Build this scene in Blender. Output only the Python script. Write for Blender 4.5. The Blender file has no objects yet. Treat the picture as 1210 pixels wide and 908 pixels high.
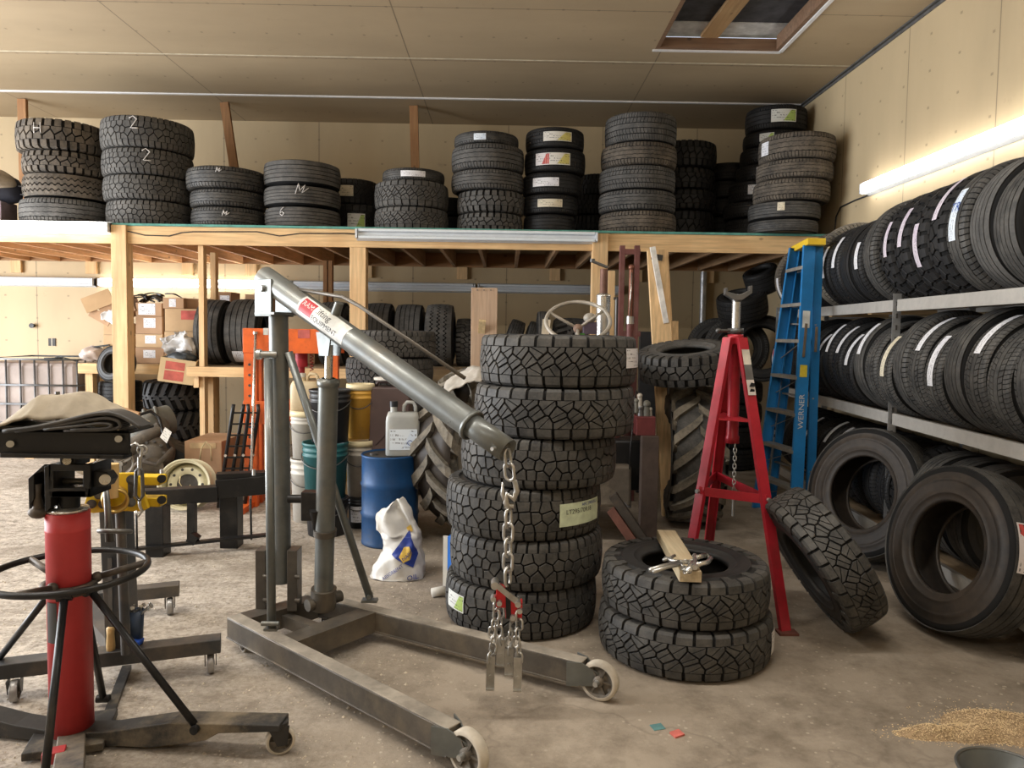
import bpy, bmesh, math, random
from math import sin, cos, pi, radians as RAD
from mathutils import Vector as V, Matrix, Quaternion, noise
from mathutils.bvhtree import BVHTree
random.seed(7)
SC = bpy.context.scene
COL = SC.collection
# ---------------------------------------------------------------- camera
CAMP = V((0, 0, 1.55)); F = 870.0; PCX, PCY = 605.0, 443.0
YAW, PITCH, ROLL = 0.0092, 0.0575, 0.0145
fw = V((sin(YAW) * cos(PITCH), cos(YAW) * cos(PITCH), -sin(PITCH)))
rt0 = V((cos(YAW), -sin(YAW), 0)); up0 = rt0.cross(fw)
rt = rt0 * cos(ROLL) + up0 * sin(ROLL)
up = up0 * cos(ROLL) - rt0 * sin(ROLL)
cd = bpy.data.cameras.new('camera'); cam = bpy.data.objects.new('camera', cd); COL.objects.link(cam)
M = Matrix((rt, up, -fw)).transposed().to_4x4(); M.translation = CAMP
cam.matrix_world = M
cd.sensor_fit = 'HORIZONTAL'; cd.sensor_width = 36.0; cd.lens = 36.0 * F / 1210
cd.shift_y = -11.0 / 1210; cd.clip_start = 0.05; cd.clip_end = 200
SC.camera = cam
def ray(x, y):
    return fw + rt * ((x - PCX) / F) - up * ((y - PCY) / F)
def aY(x, y, Y):                      # the point seen at a pixel of the photograph, on a known plane of the room
    d = ray(x, y); return CAMP + d * (Y / d.y)
def aZ(x, y, Z=0.0):
    d = ray(x, y); return CAMP + d * ((Z - CAMP.z) / d.z)
def aX(x, y, X):
    d = ray(x, y); return CAMP + d * (X / d.x)
# ---------------------------------------------------------------- room figures
YF, YB, ZD, ZC, XR = 7.68, 9.9, 2.61, 4.28, 3.46
XL, YN = -9.0, -4.5
# ---------------------------------------------------------------- materials
def nodes(name):
    m = bpy.data.materials.new(name); m.use_nodes = True
    nt = m.node_tree; b = nt.nodes['Principled BSDF']
    return m, nt, b
def N(nt, typ, **kw):
    n = nt.nodes.new(typ)
    for k, v in kw.items():
        if k in n.inputs.keys(): n.inputs[k].default_value = v
        else: setattr(n, k, v)
    return n
def ramp(nt, fac, stops):
    r = nt.nodes.new('ShaderNodeValToRGB'); e = r.color_ramp.elements
    while len(e) < len(stops): e.new(0.5)
    for i, (p, c) in enumerate(stops):
        e[i].position = p; e[i].color = (c[0], c[1], c[2], 1) if len(c) >= 3 else (c[0],) * 3 + (1,)
    nt.links.new(fac, r.inputs[0]); return r.outputs[0]
def mixc(nt, fac, a, b, mode='MIX'):
    n = nt.nodes.new('ShaderNodeMix'); n.data_type = 'RGBA'; n.blend_type = mode
    for sock, val in ((n.inputs[0], fac), (n.inputs[6], a), (n.inputs[7], b)):
        if hasattr(val, 'is_output'): nt.links.new(val, sock)
        elif isinstance(val, (int, float)): sock.default_value = val
        else: sock.default_value = (val[0], val[1], val[2], 1)
    return n.outputs[2]
def mth(nt, op, a, b=0.0, c=0.0):
    n = nt.nodes.new('ShaderNodeMath'); n.operation = op
    for i, v in enumerate((a, b, c)):
        if hasattr(v, 'is_output'): nt.links.new(v, n.inputs[i])
        else: n.inputs[i].default_value = v
    return n.outputs[0]
def sep(nt, sock):
    n = nt.nodes.new('ShaderNodeSeparateXYZ'); nt.links.new(sock, n.inputs[0]); return n.outputs
def coords(nt, kind='Object', scale=None):
    t = nt.nodes.new('ShaderNodeTexCoord'); o = t.outputs[kind]
    if scale:
        mp = nt.nodes.new('ShaderNodeMapping'); mp.inputs['Scale'].default_value = scale
        nt.links.new(o, mp.inputs[0]); o = mp.outputs[0]
    return o
def noise_(nt, vec, scale, detail=4, rough=0.55):
    n = N(nt, 'ShaderNodeTexNoise', Scale=scale, Detail=detail, Roughness=rough)
    nt.links.new(vec, n.inputs['Vector']); return n.outputs['Fac']
def bump(nt, b, h, strength=0.3, dist=0.01):
    n = N(nt, 'ShaderNodeBump', Strength=strength, Distance=dist)
    nt.links.new(h, n.inputs['Height']); nt.links.new(n.outputs[0], b.inputs['Normal'])
CACHE = {}
def plain(name, c, rough=0.6, metal=0.0, var=0.35, scale=9.0, dirt=None, bmp=0.15, spec=0.4):
    """painted / metal / plastic surface with blotchy wear"""
    key = ('plain', name)
    if key in CACHE: return CACHE[key]
    m, nt, b = nodes(name)
    v = coords(nt)
    n1 = noise_(nt, v, scale, 6, 0.62)
    dk = [x * (1 - var) for x in c]; lt = [min(1, x * (1 + var * 0.6)) for x in c]
    col = ramp(nt, n1, [(0.3, dk), (0.7, lt)])
    if dirt:
        n2 = noise_(nt, v, scale * 0.45, 8, 0.7)
        col = mixc(nt, ramp(nt, n2, [(0.5, (0, 0, 0)), (0.72, (0.85,) * 3)]), col, dirt)
    nt.links.new(col, b.inputs['Base Color'])
    nt.links.new(ramp(nt, n1, [(0.2, (min(1, rough + .12),) * 3), (0.8, (max(0, rough - .12),) * 3)]), b.inputs['Roughness'])
    b.inputs['Metallic'].default_value = metal; b.inputs['Specular IOR Level'].default_value = spec
    if bmp: bump(nt, b, noise_(nt, v, scale * 6, 3), bmp, 0.003)
    CACHE[key] = m; return m
def wood(name, c, axis='x', dark=0.6):
    key = ('wood', name)
    if key in CACHE: return CACHE[key]
    m, nt, b = nodes(name)
    s = {'x': (1.2, 22, 22), 'y': (22, 1.2, 22), 'z': (22, 22, 1.2)}[axis]
    g = noise_(nt, coords(nt, 'Object', s), 1.6, 5, 0.6)
    k = noise_(nt, coords(nt), 3.0, 3)
    col = ramp(nt, g, [(0.28, [x * dark for x in c]), (0.62, c)])
    col = mixc(nt, ramp(nt, k, [(0.4, (0, 0, 0)), (0.75, (0.55,) * 3)]), col, [c[0] * .72, c[1] * .6, c[2] * .5])
    vo = N(nt, 'ShaderNodeTexVoronoi', Scale=5.5); nt.links.new(coords(nt, 'Object', {'x': (.6, 1, 1), 'y': (1, .6, 1), 'z': (1, 1, .6)}[axis]), vo.inputs['Vector'])
    col = mixc(nt, ramp(nt, vo.outputs['Distance'], [(0.05, (0.8,) * 3), (0.1, (0, 0, 0))]), col, [x * .35 for x in c])
    nt.links.new(col, b.inputs['Base Color']); b.inputs['Roughness'].default_value = 0.75
    bump(nt, b, g, 0.2, 0.004)
    CACHE[key] = m; return m
def rubber(name, c, dust, amt, rough=0.75, scale=7.0):
    key = ('rub', name)
    if key in CACHE: return CACHE[key]
    m, nt, b = nodes(name)
    v = coords(nt)
    oi = nt.nodes.new('ShaderNodeObjectInfo')
    va = N(nt, 'ShaderNodeVectorMath', operation='ADD'); nt.links.new(v, va.inputs[0])
    nt.links.new(mth(nt, 'MULTIPLY', oi.outputs['Random'], 30.0), va.inputs[1])
    n1 = noise_(nt, va.outputs[0], scale, 8, 0.68); n2 = noise_(nt, va.outputs[0], scale * 9, 3)
    f = mth(nt, 'ADD', mth(nt, 'MULTIPLY', n1, 0.75), mth(nt, 'MULTIPLY', n2, 0.25))
    col = mixc(nt, ramp(nt, f, [(0.36, (0, 0, 0)), (0.68, (amt,) * 3)]), c, dust)
    nt.links.new(col, b.inputs['Base Color'])
    b.inputs['Roughness'].default_value = rough; b.inputs['Specular IOR Level'].default_value = 0.35
    bump(nt, b, n2, 0.25, 0.003)
    CACHE[key] = m; return m
def emis(name, c, s):
    m, nt, b = nodes(name)
    b.inputs['Base Color'].default_value = (.9, .9, .9, 1)
    b.inputs['Emission Color'].default_value = (*c, 1); b.inputs['Emission Strength'].default_value = s
    return m
# ---------------------------------------------------------------- mesh builder
def frame(d, ref=None):
    d = d.normalized()
    ref = ref or (V((0, 0, 1)) if abs(d.z) < 0.95 else V((0, 1, 0)))
    x = ref.cross(d).normalized(); y = d.cross(x)
    return x, y, d
class MB:
    def __init__(s): s.v = []; s.f = []; s.sm = []; s.mi = []; s.uv = None
    def add(s, vs, fs, smooth=False, mi=0):
        o = len(s.v); s.v += [V(p) for p in vs]
        for q in fs: s.f.append([i + o for i in q]); s.sm.append(smooth); s.mi.append(mi)
        return s
    def box(s, c, size, rot=None, mi=0, taper=1.0):
        c = V(c); hx, hy, hz = [k / 2 for k in size]
        vs = []
        for z in (-1, 1):
            k = taper if z > 0 else 1.0
            for x, y in ((-1, -1), (1, -1), (1, 1), (-1, 1)):
                p = V((x * hx * k, y * hy * k, z * hz))
                vs.append(c + (rot @ p if rot else p))
        return s.add(vs, [(0, 3, 2, 1), (4, 5, 6, 7), (0, 1, 5, 4), (1, 2, 6, 5), (2, 3, 7, 6), (3, 0, 4, 7)], False, mi)
    def b2(s, p, q, mi=0):
        p = V(p); q = V(q); return s.box((p + q) / 2, [abs(k) for k in (q - p)], None, mi)
    def bar(s, p, q, w, h, ref=None, mi=0):
        p = V(p); q = V(q); x, y, d = frame(q - p, ref)
        vs = [e + x * (a * w / 2) + y * (b * h / 2) for e in (p, q) for a, b in ((-1, -1), (1, -1), (1, 1), (-1, 1))]
        return s.add(vs, [(0, 3, 2, 1), (4, 5, 6, 7), (0, 1, 5, 4), (1, 2, 6, 5), (2, 3, 7, 6), (3, 0, 4, 7)], False, mi)
    def cyl(s, p, q, r, r2=None, n=16, mi=0, caps=True):
        p = V(p); q = V(q); r2 = r if r2 is None else r2; x, y, d = frame(q - p)
        vs = [e + (x * cos(2 * pi * i / n) + y * sin(2 * pi * i / n)) * rr for e, rr in ((p, r), (q, r2)) for i in range(n)]
        s.add(vs, [(i, (i + 1) % n, n + (i + 1) % n, n + i) for i in range(n)], True, mi)
        if caps:
            s.add([vs[i] for i in range(n)], [list(range(n))[::-1]], False, mi)
            s.add([vs[n + i] for i in range(n)], [list(range(n))], False, mi)
        return s
    def tube(s, pts, r, n=8, closed=False, mi=0, caps=True):
        pts = [V(p) for p in pts]; m = len(pts); vs = []
        rs = r if isinstance(r, (list, tuple)) else [r] * m
        x = None
        for i, p in enumerate(pts):
            a = pts[(i - 1) % m] if (closed or i) else p; b = pts[(i + 1) % m] if (closed or i < m - 1) else p
            d = (b - a).normalized()
            if x is None: x = frame(d)[0]
            x = (x - d * x.dot(d)).normalized(); y = d.cross(x)
            vs += [p + (x * cos(2 * pi * k / n) + y * sin(2 * pi * k / n)) * rs[i] for k in range(n)]
        e = m if closed else m - 1
        fs = [(i * n + k, i * n + (k + 1) % n, ((i + 1) % m) * n + (k + 1) % n, ((i + 1) % m) * n + k) for i in range(e) for k in range(n)]
        if not closed and caps: fs += [tuple(range(n))[::-1], tuple(range((m - 1) * n, m * n))]
        return s.add(vs, fs, True, mi)
    def torus(s, c, R, r, axis=(0, 0, 1), n=48, k=10, mi=0, a0=0, a1=2 * pi):
        x, y, d = frame(V(axis)); c = V(c); full = abs(a1 - a0 - 2 * pi) < 1e-6
        m = n if full else n + 1
        return s.tube([c + (x * cos(a0 + (a1 - a0) * i / n) + y * sin(a0 + (a1 - a0) * i / n)) * R for i in range(m)], r, k, full, mi)
    def lathe(s, prof, c=(0, 0, 0), axis=(0, 0, 1), n=32, mi=0, smooth=True, closed=False, mis=None):
        x, y, d = frame(V(axis)) if V(axis) != V((0, 0, 1)) else (V((1, 0, 0)), V((0, 1, 0)), V((0, 0, 1)))
        c = V(c); m = len(prof)
        vs = [c + (x * cos(2 * pi * i / n) + y * sin(2 * pi * i / n)) * r + d * z for i in range(n) for r, z in prof]
        o = len(s.v); s.v += vs
        for j in range(m if closed else m - 1):
            j2 = (j + 1) % m
            for i in range(n):
                i2 = (i + 1) % n
                s.f.append([o + i * m + j, o + i2 * m + j, o + i2 * m + j2, o + i * m + j2]); s.sm.append(smooth); s.mi.append(mis[j] if mis else mi)
        return s
    def disc(s, c, r, axis, n=24, mi=0):
        x, y, d = frame(V(axis)); c = V(c)
        return s.add([c + (x * cos(2 * pi * i / n) + y * sin(2 * pi * i / n)) * r for i in range(n)], [list(range(n))], False, mi)
    def sph(s, c, r, n=16, m=10, rot=None, mi=0):
        c = V(c); r = r if isinstance(r, (tuple, list)) else (r, r, r)
        vs = []
        for j in range(m + 1):
            t = pi * j / m
            for i in range(n):
                p = V((r[0] * sin(t) * cos(2 * pi * i / n), r[1] * sin(t) * sin(2 * pi * i / n), r[2] * cos(t)))
                vs.append(c + (rot @ p if rot else p))
        return s.add(vs, [(j * n + i, (j + 1) * n + i, (j + 1) * n + (i + 1) % n, j * n + (i + 1) % n) for j in range(m) for i in range(n)], True, mi)
    def prism(s, poly, o, ux, uy, dep, mi=0):
        o = V(o); ux = V(ux); uy = V(uy); dep = V(dep); n = len(poly)
        a = [o + ux * p[0] + uy * p[1] for p in poly]; b = [p + dep for p in a]
        return s.add(a + b, [list(range(n)), list(range(n, 2 * n))[::-1]] + [(i, n + i, n + (i + 1) % n, (i + 1) % n) for i in range(n)], False, mi)
    def jit(s, amp, sc=3.0, seed=0.0):
        for p in s.v:
            p += noise.noise_vector(p * sc + V((seed, seed, seed))) * amp
        return s
    def mesh(s, name, mats, off=V((0, 0, 0))):
        me = bpy.data.meshes.new(name)
        me.from_pydata([tuple(p - off) for p in s.v], [], s.f)
        for p, a, b in zip(me.polygons, s.sm, s.mi): p.use_smooth = a; p.material_index = b
        for m in (mats if isinstance(mats, (list, tuple)) else [mats]): me.materials.append(m)
        if s.uv:
            l = me.uv_layers.new(name='UVMap')
            for lp in me.loops: l.data[lp.index].uv = s.uv[lp.vertex_index]
        bm = bmesh.new(); bm.from_mesh(me)
        if not s.uv: bmesh.ops.recalc_face_normals(bm, faces=bm.faces)
        bm.to_mesh(me); bm.free(); me.update()
        return me
    def build(s, name, mats, parent=None, bev=0, sub=0, origin=None):
        off = WORLD[parent] if parent else (V(origin) if origin is not None else V((0, 0, 0)))
        if parent is None and origin is None and s.v:
            lo = [min(p[i] for p in s.v) for i in range(3)]; hi = [max(p[i] for p in s.v) for i in range(3)]
            off = V(((lo[0] + hi[0]) / 2, (lo[1] + hi[1]) / 2, lo[2]))
        o = bpy.data.objects.new(name, s.mesh(name, mats, off)); COL.objects.link(o)
        if parent: o.parent = parent
        else: o.location = off
        WORLD[o] = off
        if bev:
            b = o.modifiers.new('bevel', 'BEVEL'); b.width = bev; b.segments = 2; b.limit_method = 'ANGLE'; b.angle_limit = RAD(40)
        if sub:
            b = o.modifiers.new('sub', 'SUBSURF'); b.levels = b.render_levels = sub
        return o
WORLD = {}
def tag(o, label=None, cat=None, group=None, kind=None):
    if label: o['label'] = label
    if cat: o['category'] = cat
    if group: o['group'] = group
    if kind: o['kind'] = kind
    return o
def thing(name, label, cat, loc=(0, 0, 0), group=None):
    o = bpy.data.objects.new(name, None); COL.objects.link(o); o.location = V(loc); o.empty_display_size = 0.1
    WORLD[o] = V(loc); return tag(o, label, cat, group)
def struct(mb, name, mat, parent=None, **kw):
    o = mb.build(name, mat, parent, **kw)
    if not parent: o['kind'] = 'structure'
    return o
TXT = {}
def text2d(body):
    if body in TXT: return TXT[body]
    cu = bpy.data.curves.new('t', 'FONT'); cu.body = body; cu.size = 1.0; cu.align_x = 'CENTER'; cu.align_y = 'CENTER'; cu.resolution_u = 3
    ob = bpy.data.objects.new('t', cu); COL.objects.link(ob)
    dg = bpy.context.evaluated_depsgraph_get(); dg.update()
    me = ob.evaluated_get(dg).to_mesh()
    r = ([(v.co.x, v.co.y) for v in me.vertices], [list(p.vertices) for p in me.polygons])
    bpy.data.objects.remove(ob); bpy.data.curves.remove(cu)
    TXT[body] = r; return r
def text_on(mb, body, fn, size, mi=0, sx=1.0):
    """letters laid on a surface: fn(u, v) gives the point"""
    vs, fs = text2d(body)
    mb.add([fn(x * size * sx, y * size) for x, y in vs], fs, False, mi); return mb
# ---------------------------------------------------------------- common materials
RB_NEW = rubber('rubber_new_black', (.011, .011, .012), (.032, .031, .029), .5, .58)
RB_BLK = rubber('rubber_black', (.026, .026, .026), (.115, .108, .096), .8, .62, 9.0)
RB_DST = rubber('rubber_dusty_grey', (.05, .049, .047), (.15, .142, .13), .75, .85)
RB_BRN = rubber('rubber_dusty_brown', (.048, .042, .036), (.20, .165, .125), .8, .88)
RB_TRC = rubber('rubber_muddy_tractor', (.05, .046, .04), (.27, .235, .18), .95, .9, 4.0)
RB_GRV = rubber('rubber_groove_shade', (.005, .005, .005), (.012, .0115, .011), .6, .95)  # near-black colour paints shade into the tread grooves
RB_SID = rubber('rubber_sidewall', (.015, .015, .0155), (.045, .042, .039), .6, .55, 4.0)
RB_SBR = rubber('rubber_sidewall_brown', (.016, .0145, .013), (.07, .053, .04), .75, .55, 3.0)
def sticker_mat(name, base, band, ink=(.03, .03, .035)):
    m, nt, b = nodes(name)
    uv = coords(nt, 'UV'); x, y, z = sep(nt, uv)
    rows = mth(nt, 'FRACT', mth(nt, 'MULTIPLY', y, 5.0))
    nz = noise_(nt, coords(nt, 'UV', (38, 5, 1)), 1.0, 2)
    ink_f = mth(nt, 'MULTIPLY', mth(nt, 'GREATER_THAN', nz, 0.53), mth(nt, 'MULTIPLY', mth(nt, 'GREATER_THAN', rows, 0.35), mth(nt, 'LESS_THAN', rows, 0.8)))
    big = noise_(nt, coords(nt, 'UV', (2.2, 1.6, 1)), 1.0, 0)
    ink_f = mth(nt, 'MULTIPLY', ink_f, mth(nt, 'MULTIPLY', mth(nt, 'GREATER_THAN', big, 0.44), 0.8))
    col = mixc(nt, mth(nt, 'GREATER_THAN', mth(nt, 'ADD', x, mth(nt, 'MULTIPLY', y, -0.35)), 0.45), base, band)
    col = mixc(nt, ink_f, col, ink)
    edge = mth(nt, 'MULTIPLY', mth(nt, 'MULTIPLY', mth(nt, 'GREATER_THAN', x, .03), mth(nt, 'LESS_THAN', x, .97)), mth(nt, 'MULTIPLY', mth(nt, 'GREATER_THAN', y, .07), mth(nt, 'LESS_THAN', y, .93)))
    col = mixc(nt, edge, base, col)
    nt.links.new(col, b.inputs['Base Color']); b.inputs['Roughness'].default_value = 0.45
    return m
ST = {'w': sticker_mat('sticker_white', (.72, .72, .74), (.68, .68, .72)), 'g': sticker_mat('sticker_green', (.75, .77, .74), (.45, .62, .16)),
      'c': sticker_mat('sticker_cream', (.66, .60, .46), (.62, .55, .40)), 'y': sticker_mat('sticker_yellow', (.68, .66, .6), (.62, .55, .16)),
      'p': sticker_mat('sticker_mauve', (.60, .54, .60), (.55, .48, .56)), 'r': sticker_mat('sticker_red', (.7, .66, .66), (.55, .08, .07)),
      't': plain('sticker_plain_green_white', (.62, .70, .50), .45, bmp=0), 'b': sticker_mat('sticker_blue', (.66, .72, .78), (.60, .68, .78))}
CHALK = plain('chalk_white', (.62, .6, .58), .9, bmp=0)
INK_BLUE = plain('ink_blue', (.03, .08, .32), .5, bmp=0); INK_BLACK = plain('ink_black', (.02, .02, .022), .5, bmp=0)
# ---------------------------------------------------------------- tires
class Prof:
    """tread surface across the tire by arc length, axis = local z"""
    def __init__(s, R, W, sq=0.0, sh=1.0):
        h = W / 2; s.R = R; s.h = h
        s.p = [(R, 0), (R - .003 * sh, .45 * h), (R - .009 * sh, (.74 + sq) * h), (R - .022 * sh, (.88 + sq * .7) * h), (R - .05 * sh, .96 * h), (R - .085 * sh, .99 * h)]
        s.a = [0]
        for (r0, z0), (r1, z1) in zip(s.p, s.p[1:]): s.a.append(s.a[-1] + math.hypot(r1 - r0, z1 - z0))
        s.S = s.a[-1]; s.c = s.a[2]
    def at(s, q, d=0.0):
        sg = 1 if q >= 0 else -1; q = min(abs(q), s.S)
        for i in range(len(s.p) - 1):
            if q <= s.a[i + 1] + 1e-9: break
        k = (q - s.a[i]) / (s.a[i + 1] - s.a[i]); (r0, z0), (r1, z1) = s.p[i], s.p[i + 1]
        L = math.hypot(r1 - r0, z1 - z0); nr, nz = (z1 - z0) / L, -(r1 - r0) / L
        return r0 + (r1 - r0) * k - nr * d, sg * (z0 + (z1 - z0) * k - nz * d)
def carcass_prof(P, rr, d):
    R, h = P.R, P.h; H = R - rr
    o = [P.at(a, d) for a in P.a] + [(R - .085 - .06 * H, h * .992), (R - .085 - .065 * H, h * .975)]
    lo = R - .085 - .07 * H
    o += [(lo - .1 * (lo - rr), h * .985), (lo - .35 * (lo - rr), h), (rr + .42 * (lo - rr), h * .965), (rr + .40 * (lo - rr), h * .985), (rr + .36 * (lo - rr), h * .94),
          (rr + .16 * (lo - rr), h * .84), (rr + .1 * (lo - rr), h * .84), (rr + .02 * (lo - rr), h * .80), (rr, h * .74), (rr, h * .60),
          (rr + .12 * H, h * .74), (rr + .45 * H, h * .88), (R - .06 - d, h * .82), (R - .028 - d, h * .55), (R - .022 - d, 0)]
    return o
def strip(mb, P, N_, k, secs, d):
    """one tread block: cross-sections (arc, u0, u1) with u in pitches"""
    n = len(secs); top = []; bot = []
    for q, u0, u1 in secs:
        for u in (u0, u1):
            a = 2 * pi * (k + u) / N_
            r, z = P.at(q); top.append(V((r * cos(a), r * sin(a), z)))
            r, z = P.at(q, d * 1.1); bot.append(V((r * cos(a), r * sin(a), z)))
    fs = []
    for i in range(n - 1):
        a = 2 * i; fs.append((a, a + 1, a + 3, a + 2))
        fs.append((a, a + 2, 2 * n + a + 2, 2 * n + a)); fs.append((a + 1, 2 * n + a + 1, 2 * n + a + 3, a + 3))
    fs.append((0, 2 * n, 2 * n + 1, 1)); e = 2 * n - 2; fs.append((e, e + 1, 2 * n + e + 1, 2 * n + e))
    mb.add(top + bot, fs, False)
def rib(mb, P, f0, f1, d, n=120):
    o = len(mb.v)
    for i in range(n):
        a = 2 * pi * i / n
        for f, dd in ((f0, d * 1.1), (f0, 0), (f1, 0), (f1, d * 1.1)):
            r, z = P.at(f(i, n), dd); mb.v.append(V((r * cos(a), r * sin(a), z)))
    for i in range(n):
        j = (i + 1) % n
        for k in range(3):
            mb.f.append([o + i * 4 + k, o + j * 4 + k, o + j * 4 + k + 1, o + i * 4 + k + 1]); mb.sm.append(False); mb.mi.append(0)
def clip(poly, a, b, c):
    out = []
    for i in range(len(poly)):
        p, q = poly[i], poly[(i + 1) % len(poly)]
        dp, dq = a * p[0] + b * p[1] - c, a * q[0] + b * q[1] - c
        if dp <= 0: out.append(p)
        if (dp < 0 < dq) or (dq < 0 < dp):
            t = dp / (dp - dq); out.append((p[0] + (q[0] - p[0]) * t, p[1] + (q[1] - p[1]) * t))
    return out
def cells(mb, P, rows, reps, per, jit, g, d, c, seed, slant=0.0, sipe=0):
    """interlocking blocks in the middle of the tread"""
    rnd = random.Random(seed); L = 2 * pi * P.R / reps
    seeds = []
    for ri, s0 in enumerate(rows):
        for k in range(per):
            seeds.append(((k + 0.5 * (ri % 2) + rnd.uniform(-jit, jit)) * L / per + slant * s0, s0 + rnd.uniform(-jit, jit) * (rows[1] - rows[0]) * .8))
    allp = [(x + k * L, y) for k in (-1, 0, 1) for x, y in seeds]
    for x, y in seeds:
        poly = [(x - L, -c), (x + L, -c), (x + L, c), (x - L, c)]
        for X, Y in allp:
            if (X, Y) == (x, y): continue
            dx, dy = X - x, Y - y; D = math.hypot(dx, dy)
            if D > L: continue
            poly = clip(poly, dx / D, dy / D, (dx * (x + X) / 2 + dy * (y + Y) / 2) / D - g / 2)
            if len(poly) < 3: break
        if len(poly) < 3: continue
        cx = sum(p[0] for p in poly) / len(poly); cy = sum(p[1] for p in poly) / len(poly)
        parts_ = [poly]
        if sipe:
            an = rnd.choice((.9, -.9, 2.2)) + rnd.uniform(-.3, .3); A_, B_ = cos(an), sin(an); m0 = A_ * cx + B_ * cy
            parts_ = [q for q in (clip(poly, A_, B_, m0 - sipe / 2), clip(poly, -A_, -B_, -m0 - sipe / 2)) if len(q) > 2]
        for poly in parts_:
         cx = sum(p[0] for p in poly) / len(poly); cy = sum(p[1] for p in poly) / len(poly)
         n = len(poly)
         for r_ in range(reps):
             top, mid, bot = [], [], []
             for px, py in poly:
                 a = (px + r_ * L) / P.R
                 r, z = P.at(py, .0018); mid.append(V((r * cos(a), r * sin(a), z)))
                 r, z = P.at(py, d * 1.1); bot.append(V((r * cos(a), r * sin(a), z)))
                 qx, qy = px + (cx - px) * .07, py + (cy - py) * .07
                 a = (qx + r_ * L) / P.R; r, z = P.at(qy); top.append(V((r * cos(a), r * sin(a), z)))
             mb.add(top + mid + bot, [list(range(n))] + [(i, n + i, n + (i + 1) % n, (i + 1) % n) for i in range(n)] +
                    [(n + i, 2 * n + i, 2 * n + (i + 1) % n, n + (i + 1) % n) for i in range(n)], False)
TT = {}
def tire_type(key, R, W, rr, d, fn, sq=0.0, sh=1.0, n=96):
    P = Prof(R, W, sq, sh); pr = carcass_prof(P, rr, d); full = pr + [(r, -z) for r, z in pr[::-1][1:-1]]
    m = len(full); mis = [0 if (j < 4 or j >= m - 4) else 1 for j in range(m)]
    a = MB().lathe(full, n=n, closed=True, mis=mis)
    t = MB(); fn(t, P, d)
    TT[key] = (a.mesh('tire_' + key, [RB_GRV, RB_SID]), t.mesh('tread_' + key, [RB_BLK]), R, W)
def lugs(t, P, d, n, s0, s1, fill=.8, skew=0.0, both=True, steps=4, off=.5):
    for sg in ((1, -1) if both else (1,)):
        for k in range(n):
            q0, q1 = P.c * s0, P.c + (P.S - P.c) * s1
            secs = []
            for i in range(steps + 1):
                f = i / steps; q = q0 + (q1 - q0) * f; sk = skew * f * f
                secs.append((sg * q, (off if sg < 0 else 0) + sk, (off if sg < 0 else 0) + fill + sk))
            strip(t, P, n, k, secs, d)
def f_at(t, P, d):
    lugs(t, P, d, 30, .66, .62, .82, .1, steps=5)
    for sg in (1, -1):                      # every other lug runs further down the shoulder
        for k in range(0, 30, 2): strip(t, P, 30, k, [(sg * (P.c + (P.S - P.c) * f), (.5 if sg < 0 else 0) + .12, (.5 if sg < 0 else 0) + .72) for f in (.6, .8, .98)], d)
    cells(t, P, [-.44 * P.c, 0, .44 * P.c], 6, 5, .22, .009, d, .63 * P.c, 3, 0, .0042)
def f_at2(t, P, d):
    lugs(t, P, d, 46, .70, .7, .78, .28, steps=5)
    cells(t, P, [-.5 * P.c, -.02 * P.c, .48 * P.c], 6, 7, .30, .008, d, .68 * P.c, 11, .12)
def f_mt(t, P, d):
    lugs(t, P, d, 30, .52, .9, .66, .15, steps=5)
    cells(t, P, [-.25 * P.c, .25 * P.c], 7, 4, .22, .013, d, .48 * P.c, 5, .2)
def f_hw(t, P, d):
    lugs(t, P, d, 70, .68, .6, .80, .3, steps=4)
    for a, b in ((-.6, -.26), (-.2, .2), (.26, .6)): rib(t, P, lambda i, n, a=a: a * P.c + .002 * (1 if i % 4 < 2 else -1), lambda i, n, b=b: b * P.c + .002 * (1 if i % 4 < 2 else -1), d, 160)
def f_tour(t, P, d):
    lugs(t, P, d, 84, .72, .35, .84, .5, steps=4)
    for sg in (1, -1):
        for k in range(64): strip(t, P, 64, k, [(sg * P.c * .26, .0, .86), (sg * P.c * .45, .12, .96), (sg * P.c * .64, .3, 1.14)], d)
    rib(t, P, lambda i, n: -.19 * P.c, lambda i, n: .19 * P.c, d, 96)
def f_rib(t, P, d):
    for a, b in ((-1.05, -.68), (-.6, -.26), (-.2, .14), (.2, .54), (.62, 1.05)): rib(t, P, lambda i, n, a=a: a * P.c, lambda i, n, b=b: b * P.c, d, 96)
def f_zz(t, P, d):
    zz = lambda i, n: .09 * P.c * (1 if (i // 2) % 2 else -1)
    for a, b in ((-1.15, -.66), (-.52, -.08), (.08, .52), (.66, 1.15)):
        rib(t, P, lambda i, n, a=a: a * P.c + (zz(i, n) if abs(a) < 1 else 0), lambda i, n, b=b: b * P.c + (zz(i, n) if abs(b) < 1 else 0), d, 176)
def f_trac(t, P, d, n=17, lean=1.15, fill=.30):
    for sg in (1, -1):
        for k in range(n):
            secs = []
            for i in range(8):
                f = i / 7; q = -.06 * P.c + (P.S * .97 + .06 * P.c) * f
                u = lean * (f ** .8) + (0.5 if sg < 0 else 0); w = fill + .10 * f
                secs.append((sg * q, u, u + w))
            strip(t, P, n, k, secs, d)
def f_skid(t, P, d):
    f_trac(t, P, d, 22, 1.0, .46)
    for k in range(22): strip(t, P, 22, k, [(q * P.c, .2 + .3 * (i % 2), .62 + .3 * (i % 2)) for i, q in enumerate((-.3, -.1, .1, .3))], d)
tire_type('at', .42, .255, .215, .0105, f_at, .10, 1.15)
tire_type('at2', .42, .255, .215, .0105, f_at2, .10, 1.1)
tire_type('mt', .42, .255, .21, .014, f_mt, .11, 1.2)
tire_type('hw', .38, .24, .205, .008, f_hw, .06)
tire_type('tour', .34, .215, .215, .007, f_tour, .04, .8)
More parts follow.
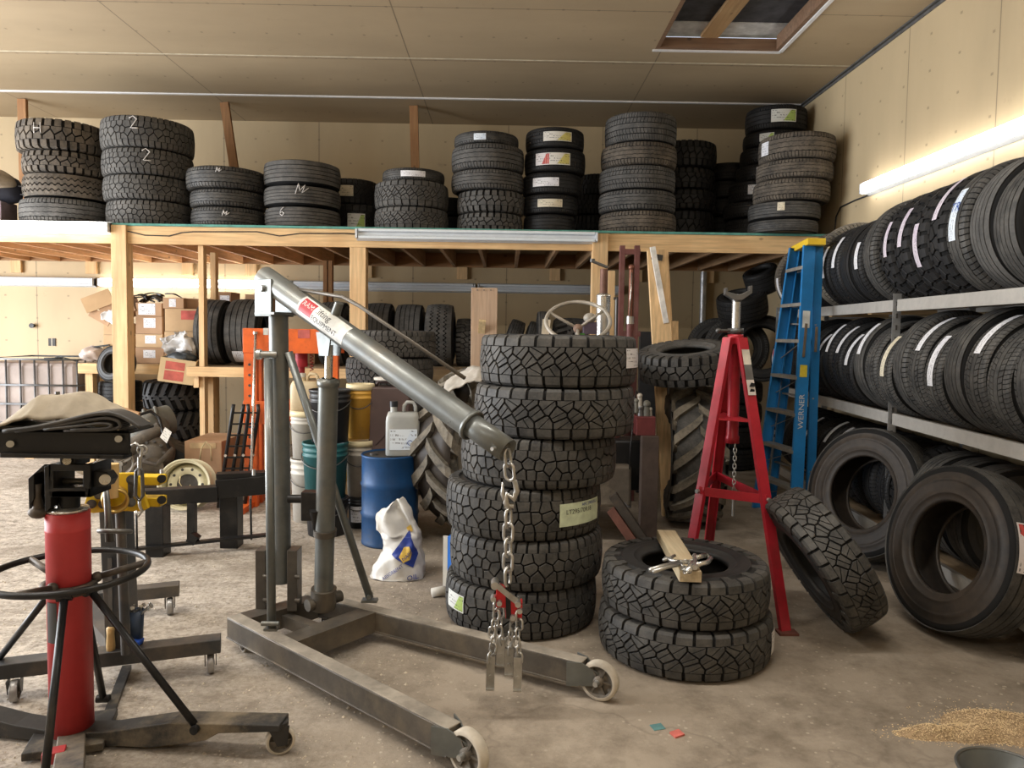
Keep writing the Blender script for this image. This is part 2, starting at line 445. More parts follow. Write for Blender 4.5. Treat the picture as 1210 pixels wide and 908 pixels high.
tire_type('rib', .38, .24, .2, .008, f_rib, .04)
tire_type('zz', .38, .24, .2, .010, f_zz, .06)
tire_type('truck', .47, .27, .255, .010, f_rib, .08, 1.0, 128)
tire_type('trac', .64, .42, .34, .042, f_trac, .12, 1.5)
tire_type('skid', .38, .30, .2, .03, f_skid, .10, 1.3)
def set_mats(o, mats):
    for i, m in enumerate(mats):
        o.material_slots[i].link = 'OBJECT'; o.material_slots[i].material = m
def tire(kind, c, axis, label, R=None, W=None, mat=RB_BLK, side=RB_SID, group=None, spin=None, stickers=(), chalk=(), ref=None, name='tire', cat='tire'):
    """carcass is the thing; tread, stickers and chalk are its parts.  sticker: (angle deg, length m, z0, z1, style[, letters])"""
    ca, tr, R0, W0 = TT[kind]; R = R or R0; W = W or W0
    o = bpy.data.objects.new(name, ca); COL.objects.link(o)
    a = V(axis).normalized(); ref = V(ref) if ref else (V((1, 0, 0)) if abs(a.z) > .8 else V((-1, 0, 0)))
    x = (ref - a * ref.dot(a)).normalized(); y = a.cross(x)
    spin = random.uniform(0, 6.28) if spin is None else spin
    m = Matrix((x, y, a)).transposed().to_4x4(); m.translation = V(c)
    o.matrix_world = m @ Matrix.Rotation(spin, 4, 'Z') @ Matrix.Diagonal((R / R0, R / R0, W / W0, 1))
    set_mats(o, [RB_GRV if kind != 'trac' else RB_SBR if side is RB_TRC else side, side]); tag(o, label, cat, group)  # groove floors take darker rubber, shade painted between blocks and lugs
    t = bpy.data.objects.new('tread', tr); COL.objects.link(t); t.parent = o; set_mats(t, [mat])
    P = Prof(R0, W0)
    for sk in stickers:
        ang, ln, z0, z1, sty = sk[:5]; a0 = RAD(ang) - spin; hw_ = ln / 2 / R
        mb = MB(); mb.uv = []
        n = 12
        for i in range(n + 1):
            for j in range(3):
                f = i / n; th = a0 + hw_ * (2 * f - 1); z = (z0 + (z1 - z0) * j / 2) * W0 / 2
                r = R0 + .0035 - .012 * (z / (W0 / 2)) ** 2
                mb.v.append(V((r * cos(th), r * sin(th), z))); mb.uv.append((f, j / 2))
        for i in range(n):
            for j in range(2): mb.f.append([i * 3 + j, i * 3 + 3 + j, i * 3 + 4 + j, i * 3 + 1 + j]); mb.sm.append(True); mb.mi.append(0)
        s = bpy.data.objects.new('sticker', mb.mesh('sticker', ST[sty])); COL.objects.link(s); s.parent = o
        s['label'] = {'w': 'white', 'g': 'white and green', 'c': 'cream', 'y': 'white and yellow', 'p': 'mauve', 'r': 'white and red', 'b': 'pale blue', 't': 'white and green'}[sty] + ' printed sticker'
        for body, uo, vo, size, im, upr in (sk[5] if len(sk) > 5 else ()):
            tb = MB(); zc = (z0 + (z1 - z0) * vo)
            def fn(u, v):
                if upr: th = a0 + hw_ * (2 * uo - 1) + v / R; z = zc * W0 / 2 - u * W0 / W   # letters across a standing tire
                else: th = a0 + hw_ * (2 * uo - 1) + u / R; z = zc * W0 / 2 + v * W0 / W
                r = R0 + .0048 - .012 * (z / (W0 / 2)) ** 2
                return V((r * cos(th), r * sin(th), z))
            text_on(tb, body, fn, size)
            q = bpy.data.objects.new('lettering', tb.mesh('lettering', im)); COL.objects.link(q); q.parent = s
    for ang, zc, size, strokes in chalk:
        mb = MB(); a0 = RAD(ang) - spin
        for st in strokes:
            pts = []
            for (u0, v0), (u1, v1) in zip(st, st[1:]):
                for i in range(4): pts.append((u0 + (u1 - u0) * i / 4, v0 + (v1 - v0) * i / 4))
            pts.append(st[-1])
            mb.tube([V(((R0 + .003) * cos(a0 + u * size / R), (R0 + .003) * sin(a0 + u * size / R), (zc + v * size / W * 2) * W0 / 2)) for u, v in pts], .0042, 5)
        q = bpy.data.objects.new('chalk_mark', mb.mesh('chalk_mark', CHALK)); COL.objects.link(q); q.parent = o
        q['label'] = 'white chalk mark'
    return o
def lying(kind, x0, x1, Yc, z0, z1, label, **kw):
    """a tire lying flat whose left and right edges the photo shows at x0, x1"""
    pc = aY((x0 + x1) / 2, 400, Yc); R = (x1 - x0) / 2 / F * Yc * .985
    tl = kw.pop('tilt', (0, 0))
    return tire(kind, (pc.x, Yc, (z0 + z1) / 2), (tl[0], tl[1], 1), label, R=R, W=z1 - z0, **kw)
# ---------------------------------------------------------------- room shell
def panel_mat(name, c, ax, seam, off, nails=True, c2=None):
    m, nt, b = nodes(name)
    v = coords(nt); p = sep(nt, v)
    n1 = noise_(nt, coords(nt, 'Object', {'x': (1, 1, .35), 'y': (1, 1, .35), 'c': (.5, 1.2, 1)}[ax]), .8, 6, .6)
    col = ramp(nt, n1, [(.25, [k * .80 for k in c]), (.75, [k * 1.08 for k in c])])
    n2 = noise_(nt, v, 5.5, 8, .75)
    col = mixc(nt, ramp(nt, n2, [(.62, (0, 0, 0)), (.74, (.55,) * 3)]), col, [k * .62 for k in c])
    def line(s, period, offs, w):
        f = mth(nt, 'FRACT', mth(nt, 'ADD', mth(nt, 'DIVIDE', s, period), offs))
        return mth(nt, 'LESS_THAN', mth(nt, 'ABSOLUTE', mth(nt, 'SUBTRACT', f, .5)), w / period / 2)
    if ax == 'c':
        ln = line(p[1], 1.22, off, .012); row = line(p[1], .61, off * 2 + .5, .03); dots = line(p[0], .3, 0, .022)
        st = mth(nt, 'FLOOR', mth(nt, 'ADD', mth(nt, 'DIVIDE', p[1], 1.22), off + .5))
        xx = mth(nt, 'ADD', p[0], mth(nt, 'MULTIPLY', mth(nt, 'MODULO', mth(nt, 'ABSOLUTE', st), 2.0), 0.0))
        ln = mth(nt, 'MAXIMUM', ln, line(xx, 2.46, .907, .012))
    else:
        s = p[0] if ax == 'x' else p[1]
        ln = line(s, seam, off, .011); row = line(s, seam / 3, off, .028); dots = line(p[2], .3, 0, .02)
    col = mixc(nt, mth(nt, 'MULTIPLY', ln, .75), col, [k * .32 for k in c])
    if nails: col = mixc(nt, mth(nt, 'MULTIPLY', mth(nt, 'MULTIPLY', row, dots), .6), col, [k * .4 for k in c])
    nt.links.new(col, b.inputs['Base Color']); b.inputs['Roughness'].default_value = .62
    bump(nt, b, n1, .1, .01)
    return m
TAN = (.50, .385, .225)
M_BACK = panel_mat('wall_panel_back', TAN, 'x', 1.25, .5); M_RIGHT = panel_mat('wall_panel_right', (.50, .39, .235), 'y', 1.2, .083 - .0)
M_CEIL = panel_mat('ceiling_panel', (.40, .31, .195), 'c', 1.22, .5 - (8.83 / 1.22 - 7))
def floor_mat():
    m, nt, b = nodes('floor_dusty_concrete')
    v = coords(nt); p = sep(nt, v)
    a = noise_(nt, v, .55, 8, .6); s = noise_(nt, v, 2.6, 10, .72); g = noise_(nt, v, 38, 6, .7)
    col = ramp(nt, a, [(.3, (.255, .21, .16)), (.7, (.385, .325, .255))])
    col = mixc(nt, ramp(nt, s, [(.44, (0, 0, 0)), (.64, (.85,) * 3)]), col, (.145, .115, .083))
    drt = ramp(nt, mth(nt, 'ADD', mth(nt, 'MULTIPLY', p[0], -.28), mth(nt, 'MULTIPLY', s, .8)), [(.45, (0, 0, 0)), (.95, (1, 1, 1))])
    g2 = noise_(nt, coords(nt, 'Object', (1, 1.6, 1)), 9, 10, .8)
    dc = mixc(nt, ramp(nt, mth(nt, 'ADD', mth(nt, 'MULTIPLY', g, .45), mth(nt, 'MULTIPLY', g2, .55)), [(.40, (0, 0, 0)), (.56, (1, 1, 1))]), (.17, .138, .105), (.68, .605, .515))
    g3 = noise_(nt, v, 1.3, 8, .7)
    dc = mixc(nt, ramp(nt, g3, [(.48, (0, 0, 0)), (.62, (.8,) * 3)]), dc, (.25, .205, .155))
    col = mixc(nt, mth(nt, 'MULTIPLY', drt, .8), col, dc)
    vo = N(nt, 'ShaderNodeTexVoronoi', Scale=24.0); nt.links.new(v, vo.inputs['Vector'])
    peb = mth(nt, 'MULTIPLY', mth(nt, 'LESS_THAN', vo.outputs['Distance'], .16), ramp(nt, noise_(nt, v, 1.5, 3), [(.45, (0, 0, 0)), (.6, (.55,) * 3)]))
    col = mixc(nt, peb, col, (.55, .48, .38))
    crk = N(nt, 'ShaderNodeTexVoronoi', Scale=.2, feature='DISTANCE_TO_EDGE'); va = N(nt, 'ShaderNodeVectorMath', operation='ADD')
    nn = N(nt, 'ShaderNodeTexNoise', Scale=2.2, Detail=6); nt.links.new(v, nn.inputs[0]); nt.links.new(v, va.inputs[0]); nt.links.new(nn.outputs['Color'], va.inputs[1]); nt.links.new(va.outputs[0], crk.inputs['Vector'])
    col = mixc(nt, ramp(nt, crk.outputs['Distance'], [(.0008, (.3,) * 3), (.0022, (0, 0, 0))]), col, (.09, .07, .05))
    nt.links.new(col, b.inputs['Base Color']); b.inputs['Roughness'].default_value = .72; b.inputs['Specular IOR Level'].default_value = .35
    h = mth(nt, 'ADD', mth(nt, 'MULTIPLY', mth(nt, 'ADD', mth(nt, 'MULTIPLY', g, .6), mth(nt, 'MULTIPLY', g2, 1.6)), mth(nt, 'ADD', .3, mth(nt, 'MULTIPLY', drt, 1.6))), mth(nt, 'MULTIPLY', s, .9))
    bump(nt, b, h, .5, .02)
    return m
struct(MB().b2((XL, YN, -.1), (XR, YB, 0)), 'floor', floor_mat(), origin=(0, 0, 0))
struct(MB().b2((XL - .15, YB, -.1), (XR + .15, YB + .15, ZC + .1)), 'wall_back', M_BACK, origin=(0, 0, 0))
struct(MB().b2((XR, YN, -.1), (XR + .15, YB, ZC + .1)), 'wall_right', M_RIGHT, origin=(0, 0, 0))
struct(MB().b2((XL - .15, YN - .15, -.1), (XR + .15, YN, ZC + .1)), 'wall_near', M_BACK, origin=(0, 0, 0))
DY0, DY1, DZ = 1.5, 8.3, 3.9                       # overhead door opening in the left wall
struct(MB().b2((XL - .15, YN, -.1), (XL, DY0, ZC + .1)).b2((XL - .15, DY1, -.1), (XL, YB, ZC + .1)).b2((XL - .15, DY0, DZ), (XL, DY1, ZC + .1)), 'wall_left', M_BACK, origin=(0, 0, 0))
h0 = aZ(774, 58, ZC); h1 = aZ(923, 58, ZC); HX0, HX1, HY1, HY0 = h0.x, h1.x, h0.y, 5.55
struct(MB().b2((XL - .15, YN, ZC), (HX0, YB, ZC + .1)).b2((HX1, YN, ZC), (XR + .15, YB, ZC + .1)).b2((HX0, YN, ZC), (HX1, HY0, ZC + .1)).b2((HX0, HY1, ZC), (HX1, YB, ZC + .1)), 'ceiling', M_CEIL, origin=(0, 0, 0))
GALV = plain('galvanised_steel', (.50, .51, .52), .42, .75, .25, 14, bmp=.05)
STEELW = plain('painted_white_metal', (.78, .78, .78), .45, .1, .08)
DARKT = plain('dark_gap_shadow_trim', (.06, .055, .05), .8)
struct(MB().b2((XL, 8.79, ZC - .012), (XR, 8.83, ZC + .002)), 'trim_1', STEELW)
struct(MB().b2((XL, 7.55, ZC - .003), (XR, 7.565, ZC + .001)), 'trim_2', plain('seam_tape', (.6, .55, .42), .7))
struct(MB().b2((XR - .012, YN, ZC - .045), (XR, YB, ZC - .02)).b2((XR - .03, YN, ZC - .012), (XR, YB, ZC)), 'trim_3', plain('dark_conduit_metal', (.13, .13, .13), .5, .3))
OAK = wood('lumber_pine', (.74, .50, .25), 'x'); OAKY = wood('lumber_pine_y', (.70, .47, .24), 'y'); OAKZ = wood('lumber_pine_z', (.76, .52, .27), 'z')
BRNZ = wood('lumber_brown_z', (.36, .185, .075), 'z'); BRNX = wood('lumber_brown_x', (.22, .13, .075), 'x', .5); GREYW = wood('lumber_weathered', (.50, .36, .25), 'z')
# attic hatch
t = thing('ceiling_hatch', 'open rectangular hatch in the ceiling with brown lumber frame', 'hatch', (HX0, HY1, ZC))
for nm, p, q in (('frame_board', (HX0, HY1 - .04, ZC), (HX1, HY1, ZC + .10)), ('frame_board', (HX1 - .04, HY0, ZC), (HX1, HY1 - .041, ZC + .13)), ('frame_board', (HX0, HY0, ZC), (HX0 + .04, HY1 - .041, ZC + .10))):
    MB().b2(p, q).build(nm, BRNX, t)
MB().b2((HX0 - .02, HY1, ZC - .012), (HX1 + .02, HY1 + .035, ZC - .001)).b2((HX1, HY0, ZC - .012), (HX1 + .035, HY1, ZC - .001)).build('casing', STEELW, t)
MB().b2((HX0 - .05, HY0, ZC + .15), (HX1 + .05, HY1 - .28, ZC + .18)).build('attic_panel', plain('insulation_dark', (.05, .05, .055), .8), t)['label'] = 'dark panel above the opening'
MB().b2((HX0 - .05, HY1 - .28, ZC + .14), (HX1 + .05, HY1 + .05, ZC + .17)).build('foil_panel', plain('foil_grey', (.55, .55, .53), .55, .1), t)['label'] = 'pale grey sheet'
pm = (HX0 + HX1) / 2
MB().bar((pm - .09, HY1 - .045, ZC + .115), (pm - .02, HY0 + .02, ZC + .115), .17, .035, V((0, 0, 1))).build('joist', wood('lumber_hatch', (.42, .27, .13), 'y'), t)
# ---------------------------------------------------------------- storage mezzanine
XE = XR - .005
t = thing('storage_mezzanine', 'lumber storage platform along the back wall carrying stacked tires', 'platform', (-3, YF, 0))
MB().b2((XL + .5, YF - .01, ZD - .02), (XE, YB - .005, ZD)).build('deck', wood('deck_board', (.42, .33, .22), 'x'), t)
MB().b2((XL + .5, YF - .014, ZD - .022), (XE, YF - .009, ZD + .002)).build('deck_edge', plain('teal_edge', (.10, .30, .25), .7), t)['label'] = 'teal painted edge'
bl = aY(153, 280, YF).x; ZB = ZD - .02 - .185
MB().b2((XL + .5, YF, ZB), (XE, YF + .038, ZD - .022)).build('beam', OAK, t, bev=.003)
MB().b2((XL + .5, YB - .045, ZB), (XE, YB - .006, ZD - .022)).build('ledger', wood('ledger_brown', (.40, .22, .10), 'x'), t)
jx = [aY(474 + 46.3 * k, 290, YF).x for k in range(-20, 20)]
JM = wood('joist_dim', (.42, .26, .14), 'y'); JL = wood('joist_lit', (.80, .48, .25), 'y')  # same lumber in two tones; the paler one paints tube light onto left joists
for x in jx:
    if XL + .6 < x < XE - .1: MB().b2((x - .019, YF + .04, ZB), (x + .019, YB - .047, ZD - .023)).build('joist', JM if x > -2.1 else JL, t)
def post(px, wpx, y, d, z1, mat=OAKZ):
    a = aY(px - wpx / 2, 390, y).x; b = aY(px + wpx / 2, 390, y).x
    return MB().b2((a, y, 0), (b, y + d, z1))
post(141.5, 18, YF - .04, .14, ZD - .02).build('post', OAKZ, t, bev=.004); post(422.5, 19, YF - .002, .14, ZB - .001).build('post', OAKZ, t, bev=.004); post(707.5, 18, YF - .04, .14, ZD - .03).build('post', OAKZ, t, bev=.004)
post(238, 6, YF + .05, .09, ZB - .001).build('stud', OAKZ, t); post(252, 6, YF + .75, .09, ZB - .001).build('stud', OAKZ, t)
for px in (384, 390): post(px, 4.5, 9.2, .09, ZB - .001).build('stud', BRNZ, t)
for px in (18, 107, 221, 296, 433, 546, 656, 753, 838):
    p = aY(px, 312, YB - .05); MB().b2((p.x - .07, YB - .05, ZB - .16), (p.x + .07, YB - .012, ZB)).build('block', OAKZ, t)
for x0, x1 in ((22, 33), (262, 283), (484, 495)):
    a = aZ(x0 + 5, 133, ZC); a = aY(x0 + 5, 133, 9.1); b = aY(x1 - 4, 215, 9.1); d = (b - a).normalized(); b = a + d * ((ZD - a.z) / d.z)
    a = a - d * ((a.z - ZC + .01) / -d.z if a.z > ZC else 0); a = a + d * ((ZC - .01 - a.z) / d.z)
    MB().bar(a, b + V((0, 0, .02)), .10, .05, V((0, 1, 0))).build('hanger', BRNZ, t)
# wooden shelf below it
SZ = 1.145
t = thing('timber_shelf', 'rough pine shelf under the mezzanine holding boxes and tires', 'shelf', (-2.6, 8.2, 0))
L = lambda px, Y: aY(px, 436, Y).x
MB().b2((L(223, 7.69), 7.64, SZ - .10), (L(418, 7.69), 7.678, SZ)).build('rail', OAK, t, bev=.003)
MB().b2((L(95, 8.1), 8.05, SZ - .11), (L(236, 8.1), 8.09, SZ)).build('rail', OAK, t, bev=.003)
MB().b2((L(418, 8.0), 7.69, SZ - .10), (L(715, 8.0), 7.73, SZ)).build('rail', wood('rail_dull', (.45, .31, .16), 'x'), t)
MB().b2((L(95, 8.1), 8.09, SZ - .022), (L(715, 8.1), 9.3, SZ)).b2((L(238, 8.1), 7.735, SZ - .022), (L(715, 8.1), 8.09, SZ)).build('board', wood('shelf_board', (.36, .26, .15), 'x'), t)
for px, Y in ((103, 8.06), (120, 8.9), (246, 7.95), (315, 8.0), (560, 8.3), (690, 8.4)):
    a = aY(px, 450, Y).x; MB().b2((a - .04, Y + .035, 0), (a + .04, Y + .12, SZ - .023)).build('leg', OAKZ, t)
MB().b2((L(228, 7.69), 7.70, SZ - .22), (L(234, 7.69), 7.73, SZ - .103)).build('cleat', OAKZ, t)
# ---------------------------------------------------------------- fluorescent fixtures
TUBE = emis('lit_fluorescent_tube', (1.0, .97, .93), 12.0); TUBE2 = emis('lit_wall_tube', (1.0, .93, .82), 13.0)
PALE = plain('unlit_tube_glass', (.72, .78, .82), .25, 0, .05, bmp=0); FIXW = plain('fixture_enamel', (.62, .66, .70), .4, .1, .08, bmp=0)
def fixture(p, q, face, label, lit, tubes=2, w=.13, mat=None, group=None):
    """strip light from p to q; face = direction the tubes look"""
    p, q, face = V(p), V(q), V(face).normalized(); d = (q - p).normalized(); s = d.cross(face)
    o = thing('strip_light', label, 'strip light', (p + q) / 2, group)
    x = s * (w / 2); y = face
    mb = MB().prism([(-1, 0), (1, 0), (.55, .055), (-.55, .055)], p, x, y, q - p); mb.build('housing', FIXW, o)
    m = mat or (TUBE if lit else PALE)
    for k in range(tubes):
        off = s * (0.036 * (2 * k - 1) if tubes == 2 else 0) + face * .078
        MB().cyl(p + d * .03 + off, q - d * .03 + off, .0165, n=12).build('tube', m, o)
    for e, sg in ((p, 1), (q, -1)):
        MB().box(e + d * sg * .012 + face * .06, (.02 + abs(d.y) * 0, .02, .02)).prism([(-.8, 0), (.8, 0), (.7, .1), (-.7, .1)], e, x, y, d * sg * .018).build('end_cap', FIXW, o)
    return o
a = aY(133, 270, YF); fixture((a.x - 2.44, YF - .002, a.z - .0), (a.x, YF - .002, a.z), (0, -1, 0), 'glowing strip light fixed on the mezzanine beam at the far left', True)
a = aY(422, 277, YF); b = aY(705, 282, YF)
fixture((a.x, YF - .002, a.z), (b.x, YF - .002, a.z), (0, -1, 0), 'unlit strip light fixed to the mezzanine beam above the hoist', False)
a = aY(120, 334, YB); b = aY(322, 336, YB)
fixture((a.x, YB - .003, a.z), (b.x, YB - .003, a.z), (0, -1, 0), 'glowing strip light on the back wall above the cardboard boxes', True, mat=TUBE2)
c = aY(114, 334, YB); fixture((c.x - 2.44, YB - .003, a.z), (c.x, YB - .003, a.z), (0, -1, 0), 'pale unlit strip light on back wall above the caged tank', False)
c = aY(322, 336, YB)
b = aY(562, 340, YB); fixture((c.x + .03, YB - .003, a.z), (b.x, YB - .003, a.z), (0, -1, 0), 'unlit strip light on back wall left of the wide weathered plank', False)
c = aY(701, 342, YB); fixture((b.x + .03, YB - .003, a.z), (c.x + .4, YB - .003, a.z), (0, -1, 0), 'unlit strip light on back wall behind the steering wheel', False)
a = aX(1028, 224, XR); LZ = a.z
fixture((XR - .003, a.y, LZ), (XR - .003, a.y - 2.44, LZ), (-1, 0, 0), 'glowing strip light high on the right wall above tire rack', True)
cw = plain('cable_black', (.03, .03, .03), .6)
p = [aX(x, y, XR - .01) for x, y in ((1028, 230), (1010, 237), (993, 245), (988, 256), (986, 275), (985, 300))]
tag(MB().tube(p, .008, 6).build('power_cable', cw), 'thin black cable running from the right wall light to the corner', 'cable')
p = [aY(x, y, YF - .006) for x, y in ((134, 271), (150, 273), (170, 278), (200, 279), (215, 275), (228, 274), (250, 274), (285, 274), (304, 274), (330, 279), (354, 276), (380, 276), (407, 276), (421, 277))]
tag(MB().tube(p, .006, 6).build('power_cable', cw), 'slack grey cable stapled along the mezzanine front beam', 'cable')
o = MB().b2(aY(57, 400, YB - .012), aY(66, 409, YB)).build('wall_outlet', plain('outlet_dark', (.05, .045, .04), .6)); tag(o, 'small dark outlet on back wall above caged tank', 'outlet')
MB().b2(aY(60.5, 400, YB - .014), aY(62, 409, YB - .011)).build('divider', plain('outlet_plate', (.5, .45, .35), .6), o)
p = aY(40, 385, YB); tag(MB().cyl(p, p - V((0, .04, 0)), .022, n=12).cyl(p - V((0, .04, 0)), p - V((0, .055, 0)), .033, n=12).build('wall_stud_bolt', plain('knob_dark', (.03, .03, .03), .5)), 'round dark knob on back wall left of the outlet', 'knob')
p0 = aY(831.5, 322, YB - .05); tag(MB().cyl((p0.x, YB - .055, .05), (p0.x, YB - .055, ZB - .01), .042, n=16).build('conduit_pipe', GALV), 'grey vertical conduit pipe on the back wall', 'pipe')
# lights out of view: the shop's ceiling strips behind the camera and daylight from the open door on the left
def area(name, loc, rot, sx, sy, e, c):
    l = bpy.data.lights.new(name, 'AREA'); l.shape = 'RECTANGLE'; l.size = sx; l.size_y = sy; l.energy = e; l.color = c
    o = bpy.data.objects.new(name, l); COL.objects.link(o); o.location = loc; o.rotation_euler = rot
for x, y, e in ((-5.5, 1.6, 75), (-2.6, 2.6, 95), (.6, 2.6, 60), (-2.2, -1.8, 50), (1.2, -1.8, 25)):
    area('ceiling_strip_lamp', (x, y, ZC - .12), (0, 0, 0), 2.4, .18, e, (1, .95, .87))
area('door_daylight', (XL + .02, (DY0 + DY1) / 2, DZ / 2), (0, RAD(-90), 0), DZ, DY1 - DY0, 1050, (.93, .96, 1.0))
w = bpy.data.worlds.new('world'); SC.world = w; w.use_nodes = True
w.node_tree.nodes['Background'].inputs[0].default_value = (.75, .85, 1, 1); w.node_tree.nodes['Background'].inputs[1].default_value = 1.0
vs = SC.view_settings; vs.view_transform = 'Standard'; vs.look = 'None'; vs.gamma = 1; vs.use_curve_mapping = False; vs.exposure = 0.25
# ---------------------------------------------------------------- tires on the mezzanine
POS = {2: ['bottom', 'top'], 3: ['bottom', 'middle', 'top'], 4: ['bottom', 'second from bottom', 'third from bottom', 'top'],
       5: ['bottom', 'second from bottom', 'middle', 'second from top', 'top'], 7: ['bottom', 'second from bottom', 'third from bottom', 'middle', 'third from top', 'second from top', 'top']}
CH = {'H': [[(0, 0), (0, 1)], [(.6, 0), (.6, 1)], [(0, .5), (.6, .5)]], '2': [[(0, .8), (.3, 1), (.6, .75), (.1, 0), (.7, 0)]],
      '6': [[(.5, 1), (.1, .6), (.05, .2), (.3, 0), (.55, .25), (.3, .5), (.08, .35)]], 'scrawl': [[(0, 0), (.3, 1), (.4, .3), (.9, .9), (.6, .1), (1.2, .6)]]}
GM = 'tires stacked on the mezzanine'
def stack(items, Yc, where, ybot=None):
    """items from the bottom up: (kind, x0, x1, ytop, look, mat, extras)"""
    z = ZD; n = len(items)
    for i, (kind, x0, x1, yt, look, mat, ex) in enumerate(items):
        R = (x1 - x0) / 2 / F * Yc
        zt = aY((x0 + x1) / 2, yt, Yc - R * .97).z
        if i == n - 1: zt = aY((x0 + x1) / 2, yt, Yc - R * .6).z
        lying(kind, x0, x1, Yc, z + .002, zt, '%s tire, %s of %s' % (look, POS[n][i], where), mat=mat, group=GM, **ex)
        z = zt
def fy(w): return YF + .06 + w / 1740 * 8.2
Y1 = 8.17
D = dict
stack([('hw', 34, 131, 232, 'pale dusty highway', RB_DST, {}), ('zz', 38, 130, 203, 'dusty brown highway', RB_BRN, {}), ('mt', 38, 128, 176, 'brown mud caked', RB_BRN, {}),
       ('mt', 32, 128, 143, 'brown lug tread', RB_BRN, D(chalk=[(-95, -.1, .11, CH['H'])], tilt=(0, .0)))], Y1, 'the leftmost mezzanine stack')
stack([('at2', 133, 228, 235, 'grey all terrain', RB_DST, {}), ('at2', 130, 228, 205, 'grey all terrain', RB_DST, {}), ('at2', 129, 228, 173, 'grey chalk marked', RB_DST, D(chalk=[(-72, 0, .12, CH['2'])])),
       ('at2', 128, 229, 140, 'grey chalk marked', RB_DST, D(chalk=[(-86, .1, .12, CH['2'])]))], 8.19, 'second mezzanine stack from left')
stack([('hw', 230, 314, 243, 'dark worn', RB_BLK, D(chalk=[(-80, 0, .06, CH['scrawl'])])), ('hw', 229, 314, 222, 'dark worn', RB_BLK, {}), ('hw', 225, 315, 198, 'dark worn', RB_BLK, D(chalk=[(-85, .3, .05, CH['scrawl'])]))], 8.14, 'third mezzanine stack from left')
stack([('rib', 315, 402, 242, 'grey bald', RB_DST, D(chalk=[(-110, 0, .09, CH['6'])])), ('rib', 314, 402, 217, 'grey bald', RB_DST, D(chalk=[(-85, 0, .11, CH['scrawl'])])), ('rib', 314, 402, 190, 'grey bald', RB_DST, {})], 8.15, 'fourth mezzanine stack from left')
stack([('at', 384, 462, 240, 'black stickered', RB_NEW, D(stickers=[(-82, .2, -.5, .4, 'g')])), ('at', 384, 446, 212, 'black stickered', RB_NEW, D(stickers=[(-90, .17, -.4, .4, 'c')]))], 8.95, 'short stack behind the grey bald stack')
stack([('at', 442, 529, 243, 'grey all terrain', RB_DST, {}), ('at', 442, 529, 211, 'grey all terrain', RB_DST, {}), ('hw', 451, 524, 200, 'small black', RB_BLK, D(stickers=[(-84, .26, -.5, .4, 'w')]))], 8.15, 'fifth mezzanine stack from left')
stack([('tour', 502, 560, 255, 'black touring', RB_NEW, {}), ('tour', 502, 558, 234, 'black touring', RB_NEW, {})], 9.0, 'short pair behind the fifth stack')
stack([('mt', 538, 616, 250, 'chunky lug', RB_DST, {}), ('mt', 538, 618, 223, 'chunky lug', RB_DST, {}), ('hw', 531, 617, 198, 'bald grey', RB_DST, {}), ('hw', 531, 617, 167, 'bald grey', RB_DST, {}),
       ('hw', 534, 610, 157, 'dark stickered', RB_BLK, D(stickers=[(-100, .13, -.6, .4, 'b')]))], 8.15, 'sixth mezzanine stack from left')
stack([('hw', 616, 677, 252, 'black new', RB_NEW, {}), ('hw', 615, 680, 228, 'black new', RB_NEW, D(stickers=[(-94, .27, -.4, .4, 'c')])), ('hw', 614, 684, 202, 'black new', RB_NEW, D(stickers=[(-106, .29, -.4, .4, 'w')])),
       ('tour', 616, 688, 173, 'black new', RB_NEW, D(stickers=[(-117, .16, -.5, .5, 'r'), (-88, .27, -.5, .5, 'y')])), ('tour', 617, 686, 152, 'black new', RB_NEW, D(stickers=[(-88, .31, -.45, .45, 'y')]))], 8.2, 'stickered stack beside the sixth stack')
stack([('mt', 670, 720, 253, 'dim black lug', RB_NEW, {}), ('mt', 671, 720, 229, 'dim black lug', RB_NEW, {}), ('mt', 679, 724, 206, 'dim black lug', RB_NEW, {})], 9.1, 'stack hidden behind the brownish tall stack')
stack([('hw', 704, 795, 247, 'brownish worn', RB_BRN, {}), ('hw', 703, 794, 222, 'greyish worn', RB_DST, {}), ('tour', 703, 793, 193, 'greyish worn', RB_DST, {}), ('hw', 705, 794, 165, 'brownish worn', RB_BRN, {}), ('tour', 709, 793, 134, 'greyish worn', RB_DST, {})], 8.15, 'tall mezzanine stack right of centre')
stack([('mt', 764, 839, 247, 'black mud', RB_NEW, {}), ('mt', 764, 841, 222, 'black mud', RB_NEW, {}), ('mt', 764, 839, 196, 'black mud', RB_NEW, {}), ('mt', 766, 840, 167, 'black mud', RB_NEW, {})], 8.9, 'stack behind the tall mezzanine stack')
stack([('tour', 820, 884, 254, 'black', RB_NEW, D(stickers=[(-85, .12, -.5, .4, 'c')])), ('tour', 820, 884, 233, 'black', RB_NEW, D(stickers=[(-85, .16, -.5, .4, 'w')])), ('tour', 822, 884, 212, 'black', RB_NEW, {}), ('tour', 824, 884, 193, 'black', RB_NEW, {})], 9.35, 'low dark stack against the back wall')
stack([('tour', 853, 921, 256, 'black', RB_NEW, D(stickers=[(-92, .2, -.5, .4, 'w')])), ('hw', 850, 921, 236, 'black', RB_NEW, {}), ('tour', 856, 926, 211, 'black', RB_NEW, D(stickers=[(-112, .2, -.4, .5, 'w')])),
       ('hw', 864, 932, 191, 'black', RB_NEW, D(stickers=[(-103, .27, -.4, .5, 'w')])), ('hw', 868, 937, 170, 'black', RB_NEW, D(stickers=[(-118, .15, -.5, .5, 'g')])),
       ('hw', 871, 941, 151, 'black', RB_NEW, D(stickers=[(-122, .16, -.5, .5, 'g')])), ('hw', 873, 943, 125, 'black', RB_NEW, D(stickers=[(-95, .28, -.5, .5, 'g')]))], 8.66, 'tallest stack leaning in the corner')
